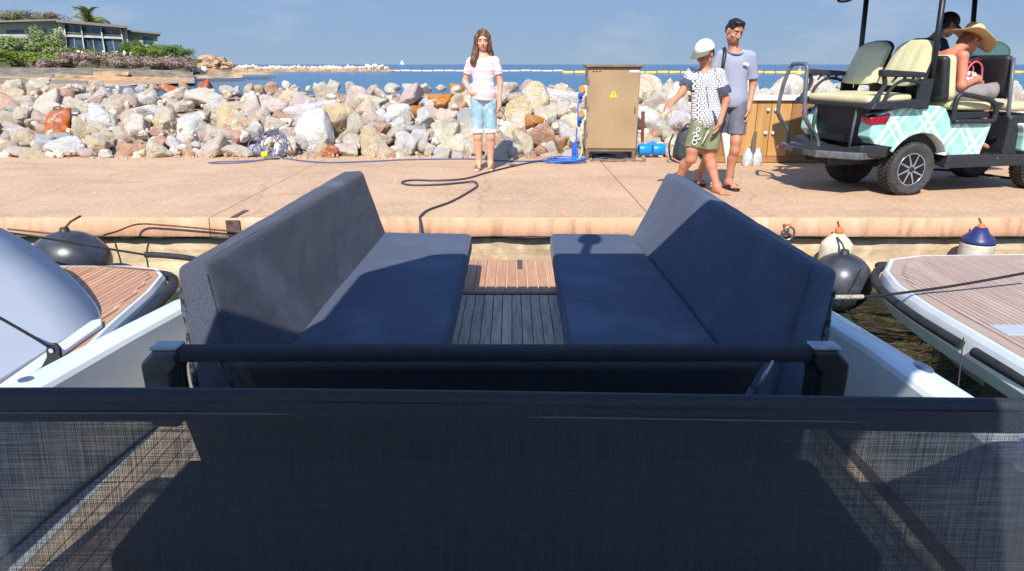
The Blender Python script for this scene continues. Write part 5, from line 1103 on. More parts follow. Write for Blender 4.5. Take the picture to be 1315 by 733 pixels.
# footboard
b = MB(); b.prism([(-.96, -.25), (-.9, .32), (-.86, .5), (-.45, .5), (-.45, -.5), (-.69, -.55)], .385, .455); cp_(b, 'footboard', M_cgr, bevel=.012)
b = MB(); b.prism([(-.955, -.2), (-.9, .3), (-.5, .45), (-.5, -.45), (-.7, -.5)], .456, .462); cp_(b, 'tread_mat', M_cblk)
b = MB(); b.box((-.955, .05, .42), (.02, .14, .05)); cp_(b, 'latch', M_black, bevel=.006)
b = MB(); b.tube([(-.93, .40, .41), (-.91, .44, .41)], .02, 8); cp_(b, 'reflector', M_red)
for k in range(3): b = MB(); b.box((-.5, -.2 + k * .2, .33), (.5, .05, .07)); cp_(b, 'chassis_rail', M_cblk)
hb = MB(); hb.tube(crom([(-.76, -.02, .46), (-.80, -.02, .56), (-.98, -.08, .72), (-1.02, -.08, .82), (-1.02, -.04, 1.05), (-1.0, -.0, 1.24)], 6) + crom([(-1.0, .03, 1.275), (-1.0, .24, 1.275)], 4) + crom([(-1.0, .28, 1.24), (-1.03, .32, 1.05), (-1.04, .34, .82), (-1.0, .36, .74), (-.84, .42, .58), (-.80, .44, .46)], 6), .021, 10); cp_(hb, 'grab_bar', M_bar, smooth=True)
# seats
def cseat(name, c8, r, mat, crown=0.0, parent=cart):
    o = cushion(name, c8, r, mat, None, .05, 0, 0, crown); o.parent = parent; return o
cseat('rear_seat_pad', [(-.62, -.46, .90), (-.62, -.46, .975), (-.62, .46, .90), (-.62, .46, .975), (-.12, -.46, .92), (-.12, -.46, 1.0), (-.12, .46, .92), (-.12, .46, 1.0)], .035, M_beige, .01)
b = MB(); b.box((-.36, 0, .885), (.54, .94, .04)); cp_(b, 'seat_pan', M_cblk, bevel=.01)
def back_pad(y0, y1, x0, x1, z0, z1, th, name='backrest_pad', mat=M_beige, face=-1, ribs=True):
    """rounded-top pad leaning between (x0,z0) and (x1,z1); face=-1 looks to the rear"""
    b = MB(); nu, nv = 16, 14; front = []; 
    for j in range(nv + 1):
        v = j / nv
        for i in range(nu + 1):
            u = i / nu * 2 - 1
            wdt = 1 - .10 * v - .0 + 0; zt = v - .16 * abs(u) ** 3.2 * v - .05 * abs(u) ** 3 * (1 - v) * -1
            bul = (1 - abs(u) ** 4) * (1 - abs(2 * v - 1) ** 5) * .03
            rib = -.012 * (math.exp(-((abs(u) - .36) / .07) ** 2)) * min(1, 4 * v * (1.02 - v)) if ribs else 0
            y = (y0 + y1) / 2 + u * (y1 - y0) / 2 * wdt; z = z0 + (z1 - z0) * zt; x = x0 + (x1 - x0) * zt
            front.append(((x, y, z), bul + rib))
    k = nu + 1; vs = [(p_[0] + face * (q + th * .5), p_[1], p_[2]) for p_, q in front] + [(p_[0] - face * (th * .5), p_[1], p_[2]) for p_, q in front]
    n = len(front); fs = []
    for j in range(nv):
        for i in range(nu):
            a = j * k + i; fs += [(a, a + 1, a + k + 1, a + k), (n + a, n + a + k, n + a + k + 1, n + a + 1)]
    for i in range(nu): fs += [(i, n + i, n + i + 1, i + 1), (nv * k + i, nv * k + i + 1, n + nv * k + i + 1, n + nv * k + i)]
    for j in range(nv): fs += [(j * k, (j + 1) * k, n + (j + 1) * k, n + j * k), (j * k + nu, n + j * k + nu, n + (j + 1) * k + nu, (j + 1) * k + nu)]
    b.add(vs, fs); return cp_(b, name, mat, auto=60)
back_pad(-.50, .01, -.13, .04, 1.07, 1.50, .05); back_pad(.06, .54, -.15, .02, 1.07, 1.50, .05)
back_pad(-.50, .01, -.085, .085, 1.06, 1.51, .035, 'backrest_shell', M_cblk, -1, False); back_pad(.06, .54, -.105, .065, 1.06, 1.51, .035, 'backrest_shell', M_cblk, -1, False)
def armrest(s):
    y = s * .54
    b = MB(); b.hexa([(-.60, y - .04, 1.16), (-.61, y - .04, 1.225), (-.60, y + .04, 1.16), (-.61, y + .04, 1.225), (-.12, y - .03, 1.15), (-.12, y - .03, 1.20), (-.12, y + .03, 1.15), (-.12, y + .03, 1.20)]); o = cp_(b, 'armrest', M_cblk, bevel=.015)
    b = MB()
    b.tube(crom([(-.56, y, 1.16), (-.54, y, 1.08), (-.60, y, .98), (-.66, y, .90)], 5), .022, 8)
    b.tube(crom([(-.52, y, .93), (-.47, y, 1.04), (-.36, y, 1.12), (-.22, y, 1.12), (-.12, y, 1.08)], 5), .016, 8)
    for x in (-.46, -.36, -.26): b.tube([(x, y, 1.11), (x + .04, y, 1.16)], .012, 6)
    b.box((-.08, y, 1.0), (.14, .03, .28)); bb = b.build('bracket', M_cblk, o, auto=40)
    b = MB(); b.hexa([(-.70, y - .07, .865), (-.66, y - .07, .93), (-.70, y + .05, .865), (-.66, y + .05, .93), (-.08, y - .07, .875), (-.08, y - .07, .955), (-.08, y + .05, .875), (-.08, y + .05, .955)]); cp_(b, 'side_tray', M_cblk, bevel=.012)
armrest(-1); armrest(1)
# middle seat (faces forward), looped side rail, front seat
for y0, y1 in ((-.50, -.03), (.03, .50)):
    cseat('middle_backrest', [(.25, y0, .94), (.17, y0, 1.36), (.25, y1, .94), (.17, y1, 1.36), (.36, y0, .94), (.28, y0, 1.36), (.36, y1, .94), (.28, y1, 1.36)], .045, M_beige, 0)
    cseat('middle_backrest_shell', [(.18, y0 - .01, .93), (.10, y0 - .01, 1.35), (.18, y1 + .01, .93), (.10, y1 + .01, 1.35), (.28, y0 - .01, .93), (.20, y0 - .01, 1.35), (.28, y1 + .01, .93), (.20, y1 + .01, 1.35)], .045, M_cblk, 0)
    cseat('front_backrest_shell', [(.94, y0, .94), (.86, y0, 1.36), (.94, y1, .94), (.86, y1, 1.36), (1.04, y0, .94), (.96, y0, 1.36), (1.04, y1, .94), (.96, y1, 1.36)], .05, M_cblk, 0)
    b = MB(); b.box((.895 + .02, (y0 + y1) / 2, 1.14), (.015, (y1 - y0) * .55, .28)); cp_(b, 'backrest_recess', M_black, bevel=.01)
cseat('middle_seat_pad', [(.30, -.5, .84), (.30, -.5, .92), (.30, .5, .84), (.30, .5, .92), (.80, -.5, .83), (.80, -.5, .91), (.80, .5, .83), (.80, .5, .91)], .035, M_beige, .005)
cseat('front_seat_pad', [(1.05, -.5, .82), (1.05, -.5, .9), (1.05, .5, .82), (1.05, .5, .9), (1.55, -.5, .82), (1.55, -.5, .9), (1.55, .5, .82), (1.55, .5, .9)], .035, M_beige, .005)
b = MB(); b.box((.55, 0, .79), (.5, 1.0, .06)); cp_(b, 'seat_pan', M_cblk, bevel=.01)
b = MB(); b.box((.85, 0, .355), (.95, 1.04, .06)); cp_(b, 'floor_pan', M_cblk); b = MB(); b.box((1.3, 0, .57), (.45, 1.0, .42)); cp_(b, 'front_seat_base', M_cblk, bevel=.03)
for s in (-1, 1):
    y = s * .56
    b = MB(); b.tube(crom([(.31, y, .74), (.29, y, .90), (.32, y, .985), (.42, y, .985), (.70, y, .93), (.79, y, .86), (.79, y, .76), (.74, y, .735), (.31, y, .735)], 6), .024, 10); cp_(b, 'hip_rail', M_cblk, smooth=True)
    b = MB(); b.tube([(.90, s * .53, 1.33), (.92, s * .56, 1.0), (.94, s * .57, .80), (.98, s * .57, .74)], .018, 8); cp_(b, 'front_seat_bracket', M_bar, smooth=True)
    b = MB(); b.hexa([(.33, s * .40, .29), (.35, s * .40, .40), (.33, s * .55, .27), (.35, s * .55, .40), (1.34, s * .40, .29), (1.32, s * .40, .39), (1.34, s * .55, .27), (1.32, s * .55, .39)]); cp_(b, 'rocker', M_cblk, bevel=.018)
    b = MB(); b.lathe([(.001, 0), (.012, 0), (.012, .006), (.001, .006)], (.95, s * .552 - .003, .36), 8, 'y'); cp_(b, 'rocker_bolt', M_alu)
    # front cowl
    b = MB(); b.prism([(1.22, .42), (1.2, .62), (1.16, .70), (1.6, .70), (1.95, .62), (2.3, .60), (2.45, .5), (2.45, .40), (1.95, .40), (1.85, .55), (1.66, .63), (1.46, .55), (1.38, .42)], min(s * .38, s * .58), max(s * .38, s * .58), 'y'); cp_(b, 'front_panel', M_mint, bevel=.03, seg=3)
    for (xa, za, xb, zb) in ((.02, 1.05, -.04, 2.0) , (-.02, .9, .02, 1.1), (1.55, .8, 1.35, 2.0)):
        b = MB(); b.tube([(xa, s * .50, za), (xb, s * .50, zb)], .026, 8); cp_(b, 'roof_post', M_frame, smooth=True)
b = MB(); b.prism([(-.62, -.6), (-.7, 0), (-.62, .6), (2.0, .6), (2.1, 0), (2.0, -.6)], 1.985, 2.04); cp_(b, 'roof', M_cblk, bevel=.02)
for y in (-.42, .30):
    b = MB(); b.tube(crom([(-.45, y - .12, 1.985), (-.45, y - .11, 1.91), (-.45, y - .06, 1.885), (-.45, y + .06, 1.885), (-.45, y + .11, 1.91), (-.45, y + .12, 1.985)], 5), .013, 8); cp_(b, 'roof_handle', M_cblk, smooth=True)
b = MB(); b.hexa([(1.75, -.5, .9), (1.5, -.5, 1.9), (1.75, .5, .9), (1.5, .5, 1.9), (1.755, -.5, .9), (1.505, -.5, 1.9), (1.755, .5, .9), (1.505, .5, 1.9)])
gm_ = bpy.data.materials.new('clear_screen'); gm_.use_nodes = True; gp = gm_.node_tree.nodes['Principled BSDF']; gp.inputs['Transmission Weight'].default_value = 1; gp.inputs['Roughness'].default_value = .02; gp.inputs['IOR'].default_value = 1.1; gp.inputs['Base Color'].default_value = (.93, .98, .95, 1)
pass
b = MB(); b.tube([(1.42 + .0, .27 + .16 * math.cos(a), .98 + .13 * math.sin(a)) for a in [2 * math.pi * k / 24 for k in range(24)]], .014, 8, closed=True); cp_(b, 'steering_wheel', M_black, smooth=True)
# wheels
def wheel(x, s, name='wheel'):
    rt = empty('wheel', (x, s * .40, .265)); rt.parent = cart
    r, hw = .265, .10
    b = MB(); prof = [(.165, -hw * .8), (.2, -hw), (.238, -hw * 1.02), (.256, -hw * .85), (.262, -hw * .5), (.262, hw * .5), (.256, hw * .85), (.238, hw * 1.02), (.2, hw), (.165, hw * .8)]
    b.lathe(prof, seg=40, axis='y'); 
    for k in range(40):                                   # tread blocks, staggered
        for row, yy in ((0, -.062), (.5, -.02), (0, .02), (.5, .062)):
            a = 2 * math.pi * (k + row) / 40; c = Vector((.264 * math.cos(a), yy, .264 * math.sin(a))); Mx = Matrix((( -math.sin(a), 0, math.cos(a)), (0, 1, 0), (math.cos(a), 0, math.sin(a)))).transposed()
            b.box(c, (.026, .032, .014), Mx @ Matrix.Rotation(.35 if yy < 0 else -.35, 3, 'Z'))
    b.build('tyre', M_tyre, rt, auto=35)
    b = MB(); b.lathe([(.165, -hw * .8), (.168, -hw * .72), (.15, -hw * .6), (.148, hw * .6), (.168, hw * .72)], seg=32, axis='y'); b.build('rim', M_black, rt, auto=40)
    b = MB(); b.tube([(.158 * math.cos(a), s * .078, .158 * math.sin(a)) for a in [2 * math.pi * k / 32 for k in range(32)]], .006, 6, closed=True); b.build('rim_lip', M_rim, rt, smooth=True)
    b = MB(); b.lathe([(.001, s * .02), (.15, s * .02), (.15, s * .03), (.001, s * .03)], seg=24, axis='y'); b.build('brake_drum', M_black, rt)
    for k in range(8):
        a = 2 * math.pi * k / 8; b = MB(); c0 = Vector((math.cos(a), 0, math.sin(a))); c1 = Vector((math.cos(a + .35), 0, math.sin(a + .35))); n0 = Vector((-math.sin(a), 0, math.cos(a))); n1 = Vector((-math.sin(a + .35), 0, math.cos(a + .35))); o_ = Vector((0, s * .07, 0)); o2 = Vector((0, s * .082, 0))
        b.hexa([c0 * .02 - n0 * .013 + o_ * .7, c0 * .02 - n0 * .013 + o2, c1 * .155 - n1 * .006 + o_, c1 * .155 - n1 * .006 + o2, c0 * .02 + n0 * .013 + o_ * .7, c0 * .02 + n0 * .013 + o2, c1 * .155 + n1 * .006 + o_, c1 * .155 + n1 * .006 + o2]); b.build('spoke', M_rim, rt, bevel=.003)
    b = MB(); b.lathe([(.001, s * .095), (.022, s * .093), (.03, s * .08), (.03, s * .05), (.001, s * .05)], seg=16, axis='y'); b.build('hub_cap', M_black, rt, auto=40)
for x, s in ((0, -1), (0, 1), (1.66, -1), (1.66, 1)): wheel(x, s)
b = MB(); b.tube([(0, -.3, .265), (0, .3, .265)], .04, 10); cp_(b, 'axle', M_cblk)
# green-rimmed tinted visor above the front seat
vz = empty('sun_visor', cart.matrix_world @ Vector((1.05, .0, 1.42)) if False else (5.02, 7.42, 1.385), CA, 'translucent green disc with lime rim above the front seat of the cart', 'visor')
gv = bpy.data.materials.new('green_tinted_film'); gv.use_nodes = True; q_ = gv.node_tree; pg = q_.nodes['Principled BSDF']; pg.inputs['Base Color'].default_value = S(150, 205, 175); pg.inputs['Alpha'].default_value = .55; pg.inputs['Roughness'].default_value = .2
prof_ = [(.30 * math.cos(a), .12 * math.sin(a)) for a in [2 * math.pi * k / 28 for k in range(28)]]
b = MB(); b.prism(prof_, -.002, .002, 'y'); part(vz, b, 'film', gv)
b = MB(); b.tube([(x_, 0, z_) for x_, z_ in prof_], .009, 6, closed=True); part(vz, b, 'rim', mk('lime_rim', S(140, 210, 90), .4), smooth=True)
# ================================================================== PEOPLE
def V(*a): return np.array(a, float)
def nz_(v): v = np.array(v, float); return v / (np.linalg.norm(v) + 1e-12)
class Body:
    """smooth union of tapered limbs and ellipsoids, meshed as one continuous skin (surface nets)"""
    def __init__(s, h=.0055): s.p = []; s.h = h; s.cuts = []
    def cone(s, a, b, ra, rb, m=0, k=.02, flat=False, op='+'): s.p.append(('c', V(*a), V(*b), ra, rb, m, k, flat, op)); return s
    def ell(s, c, r, R_=None, m=0, k=.02, op='+'): s.p.append(('e', V(*c), V(*r), np.eye(3) if R_ is None else np.array(R_, float), None, m, k, False, op)); return s
    def cut(s, pt, n, k=.004): s.cuts.append((V(*pt), nz_(n), k)); return s      # removes the side the normal points to
    def chain(s, pts, rs, **kw):
        for i in range(len(pts) - 1): s.cone(pts[i], pts[i + 1], rs[i], rs[i + 1], **kw)
        return s
    def mesh(s, name, mats, noise=0, nf=20, seed=0, nz_dir=None):
        h = s.h; lo = np.full(3, 1e9); hi = -lo
        for p in s.p:
            if p[8] != '+': continue
            if p[0] == 'c': r = max(p[3], p[4]); l, u = np.minimum(p[1], p[2]) - r, np.maximum(p[1], p[2]) + r
            else: r = max(p[2]); l, u = p[1] - r, p[1] + r
            lo = np.minimum(lo, l); hi = np.maximum(hi, u)
        lo -= 4 * h; hi += 4 * h; n = np.ceil((hi - lo) / h).astype(int) + 1
        F = np.full(n, .08, np.float32); D = np.full(n, 9., np.float32); Mt = np.zeros(n, np.int8)
        ax = [lo[i] + h * np.arange(n[i]) for i in range(3)]
        for p in s.p:
            kind, A, B_, ra, rb, m, k, flat, op = p
            if kind == 'c': r = max(ra, rb); l, u = np.minimum(A, B_) - r, np.maximum(A, B_) + r
            else: r = max(B_); l, u = A - r, A + r
            l = l - k - 3 * h; u = u + k + 3 * h
            i0 = np.clip(((l - lo) / h).astype(int), 0, n); i1 = np.clip(((u - lo) / h).astype(int) + 2, 0, n)
            if np.any(i1 <= i0): continue
            sl = tuple(slice(a, b) for a, b in zip(i0, i1))
            X, Y, Z = np.meshgrid(ax[0][sl[0]], ax[1][sl[1]], ax[2][sl[2]], indexing='ij', sparse=False)
            P = np.stack([X, Y, Z], -1)
            if kind == 'c':
                d = B_ - A; L2 = d @ d; q = P - A; t = (q @ d) / L2; tc = np.clip(t, 0, 1); dist = np.linalg.norm(q - tc[..., None] * d, axis=-1) - (ra + (rb - ra) * tc)
                if flat: dist = np.maximum(dist, (t - 1) * math.sqrt(L2))
            else:
                q = (P - A) @ ra; k0 = np.linalg.norm(q / B_, axis=-1); k1 = np.linalg.norm(q / (B_ * B_), axis=-1) + 1e-9; dist = k0 * (k0 - 1) / k1
            f = F[sl]
            if op == '+':
                hh = np.clip(.5 + .5 * (f - dist) / k, 0, 1); F[sl] = f * (1 - hh) + dist * hh - k * hh * (1 - hh)
                dd = D[sl]; w = dist < dd; mm = Mt[sl]; mm[w] = m; Mt[sl] = mm; dd[w] = dist[w]; D[sl] = dd
            else:
                hh = np.clip(.5 - .5 * (f + dist) / k, 0, 1); F[sl] = f * (1 - hh) - dist * hh + k * hh * (1 - hh)
        if noise:
            X, Y, Z = np.meshgrid(*ax, indexing='ij'); rg = np.random.RandomState(seed); acc = 0
            for _ in range(7):
                w = rg.normal(size=3) * nf * (np.array(nz_dir) if nz_dir is not None else 1); acc = acc + np.sin(w[0] * X + w[1] * Y + w[2] * Z + rg.uniform(0, 6.28) + 1.5 * np.sin(nf * .4 * (Z + .6 * X) + rg.uniform(0, 6.28)))
            F = F + (acc / 7 * noise).astype(np.float32)
        for pt, nn, k in s.cuts:
            X, Y, Z = np.meshgrid(*ax, indexing='ij', sparse=True)
            dist = (X - pt[0]) * nn[0] + (Y - pt[1]) * nn[1] + (Z - pt[2]) * nn[2]; F = np.maximum(F, dist).astype(np.float32)
        I = F < 0; I[0] = I[-1] = False; I[:, 0] = I[:, -1] = False; I[:, :, 0] = I[:, :, -1] = False
        c = n - 1; cs = np.zeros(c, int)
        off = [(i, j, k_) for i in (0, 1) for j in (0, 1) for k_ in (0, 1)]
        for o in off: cs += I[o[0]:o[0] + c[0], o[1]:o[1] + c[1], o[2]:o[2] + c[2]]
        act = np.argwhere((cs > 0) & (cs < 8)); idx = -np.ones(c, int); idx[tuple(act.T)] = np.arange(len(act))
        acc = np.zeros((len(act), 3)); cnt = np.zeros(len(act))
        for a in off:
            for ax_ in range(3):
                if a[ax_]: continue
                b_ = list(a); b_[ax_] = 1
                fa = F[tuple((act + a).T)]; fb = F[tuple((act + b_).T)]; x = (fa < 0) != (fb < 0)
                t = np.where(x, fa / (fa - fb + 1e-12), 0); t = np.clip(t, 0, 1); pos = act + np.array(a, float); pos[:, ax_] += t; acc[x] += pos[x]; cnt[x] += 1
        vs = acc / np.maximum(cnt, 1)[:, None] * h + lo; fs = []; mi = []
        for ax_ in range(3):
            u, v = [(1, 2), (2, 0), (0, 1)][ax_]
            sa = [slice(None)] * 3; sb = [slice(None)] * 3; sa[ax_] = slice(0, -1); sb[ax_] = slice(1, None)
            ch = np.argwhere(I[tuple(sa)] != I[tuple(sb)]); ch = ch[(ch[:, u] > 0) & (ch[:, v] > 0) & (ch[:, u] < c[u]) & (ch[:, v] < c[v])]
            e = np.zeros(3, int); eu = e.copy(); eu[u] = 1; ev = e.copy(); ev[v] = 1
            q = np.stack([idx[tuple((ch - eu - ev).T)], idx[tuple((ch - ev).T)], idx[tuple(ch.T)], idx[tuple((ch - eu).T)]], 1)
            inn = I[tuple(ch.T)]; q[~inn] = q[~inn][:, ::-1]; ok = (q >= 0).all(1); fs.append(q[ok]); mi.append(Mt[tuple(ch[ok].T)])
        fs = np.concatenate(fs); mi = np.concatenate(mi)
        me = bpy.data.meshes.new(name); me.vertices.add(len(vs)); me.vertices.foreach_set('co', vs.astype(np.float32).ravel())
        me.loops.add(len(fs) * 4); me.loops.foreach_set('vertex_index', fs.ravel().astype(np.int32)); me.polygons.add(len(fs)); me.polygons.foreach_set('loop_start', np.arange(0, len(fs) * 4, 4, dtype=np.int32)); me.polygons.foreach_set('loop_total', np.full(len(fs), 4, np.int32))
        for q in (mats if isinstance(mats, (list, tuple)) else [mats]): me.materials.append(q)
        me.polygons.foreach_set('material_index', mi.astype(np.int32)); me.polygons.foreach_set('use_smooth', np.ones(len(fs), bool)); me.update(calc_edges=True); me.validate(); return me
def bodypart(bd, name, mats, root, **kw):
    me = bd.mesh(name, mats, **kw); return link(name, me, root)

def mskin(name, c): 
    m = mk(name, c, .55, tuple(x * .9 for x in c[:3]) + (1,), 14, 4, bump=.06, bs=120, bd=.002); p = m.node_tree.nodes['Principled BSDF']; p.inputs['Subsurface Weight'].default_value = .12; p.inputs['Subsurface Radius'].default_value = (.02, .008, .004); p.inputs['Subsurface Scale'].default_value = .5; return m
def hand(bd, w, d, n, s, curl=.5, sc=1.0, curls=None):
    """w wrist, d hand direction, n palm normal (fingers curl that way), s towards the thumb"""
    w, d, n, s = V(*w), nz_(d), nz_(n), nz_(s)
    bd.cone(w - d * .01, w + d * .03 * sc, .024 * sc, .026 * sc, k=.015)
    for i in (-1, -.33, .33, 1): bd.cone(w + d * .025 * sc + s * i * .016 * sc, w + d * .085 * sc + s * i * .025 * sc, .0155 * sc, .0135 * sc, k=.012)
    L = [.068, .078, .072, .056]
    for i in range(4):
        f = (1.5 - i) / 1.5; c = curl if curls is None else curls[i]; b0 = w + d * (.088 - .004 * abs(f)) * sc + s * f * .027 * sc; ang = c * .7; dd = d + s * f * .10
        p0 = b0
        for j, fr in enumerate((.42, .32, .26)):
            ang2 = c * (.5 + .75 * j); dr = nz_(dd * math.cos(ang2) + n * math.sin(ang2)); p1 = p0 + dr * L[i] * fr * sc * 1.1; bd.cone(p0, p1, (.0098 - .0008 * j) * sc, (.0092 - .0011 * j) * sc, k=.004); p0 = p1
    t0 = w + d * .025 * sc + s * .02 * sc; t1 = t0 + nz_(d * .6 + s * .75 + n * .25) * .042 * sc; t2 = t1 + nz_(d * .9 + s * .25 + n * .35) * .032 * sc; t3 = t2 + nz_(d * .9 + s * .05 + n * .45) * .024 * sc
    bd.cone(t0, t1, .015 * sc, .012 * sc, k=.008); bd.cone(t1, t2, .0115 * sc, .0105 * sc, k=.004); bd.cone(t2, t3, .0105 * sc, .0085 * sc, k=.004)
def head(bd, c, fwd, up, sc=1.0, skin=0, lip=1, brow=2):
    """skull, jaw, brow, nose, lips, ears; c is the middle of the head at eye height"""
    f = nz_(fwd); u = nz_(V(*up) - f * (V(*up) @ f)); r = np.cross(f, u); c = V(*c); Rm = np.stack([r, f, u], 1); g = lambda x, y, z: c + (r * x + f * y + u * z) * sc
    bd.ell(g(0, -.012, .035), V(.074, .092, .082) * sc, Rm, k=.02); bd.ell(g(0, .022, -.035), V(.058, .066, .072) * sc, Rm, k=.025)
    bd.ell(g(0, .05, -.088), V(.027, .024, .02) * sc, Rm, k=.02); bd.cone(g(-.04, .0, -.065), g(.04, 0, -.065), .022 * sc, .022 * sc, k=.03)
    bd.cone(g(-.034, .068, .022), g(.034, .068, .022), .013 * sc, .013 * sc, k=.015)
    for s in (-1, 1):
        bd.ell(g(s * .031, .092, -.002), V(.016, .014, .010) * sc, Rm, k=.012, op='-')
        bd.ell(g(s * .042, .058, -.03), V(.017, .017, .014) * sc, Rm, k=.014)
        bd.ell(g(s * .075, -.006, -.008), V(.009, .019, .031) * sc, Rm, k=.008); bd.ell(g(s * .083, .0, -.006), V(.006, .010, .017) * sc, Rm, k=.004, op='-')
        bd.cone(g(s * .016, .089, .019), g(s * .045, .078, .021), .0030 * sc, .0022 * sc, m=brow, k=.002)
    bd.chain([g(0, .082, .008), g(0, .098, -.018), g(0, .107, -.034)], [.0075 * sc, .009 * sc, .0115 * sc], k=.008); bd.cone(g(-.012, .094, -.038), g(.012, .094, -.038), .0065 * sc, .0065 * sc, k=.006)
    bd.cone(g(-.019, .082, -.063), g(.019, .082, -.063), .0040 * sc, .0040 * sc, m=lip, k=.004); bd.cone(g(-.015, .082, -.071), g(.015, .082, -.071), .0046 * sc, .0046 * sc, m=lip, k=.004)
    return g, Rm
M_eyew = mk('eye_white', S(206, 196, 186), .35); M_iris = mk('iris_brown', S(44, 28, 20), .25)
def eyes(root, g, Rm, sc):
    for s in (-1, 1):
        b = MB(); c = g(s * .031, .0758, -.002)
        for i, (rr_, mm) in enumerate(((.0092, 0),)):
            b.lathe([(rr_ * math.sin(math.pi * k / 10) * sc + 1e-4, -rr_ * math.cos(math.pi * k / 10) * sc) for k in range(11)], seg=12, m=0)
        fv = Vector(Rm[:, 1]); q = Vector((0, 0, 1)).rotation_difference(fv)
        b.v = [tuple(q @ Vector(x)) for x in b.v]; b.v = [(x[0] + c[0], x[1] + c[1], x[2] + c[2]) for x in b.v]
        n0 = len(b.v)
        pr = [(.0001, .0098 * sc), (.0056 * sc, .0082 * sc), (.0076 * sc, .0056 * sc)]; t_ = MB().lathe(pr, seg=10); b.add([tuple(q @ Vector(x) + Vector(c)) for x in t_.v], t_.f, 1)
        b.build('eye', [M_eyew, M_iris], root, smooth=True)
def pts(d): return {k: V(*v) for k, v in d.items()}

# ---------------------------------------------------------------- the woman by the rocks (faces the camera)
M_sk1 = mskin('skin_light', S(222, 164, 134)); M_lip1 = mk('lip_rose', S(200, 128, 114), .5); M_hbr = mk('hair_brown', S(104, 70, 48), .6, S(66, 42, 30), 8, 3, bump=.6, bs=60, bd=.006, stretch=(9, 9, .6), col3=S(160, 118, 80), v3=5)
wo_ = empty('person', (-.35, 8.42, 0), 0, 'woman with long brown hair, pink striped T-shirt and pale denim shorts standing before the rocks', 'person')
J = pts(dict(head=(.0, .0, 1.535), neck=(0, .02, 1.40), shR=(-.150, .02, 1.30), shL=(.152, .02, 1.31), elR=(-.225, .06, 1.07), wrR=(-.145, -.06, .945), elL=(.205, .03, 1.05), wrL=(.195, -.03, .80), hipR=(-.085, 0, .86), hipL=(.085, 0, .86), knR=(-.075, -.01, .475), knL=(.085, -.015, .475), anR=(-.07, .02, .09), anL=(.075, .02, .09)))
B = Body()
g, Rm = head(B, J['head'], (.03, -1, -.05), (0, 0, 1), .98)
B.cone(g(0, -.02, -.06), (0, .025, 1.37), .046, .05, k=.03)
B.ell((0, .01, 1.24), (.145, .09, .15), k=.05); B.ell((0, .0, 1.05), (.115, .08, .14), k=.06); B.ell((0, .01, .89), (.135, .09, .10), k=.05); B.cone(J['shR'] * V(.85, 1, 1), J['shL'] * V(.85, 1, 1), .036, .036, k=.04)
for s in 'RL':
    B.chain([J['sh' + s], J['el' + s], J['wr' + s]], [.046, .035, .024], k=.025)
    B.chain([J['hip' + s], J['kn' + s] + V(0, 0, .04), J['kn' + s] - V(0, 0, .06), J['kn' + s] * .62 + J['an' + s] * .38 + V(0, .018, 0), J['an' + s]], [.070, .056, .05, .052, .033], k=.03)
    B.cone(J['an' + s], J['an' + s] + V(0, -.11, -.055), .034, .026, k=.03); B.cone(J['an' + s] + V(0, .03, -.05), J['an' + s] + V(0, -.05, -.06), .03, .03, k=.02)
hand(B, J['wrR'], (.75, -.25, -.55), (.1, .9, -.3), (.2, -.6, .5), .7, .92); hand(B, J['wrL'], (-.05, -.12, -1), (-.9, .15, 0), (0, -1, .15), .45, .92)
bodypart(B, 'body', [M_sk1, M_lip1, M_hbr], wo_); eyes(wo_, g, Rm, .98)
H = Body(.006); sc = .98
H.ell(g(0, -.022, .05), V(.088, .100, .090), Rm, k=.02); H.ell(g(0, -.05, -.03), V(.080, .062, .11), Rm, k=.03)
for s in (-1, 1):
    H.chain([g(s * .03, .055, .115), g(s * .072, .045, .055), g(s * .082, .03, -.02), g(s * .088, .02, -.10)], [.02, .024, .024, .026], k=.02)
H.chain([g(.085, .02, -.08), g(.098, .035, -.16), g(.115, .06, -.235), g(.108, .075, -.29)], [.03, .038, .036, .016], k=.03)
H.chain([g(.075, .0, -.1), g(.085, .03, -.2), g(.09, .065, -.27)], [.03, .034, .02], k=.03)
H.chain([g(-.08, .0, -.08), g(-.095, -.02, -.15), g(-.115, .0, -.21), g(-.135, .02, -.25)], [.03, .032, .028, .012], k=.03)
H.chain([g(0, -.08, -.04), g(0, -.1, -.2)], [.07, .05], k=.03)
H.ell(g(.006, .092, -.03), V(.056, .06, .088), Rm, k=.012, op='-'); H.ell(g(.0, .075, -.11), V(.05, .055, .06), Rm, k=.015, op='-')
bodypart(H, 'hair', M_hbr, wo_, noise=.0045, nf=110, nz_dir=(1, 1, .12), seed=2)
M_tee = mk('pink_striped_cotton', S(232, 200, 200), .9, S(222, 188, 190), 8, 3, bump=.3, bs=30, bd=.01)
stripes(M_tee, [((0, 0, 1), 11.5, .1, .30, S(238, 226, 224)), ((0, 0, 1), 11.5, .34, .05, S(210, 148, 156))], 1, 1, 1, S(236, 206, 206), None)
T = Body(.0065); T.ell((0, .01, 1.23), (.148, .10, .15), k=.04); T.ell((0, .0, 1.06), (.128, .10, .18), k=.06); T.ell((.0, .005, .92), (.160, .13, .15), k=.05); T.cone((-.11, .015, 1.325), (.115, .015, 1.33), .040, .040, k=.04)
T.cone(J['shR'], J['shR'] * .4 + J['elR'] * .6 , .050, .056, flat=True, k=.03); T.cone(J['shL'], J['shL'] * .4 + J['elL'] * .6, .050, .055, flat=True, k=.03)
T.ell((0, -.03, 1.43), (.078, .085, .06), k=.012, op='-'); T.cut((0, 0, .855), (-.12, 0, -1))
bodypart(T, 'shirt', M_tee, wo_, noise=.006, nf=26, seed=5, nz_dir=(1.3, 1, .7))
M_den = mk('pale_denim', S(156, 186, 196), .9, S(134, 166, 182), 9, 5, bump=.4, bs=60, bd=.006, col3=S(190, 212, 216), v3=12); M_denh = mk('frayed_denim_hem', S(214, 226, 226), .95)
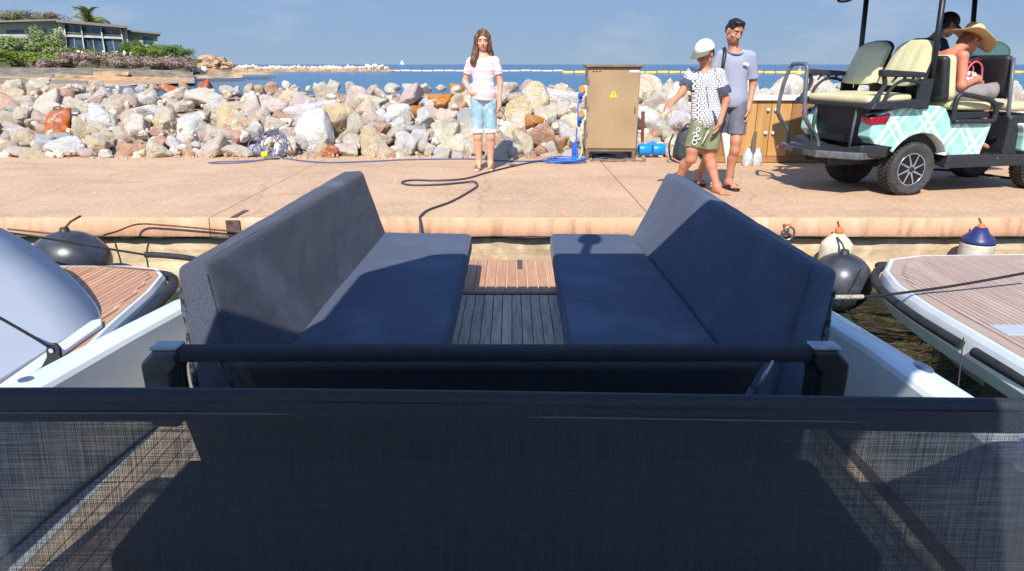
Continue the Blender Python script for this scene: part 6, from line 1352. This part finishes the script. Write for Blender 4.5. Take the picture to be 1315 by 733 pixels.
P_ = Body(.0065); P_.ell((0, .01, .90), (.152, .115, .11), k=.04)
for s, x in (('R', -.083), ('L', .09)): P_.cone((x * .92, .005, .84), (x * .96, -.005, .475), .082, .074, flat=True, k=.02); P_.cone((x * .96, -.005, .492), (x * .96, -.005, .465), .077, .078, flat=True, m=1, k=.004)
P_.cut((0, 0, .985), (0, 0, 1)); bodypart(P_, 'denim_shorts', [M_den, M_denh], wo_, noise=.004, nf=30, seed=7)
M_shoe = mk('tan_suede', S(176, 104, 62), .85, S(140, 80, 46), 20, 3); M_sole = mk('pale_sole', S(220, 206, 184), .7)
for s in 'RL':
    a = J['an' + s]; tx = -.02 if s == 'R' else .015; Q = Body(.005)
    Q.cone(a + V(0, .045, -.045), a + V(tx * .6, -.07, -.052), .037, .036, k=.02); Q.cone(a + V(tx * .6, -.06, -.055), a + V(tx, -.125, -.06), .037, .028, k=.02); Q.cone(a + V(0, .02, -.02), a + V(0, -.03, -.03), .036, .032, k=.02); Q.cone(a + V(0, -.03, -.025), a + V(tx * .5, -.07, -.035), .012, .018, k=.006)
    Q.cone(a + V(0, .05, -.078), a + V(tx, -.13, -.078), .03, .028, m=1, k=.01); Q.cut((0, 0, .004), (0, 0, -1)); Q.ell(a + V(0, .01, .03), (.034, .036, .03), op='-', k=.006); bodypart(Q, 'shoe', [M_shoe, M_sole], wo_)
b = MB(); b.tube(crom([(.19, -.075, .74), (.24, -.1, .71), (.27, -.09, .64), (.235, -.07, .60)], 6), .004, 6); part(wo_, b, 'wrist_cord', M_ink, smooth=True)
pp = MB(); pp.box((.245, -.07, .585), (.09, .012, .06), Matrix.Rotation(.4, 3, 'Y')); pp.box((.235, -.075, .52), (.06, .012, .06), Matrix.Rotation(.7, 3, 'Y')); o = pp.build('paper_tags', M_plw); o.location = wo_.location; tag(o, 'white paper tags hanging from the cord in the woman\'s hand', 'paper tags')

# ---------------------------------------------------------------- boy in the cap (walking to the right, looking down left)
M_sk2 = mskin('skin_tanned', S(196, 134, 102)); M_lip2 = mk('lip_brown', S(180, 112, 92), .5); M_hblk2 = mk('hair_black', S(34, 28, 26), .45, S(20, 17, 16), 10, 3, bump=.5, bs=60, bd=.004, stretch=(8, 8, .8))
boy = empty('person', (2.0, 6.93, 0), 0, 'boy in a white cap, white patterned shirt and olive shorts walking barefoot along the quay', 'person')
J = pts(dict(head=(-.095, .0, 1.365), shR=(-.20, .04, 1.185), shL=(.05, -.05, 1.18), elR=(-.30, -.03, 1.0), wrR=(-.385, -.10, .925), elL=(.145, -.06, .925), wrL=(.085, -.12, .72), hipR=(-.10, .02, .70), hipL=(.04, -.02, .70), knR=(-.155, -.06, .40), knL=(.045, .0, .40), anR=(-.235, .12, .085), anL=(.125, -.09, .075)))
B = Body(); g, Rm = head(B, J['head'], (-.66, -.66, -.36), (-.10, 0, 1), .98)
B.cone(g(0, -.02, -.05), (-.075, .01, 1.2), .045, .048, k=.03); B.ell((-.07, 0, 1.06), (.13, .09, .15), k=.05); B.ell((-.045, 0, .88), (.12, .09, .13), k=.06); B.ell((-.03, 0, .74), (.13, .10, .10), k=.05); B.cone(J['shR'] * V(.9, 1, 1), J['shL'], .036, .036, k=.04)
for s in 'RL':
    B.chain([J['sh' + s], J['el' + s], J['wr' + s]], [.044, .035, .025], k=.025); kn, an = J['kn' + s], J['an' + s]
    B.chain([J['hip' + s], kn + V(0, 0, .035), kn - V(0, 0, .05), kn * .62 + an * .38 + V(-.005, .02, 0), an], [.070, .055, .049, .052, .034], k=.03)
def foot(B, an, fd, sc=1.0, z=.0):
    fd = nz_(fd); sd = nz_(np.cross(fd, V(0, 0, 1))); 
    B.cone(an + V(0, 0, -.02) - fd * .03, an * V(1, 1, 0) + V(0, 0, .03 + z) - fd * .035, .034, .029, k=.02); B.cone(an + V(0, 0, -.015), an * V(1, 1, 0) + V(0, 0, .03 + z) + fd * .10, .034, .026, k=.03); B.cone(an * V(1, 1, 0) + V(0, 0, .026 + z), an * V(1, 1, 0) + V(0, 0, .022 + z) + fd * .115 + sd * .01, .03, .03, k=.02)
    for i in range(5):
        o = (i - 2) * .017; ln = .165 - .012 * abs(i - .6); c = an * V(1, 1, 0) + fd * .12 + sd * o + V(0, 0, .018 + z); B.cone(c, an * V(1, 1, 0) + fd * ln + sd * o * 1.15 + V(0, 0, .012 + z), .0115 if i else .0135, .009 if i else .012, k=.004)
foot(B, J['anR'], (-.25, -1, 0), z=.01); foot(B, J['anL'], (.35, -.9, 0))
hand(B, J['wrR'], (-.8, -.35, -.35), (-.1, .3, -.9), (.1, -.9, -.2), .75, .9, [.4, .8, 1, 1.1]); hand(B, J['wrL'], (-.35, -.25, -.9), (-.75, .3, .25), (-.25, -.9, .2), .45, .92)
bodypart(B, 'body', [M_sk2, M_lip2, M_hblk2], boy); eyes(boy, g, Rm, .98)
H = Body(.006); H.ell(g(0, -.025, .03), V(.082, .092, .07), Rm, k=.02); H.ell(g(0, -.055, -.02), V(.070, .05, .05), Rm, k=.02); H.ell(g(0, .09, -.04), V(.09, .075, .12), Rm, k=.01, op='-'); bodypart(H, 'hair', M_hblk2, boy, noise=.002, nf=120, nz_dir=(1, 1, .3))
M_cap = mk('cream_cap_cotton', S(232, 232, 206), .9, S(220, 220, 192), 20, 3, bump=.3, bs=120, bd=.003); M_capu = mk('cap_underbrim', S(110, 108, 92), .9)
capo = Body(.005); capo.ell(g(0, -.012, .052), V(.096, .108, .092), Rm, k=.01); up_ = Rm[:, 2]; capo.cut(g(0, 0, .035), -up_ + Rm[:, 1] * -.05)
co = bodypart(capo, 'cap', M_cap, boy)
bm_pts = []; b = MB(); nA, nB = 16, 8; vs = []
for j in range(nB + 1):
    for i in range(nA + 1):
        a = R(-78 + 156 * i / nA); rr_ = 1 + .0 * j; ex = j / nB; x = math.sin(a) * (.094 + .004 * ex); y = -.012 + math.cos(a) * .104 + ex * .105 * math.cos(a * .92) ** .6 if abs(a) < R(85) else 0; z = .040 - .022 * ex - .14 * x * x * 6 * (.4 + ex * .6) - .0
        vs.append(g(x, y, z + .012))
b.add(vs, [(j * (nA + 1) + i, j * (nA + 1) + i + 1, (j + 1) * (nA + 1) + i + 1, (j + 1) * (nA + 1) + i) for j in range(nB) for i in range(nA)])
o = b.build('cap_brim', M_capu, co, smooth=True, solid=.005)
b = MB(); c_ = Vector(g(0, -.012, .146)); b.lathe([(.001, -.004), (.009, -.003), (.009, .002), (.001, .005)], tuple(c_), 10); b.build('cap_button', M_cap, co)
def text_mesh(txt, size, depth=.001, font=None):
    cu = bpy.data.curves.new('txt', 'FONT'); cu.body = txt; cu.size = size; cu.extrude = depth; cu.align_x = 'CENTER'; cu.align_y = 'CENTER'; to = bpy.data.objects.new('txt', cu); COL.objects.link(to)
    dg = bpy.context.evaluated_depsgraph_get(); me = bpy.data.meshes.new_from_object(to.evaluated_get(dg)); bpy.data.objects.remove(to); return me
def emblem(me, name, mat, parent, origin, right, up, fwd_off=0.0):
    me.materials.clear(); me.materials.append(mat); o = link(name, me, parent); r_, u_ = Vector(right).normalized(), Vector(up).normalized(); n_ = r_.cross(u_).normalized(); u_ = n_.cross(r_)
    o.matrix_local = Matrix((( r_.x, u_.x, n_.x, origin[0] + n_.x * fwd_off), (r_.y, u_.y, n_.y, origin[1] + n_.y * fwd_off), (r_.z, u_.z, n_.z, origin[2] + n_.z * fwd_off), (0, 0, 0, 1))); return o
M_embl = mk('dark_embroidery', S(50, 52, 56), .9)
pf = g(.0, .092, .082); rt_ = -Rm[:, 0]; 
mnl = Rm[:, 1] * .75 + Rm[:, 2] * .66; upv = Rm[:, 2] * .75 - Rm[:, 1] * .66
emblem(text_mesh('N', .040), 'cap_emblem', M_embl, co, pf, Rm[:, 0] * 1, upv, .006); emblem(text_mesh('Y', .044), 'cap_emblem', M_embl, co, pf + upv * .004, Rm[:, 0] * 1, upv, .0065)
# patterned shirt
M_pat = mk('patterned_shirt', S(232, 230, 226), .9, bump=.2, bs=40, bd=.006); t = M_pat.node_tree; p = t.nodes['Principled BSDF']; tc = N(t, 'ShaderNodeTexCoord')
def trig(vec, sc_, off):
    m_ = N(t, 'ShaderNodeVectorMath', operation='DOT_PRODUCT'); m_.inputs[1].default_value = tuple(x * sc_ for x in vec); t.links.new(tc.outputs['Object'], m_.inputs[0]); a = N(t, 'ShaderNodeMath', operation='ADD'); a.inputs[1].default_value = off; t.links.new(m_.outputs['Value'], a.inputs[0]); c = N(t, 'ShaderNodeMath', operation='COSINE'); t.links.new(a.outputs[0], c.inputs[0]); return c.outputs[0]
k_ = 2 * math.pi / .040; cs_ = [trig((.9, .44, 0), k_, 0), trig((-.45, -.22, .866), k_, 1.2), trig((-.45, -.22, -.866), k_, 2.1)]
a1 = N(t, 'ShaderNodeMath', operation='ADD'); t.links.new(cs_[0], a1.inputs[0]); t.links.new(cs_[1], a1.inputs[1]); a2 = N(t, 'ShaderNodeMath', operation='ADD'); t.links.new(a1.outputs[0], a2.inputs[0]); t.links.new(cs_[2], a2.inputs[1])
ab = N(t, 'ShaderNodeMath', operation='ABSOLUTE'); t.links.new(a2.outputs[0], ab.inputs[0]); mr = N(t, 'ShaderNodeMapRange'); mr.inputs[1].default_value = .62; mr.inputs[2].default_value = .85; t.links.new(ab.outputs[0], mr.inputs[0])
mx = N(t, 'ShaderNodeMix', data_type='RGBA'); mx.inputs[6].default_value = S(44, 46, 58); mx.inputs[7].default_value = S(236, 234, 230); t.links.new(mr.outputs[0], mx.inputs[0]); t.links.new(mx.outputs[2], p.inputs['Base Color'])
M_cuff = mk('slate_cuff', S(74, 78, 92), .9)
T = Body(.0065); T.ell((-.07, .0, 1.08), (.145, .108, .14), k=.04); T.ell((-.045, 0, .92), (.142, .112, .19), k=.06); T.ell((-.02, -.0, .78), (.160, .128, .16), k=.05); T.cone(J['shR'] * V(.88, 1, .995), J['shL'] * V(.85, 1, .995), .042, .042, k=.04)
sR = J['shR'] * .3 + J['elR'] * .7; sL = J['shL'] * .25 + J['elL'] * .75
T.cone(J['shR'], sR, .054, .062, flat=True, k=.03); T.cone(J['shL'], sL, .056, .066, flat=True, k=.03); T.cone(sR * .8 + J['shR'] * .2, sR, .066, .067, m=1, flat=True, k=.003); T.cone(sL * .75 + J['shL'] * .25, sL, .069, .070, m=1, flat=True, k=.003)
T.chain([(.00, -.115, .82), (.06, -.12, .70)], [.012, .012], m=1, k=.006)
T.ell(g(0, .02, -.16), V(.055, .09, .06), Rm, k=.01, op='-'); T.cut((0, 0, .665), (-.1, .2, -1)); bodypart(T, 'shirt', [M_pat, M_cuff], boy, noise=.007, nf=24, seed=3)
b = MB(); b.tube([tuple(g(.02, .05, -.14)), (-.085, -.105, 1.08), (-.06, -.118, .95), (-.03, -.12, .80)], .004, 6); part(boy, b, 'shirt_placket', M_cuff, smooth=True)
M_olive = mk('olive_shorts', S(140, 144, 108), .9, S(118, 122, 90), 10, 4, bump=.3, bs=40, bd=.006)
P_ = Body(.0065); P_.ell((-.03, 0, .75), (.13, .10, .09), k=.04); P_.cone((-.095, .0, .71), (-.14, -.045, .455), .084, .092, flat=True, k=.02); P_.cone((.04, -.015, .71), (.045, -.01, .445), .084, .09, flat=True, k=.02); P_.cut((0, 0, .84), (0, 0, 1)); sh = bodypart(P_, 'shorts', M_olive, boy, noise=.005, nf=28, seed=4)
M_wh = mk('white_print', S(236, 236, 230), .8)
b = MB()
def curl(cx, cy, cz, r, a0, a1, n=12): return [(cx + r * math.cos(a0 + (a1 - a0) * i / n), cy - .004 * 0, cz + r * 1.1 * math.sin(a0 + (a1 - a0) * i / n)) for i in range(n + 1)]
for c_, r_, a0, a1 in (((-.155, -.142, .565), .022, 0, 6.2), ((-.165, -.14, .60), .02, -1.4, 3.0), ((-.13, -.142, .615), .018, 1, 5.2), ((-.16, -.142, .525), .024, 1.5, 6.8), ((-.135, -.142, .65), .018, -1, 3.4), ((-.12, -.142, .57), .016, 2, 6.6)): b.tube(curl(*c_, r_, a0, a1), .0042, 5)
o = part(boy, b, 'printed_scroll', M_wh, smooth=True); o['label'] = 'white looping scroll print'
b = MB(); b.tube([(-.02, -.122, .64), (-.055, -.118, .56), (-.075, -.115, .50)], .005, 6); part(boy, b, 'shorts_cord', M_wh, smooth=True)

# ---------------------------------------------------------------- taller teenager in grey
teen = empty('person', (2.28, 7.12, 0), 0, 'dark-haired teenager in grey T-shirt and grey shorts with black slides, behind the capped boy', 'person')
J = pts(dict(head=(-.045, -.02, 1.585), shR=(-.150, .03, 1.355), shL=(.155, .0, 1.345), elR=(-.22, .05, 1.09), wrR=(-.23, -.04, .86), elL=(.215, .04, 1.08), wrL=(.165, -.06, .84), hipR=(-.07, .06, .86), hipL=(.09, -.02, .86), knR=(-.12, .06, .47), knL=(.055, -.09, .47), anR=(-.20, .26, .10), anL=(.045, -.03, .09)))
B = Body(); g, Rm = head(B, J['head'], (.22, -.9, -.30), (.1, 0, 1), 1.0)
B.cone(g(0, -.02, -.06), (-.015, .02, 1.40), .05, .055, k=.03); B.ell((0, .01, 1.25), (.15, .095, .17), k=.05); B.ell((.01, .01, 1.05), (.125, .09, .15), k=.06); B.ell((.01, .01, .90), (.12, .09, .10), k=.05); B.cone(J['shR'] * V(.85, 1, .99), J['shL'] * V(.85, 1, .99), .034, .034, k=.04)
for s in 'RL':
    B.chain([J['sh' + s], J['el' + s], J['wr' + s]], [.040, .035, .025], k=.025); kn, an = J['kn' + s], J['an' + s]
    B.chain([J['hip' + s], kn + V(0, 0, .04), kn - V(0, 0, .055), kn * .62 + an * .38 + V(0, .018, 0), an], [.068, .053, .047, .049, .032], k=.03)
foot(B, J['anL'], (.25, -1, 0), z=.022); foot(B, J['anR'], (.0, -1, 0), z=.02)
hand(B, J['wrL'], (-.12, -.22, -.95), (-.9, .2, .1), (-.2, -.95, .15), .35, .98); hand(B, J['wrR'], (0, -.2, -1), (.9, 0, 0), (0, -1, 0), .5, .98)
bodypart(B, 'body', [M_sk2, M_lip2, M_hblk2], teen); eyes(teen, g, Rm, 1)
H = Body(.0055); H.ell(g(0, -.016, .044), V(.079, .098, .077), Rm, k=.02); H.ell(g(0, -.05, -.005), V(.077, .058, .06), Rm, k=.02); H.ell(g(0.01, .05, .092), V(.060, .044, .026), Rm, k=.02); H.ell(g(0, .103, -.006), V(.076, .074, .090), Rm, k=.014, op='-')
bodypart(H, 'hair', M_hblk2, teen, noise=.007, nf=95, nz_dir=(1, .4, .5), seed=4)
M_gt = mk('heather_grey_cotton', S(164, 166, 182), .9, S(148, 150, 168), 160, 3, bump=.3, bs=30, bd=.008); M_gc = mk('grey_collar', S(112, 116, 132), .9)
T = Body(.0065); T.ell((0, .01, 1.25), (.150, .105, .16), k=.04); T.ell((.005, .005, 1.06), (.138, .104, .2), k=.06); T.ell((.01, .0, .92), (.145, .115, .13), k=.05); T.cone((-.11, .02, 1.375), (.115, .005, 1.37), .044, .044, k=.04)
sR = J['shR'] * .25 + J['elR'] * .75; sL = J['shL'] * .2 + J['elL'] * .8; T.cone(J['shR'], sR, .052, .058, flat=True, k=.03); T.cone(J['shL'], sL, .053, .060, flat=True, k=.03)
T.ell(g(.0, .02, -.165), V(.066, .08, .058), Rm, k=.012, op='-'); T.cut((0, 0, .85), (0, 0, -1)); ts = bodypart(T, 'shirt', M_gt, teen, noise=.006, nf=24, seed=9)
b = MB(); b.tube([(-.015 + .072 * math.cos(a), .0 + .075 * math.sin(a) - .005, 1.415 - .028 * (1 - math.sin(a)) * .9) for a in [2 * math.pi * i / 24 for i in range(24)]], .010, 8, closed=True); part(teen, b, 'collar', M_gc, smooth=True)
b = MB(); b.prism([(-.034, -.008), (-.03, .006), (-.012, .012), (.012, .011), (.028, .004), (.034, -.006), (.02, -.015), (-.01, -.013)], -.002, .002, 'y'); o = part(teen, b, 'chest_emblem', M_wh); o.location = (.072, -.112, 1.275); o.rotation_euler = (R(-8), R(8), R(14))
M_gs = mk('grey_shorts', S(112, 114, 122), .85, S(94, 96, 106), 12, 3, bump=.3, bs=40, bd=.006)
P_ = Body(.0065); P_.ell((.01, .01, .90), (.135, .11, .09), k=.04); P_.cone((-.07, .05, .87), (-.09, .06, .59), .09, .088, flat=True, k=.02); P_.cone((.08, -.01, .87), (.065, -.05, .575), .090, .092, flat=True, k=.02); P_.cut((0, 0, .98), (0, 0, 1)); bodypart(P_, 'shorts', M_gs, teen, noise=.005, nf=26, seed=6)
for s, fd, z in (('L', (.25, -1), 0), ('R', (0, -1), 0)):
    a = J['an' + s]; f2 = nz_((fd[0], fd[1], 0)); rt2 = nz_(np.cross(f2, V(0, 0, 1))); Q = Body(.005); c0 = V(a[0], a[1], .012)
    Q.cone(c0 - f2 * .05, c0 + f2 * .05, .042, .046, k=.02); Q.cone(c0 + f2 * .05, c0 + f2 * .145, .046, .044, k=.02); Q.cut((0, 0, .002), (0, 0, -1)); Q.cut((0, 0, .024), (0, 0, 1)); sl_ = bodypart(Q, 'slide', M_black, teen)
    b = MB(); st = []
    for i in range(9):
        q = math.pi * i / 8; st.append(c0 + f2 * .085 + rt2 * .05 * math.cos(q) + V(0, 0, .008 + .048 * math.sin(q)))
    vs = []; 
    for q in st: vs += [q - f2 * .038, q + f2 * .038]
    b.add(vs, [(2 * i, 2 * i + 1, 2 * i + 3, 2 * i + 2) for i in range(8)]); b.build('slide_strap', M_black, sl_, smooth=True, solid=.006)
    b = MB(); vs = []
    for q in st[3:7]: vs += [q - f2 * .024 + V(0, 0, .005), q + f2 * .024 + V(0, 0, .005)]
    b.add(vs, [(2 * i, 2 * i + 1, 2 * i + 3, 2 * i + 2) for i in range(3)]); b.build('strap_patch', M_wh, sl_, smooth=True, solid=.003)
b = MB(); b.tube(crom([(-.1, .1, 1.20), (-.125, .07, 1.36), (-.13, .0, 1.42), (-.14, -.07, 1.38), (-.16, -.11, 1.25), (-.17, -.09, 1.1)], 6), .018, 8); part(teen, b, 'shoulder_strap', M_black, smooth=True)

# ---------------------------------------------------------------- seated woman in the straw hat, man in the black cap (on the cart's middle seat)
CM = Matrix.Translation((3.917, 7.165, 0)) @ Matrix.Rotation(CA, 4, 'Z')
lady = empty('person', tuple(CM @ Vector((.46, -.24, .9))), CA, 'woman in wide straw sun hat and red top, seated on the golf cart', 'person')
M_sk3 = mskin('skin_sunburnt', S(208, 134, 104)); M_redt = mk('coral_red_fabric', S(196, 70, 62), .85)
J = pts(dict(head=(.20, .01, .60), shR=(-.03, -.155, .445), shL=(-.03, .155, .445), elR=(-.02, -.20, .17), wrR=(.20, -.14, .22), elL=(.16, .22, .26), wrL=(.34, .12, .40), hipR=(-.06, -.09, .08), hipL=(-.06, .09, .08), knR=(.38, -.12, .08), knL=(.38, .10, .08), anR=(.42, -.12, -.40), anL=(.42, .10, -.40)))
B = Body(.006); g, Rm = head(B, J['head'], (.72, -.1, -.68), (.65, 0, .75), .98)
B.cone(g(0, -.02, -.06), (.0, 0, .47), .046, .055, k=.03); B.ell((-.03, 0, .33), (.10, .145, .17), k=.05); B.ell((-.05, 0, .14), (.10, .13, .14), k=.05); B.cone(J['shR'], J['shL'], .048, .048, k=.05)
for s in 'RL': B.chain([J['sh' + s], J['el' + s], J['wr' + s]], [.050, .040, .027], k=.025); B.chain([J['hip' + s], J['kn' + s], J['an' + s]], [.085, .058, .036], k=.03); B.cone(J['an' + s], J['an' + s] + V(.12, 0, -.05), .034, .024, k=.02)
hand(B, J['wrR'], (.9, .2, .1), (.1, .6, -.7), (.1, .3, .8), .7, .92); hand(B, J['wrL'], (.85, -.2, .35), (.3, -.3, -.8), (-.1, -.9, .1), .35, .95)
bodypart(B, 'body', [M_sk3, M_lip2, M_hblk2], lady); eyes(lady, g, Rm, .98)
H = Body(.006); M_hau = mk('hair_auburn', S(150, 92, 56), .6, S(110, 64, 40), 8, 3, bump=.5, bs=60, stretch=(8, 8, 1)); H.ell(g(0, -.02, .04), V(.083, .095, .080), Rm, k=.02); H.ell(g(0, -.06, -.05), V(.07, .045, .08), Rm, k=.03); H.ell(g(0, .1, -.03), V(.07, .07, .095), Rm, k=.01, op='-'); bodypart(H, 'hair', M_hau, lady, noise=.003, nf=110, nz_dir=(1, 1, .3))
M_straw = mk('straw', S(226, 202, 146), .85, S(206, 178, 118), 60, 3, bump=.5, bs=150, bd=.003)
hu = nz_(V(.42, -.05, .9)); hc = J['head'] + hu * .055 + V(-.03, 0, .0); hb_ = Matrix(((1, 0, 0), (0, 1, 0), (0, 0, 1))); q = Vector((0, 0, 1)).rotation_difference(Vector(hu))
def tilt(b): b.v = [tuple(q @ Vector(x) + Vector(hc)) for x in b.v]; return b
b = MB(); b.lathe([(.092, .0), (.092, .035), (.088, .075), (.075, .10), (.045, .108), (.001, .110)], seg=32); hat = part(lady, tilt(b), 'straw_hat', M_straw, auto=60)
b = MB(); nr, ns = 10, 64; vs = []
for j in range(nr + 1):
    for i in range(ns):
        a = 2 * math.pi * i / ns; rr_ = .088 + .155 * j / nr; z = .005 - .03 * (j / nr) - .035 * (j / nr) ** 1.5 * math.cos(2 * a + .5) + .012 * (j / nr) * math.sin(5 * a); vs.append((rr_ * math.cos(a), rr_ * math.sin(a), z))
b.add(vs, [(j * ns + i, j * ns + (i + 1) % ns, (j + 1) * ns + (i + 1) % ns, (j + 1) * ns + i) for j in range(nr) for i in range(ns)]); tilt(b).build('brim', M_straw, hat, smooth=True, solid=.004)
b = MB(); b.lathe([(.0935, .012), (.0945, .014), (.0945, .022), (.0935, .024)], seg=32); tilt(b).build('hat_band', M_ink, hat)
T = Body(.0065); T.ell((-.03, 0, .30), (.112, .155, .15), k=.04); T.ell((-.05, 0, .14), (.115, .15, .15), k=.04); T.cut((0, 0, .395), (.1, 0, 1)); bodypart(T, 'top', M_redt, lady, noise=.004, nf=25)
for s in (-1, 1): b = MB(); b.tube(crom([(.04, s * .09, .37), (.045, s * .09, .45), (-.03, s * .09, .495), (-.11, s * .08, .40)], 5), .010, 6); part(lady, b, 'shoulder_strap', M_redt, smooth=True)
M_gw = mk('grey_linen', S(158, 150, 146), .95, S(124, 116, 114), 5, 4, bump=.6, bs=14, bd=.02); P_ = Body(.0065); P_.ell((-.04, 0, .09), (.15, .18, .10), k=.04); P_.cone((.0, -.09, .09), (.40, -.13, .10), .10, .085, k=.05); P_.cone((.0, .09, .09), (.40, .11, .10), .10, .085, k=.05); P_.cone((.40, -.13, .10), (.52, -.16, .20), .06, .02, k=.04); P_.cut((0, 0, -.03), (0, 0, -1)); bodypart(P_, 'wrap_skirt', M_gw, lady, noise=.010, nf=26, seed=3)
bag = empty('handbag', tuple(CM @ Vector((.68, -.27, 1.06))), CA, 'white and red patterned bag with pink handles on the lap of the hatted woman', 'handbag')
M_bag = mk('patterned_bag', S(232, 226, 222), .8, S(170, 60, 76), 22, 2, .52, .56, bump=.5, bs=14, bd=.02, col3=S(60, 54, 90), v3=30)
bb = Body(.006); bb.ell((0, 0, .05), (.12, .07, .095), k=.02); bb.ell((.03, -.02, .0), (.09, .07, .06), k=.03); bodypart(bb, 'bag_body', M_bag, bag, noise=.01, nf=34, seed=8)
M_pk = mk('pink_leather', S(206, 96, 108), .5)
for y in (-.055, .05): b = MB(); b.tube(crom([(-.10, y, .08), (-.07, y, .19), (.0, y, .235), (.08, y, .19), (.11, y, .06)], 6), .009, 8); part(bag, b, 'handle', M_pk, smooth=True)
b = MB(); b.tube([(.1, -.07, .05), (.11, -.08, -.04)], .022, 8); part(bag, b, 'pink_tassel', M_pk)
man = empty('person', tuple(CM @ Vector((.66, .30, .93))), CA, 'man in a black cap and navy shirt seated beyond the woman in the straw hat', 'person')
M_navy = mk('navy_shirt', S(58, 78, 112), .9, S(44, 60, 90), 10, 3); J = pts(dict(head=(.19, -.02, .735), shR=(.0, -.17, .54), shL=(.0, .17, .54), elR=(.12, -.20, .30), elL=(.14, .2, .30), wrR=(.32, -.08, .30), wrL=(.32, .08, .30)))
B = Body(.006); g, Rm = head(B, J['head'], (.86, -.25, -.42), (.42, 0, .9), 1.0); B.cone(g(0, -.02, -.06), (.02, 0, .55), .052, .058, k=.03); B.ell((0, 0, .40), (.105, .155, .18), k=.05); B.ell((-.02, 0, .16), (.11, .14, .15), k=.05); B.cone(J['shR'], J['shL'], .05, .05, k=.05)
for s, y in (('R', -.09), ('L', .09)): B.chain([J['sh' + s], J['el' + s], J['wr' + s]], [.048, .038, .027], k=.025); B.chain([(-.04, y, .09), (.42, y * 1.2, .09), (.46, y * 1.2, -.38)], [.088, .06, .038], k=.03)
hand(B, J['wrR'], (.9, .3, -.1), (0, .4, -.9), (0, .8, .3), .7); hand(B, J['wrL'], (.9, -.3, -.1), (0, -.4, -.9), (0, -.8, .3), .7)
bodypart(B, 'body', [M_sk2, M_lip2, M_hblk2], man); eyes(man, g, Rm, 1)
capo = Body(.006); capo.ell(g(0, -.012, .045), V(.094, .108, .094), Rm, k=.01); capo.cut(g(0, 0, .02), -Rm[:, 2]); co = bodypart(capo, 'cap', M_ink, man); b = MB(); vs = []
for j in range(5):
    for i in range(13):
        a = R(-75 + 150 * i / 12); ex = j / 4; vs.append(g(math.sin(a) * .092, -.012 + math.cos(a) * .10 + ex * .075 * math.cos(a * .9), .035 - .02 * ex - .8 * (math.sin(a) * .092) ** 2))
b.add(vs, [(j * 13 + i, j * 13 + i + 1, (j + 1) * 13 + i + 1, (j + 1) * 13 + i) for j in range(4) for i in range(12)]); b.build('cap_brim', M_ink, co, smooth=True, solid=.005)
H = Body(.006); H.ell(g(0, -.05, -.01), V(.08, .06, .07), Rm, k=.02); H.ell(g(0, .09, -.04), V(.1, .07, .12), Rm, k=.01, op='-'); bodypart(H, 'hair', M_hblk2, man)
T = Body(.0065); T.ell((0, 0, .42), (.128, .175, .17), k=.05); T.ell((-.02, 0, .2), (.13, .17, .2), k=.05); T.cone(J['shR'], J['shR'] * .3 + J['elR'] * .7, .066, .064, flat=True, k=.04); T.cone(J['shL'], J['shL'] * .3 + J['elL'] * .7, .066, .064, flat=True, k=.04); T.cone((0, -.12, .55), (0, .12, .55), .06, .06, k=.04); T.ell(g(0, .02, -.15), V(.06, .07, .05), Rm, op='-', k=.01); T.cut((0, 0, .03), (0, 0, -1)); bodypart(T, 'shirt', M_navy, man, noise=.005, nf=22)
P_ = Body(.0065); P_.ell((-.02, 0, .09), (.13, .16, .09), k=.04)
for y in (-.09, .1): P_.cone((0, y, .09), (.36, y * 1.2, .09), .1, .08, flat=True, k=.03)
bodypart(P_, 'shorts', M_black, man, noise=.004, nf=24)
b = MB()
for s in (-1, 1): b.tube([tuple(g(s * .031 + .018 * math.cos(a), .098, -.002 + .014 * math.sin(a))) for a in [2 * math.pi * i / 12 for i in range(12)]], .0025, 5, closed=True); b.tube([tuple(g(s * .049, .098, .002)), tuple(g(s * .078, .0, .0))], .0025, 5)
b.tube([tuple(g(-.013, .1, .002)), tuple(g(.013, .1, .002))], .0025, 5); part(man, b, 'glasses', M_ink, smooth=True)
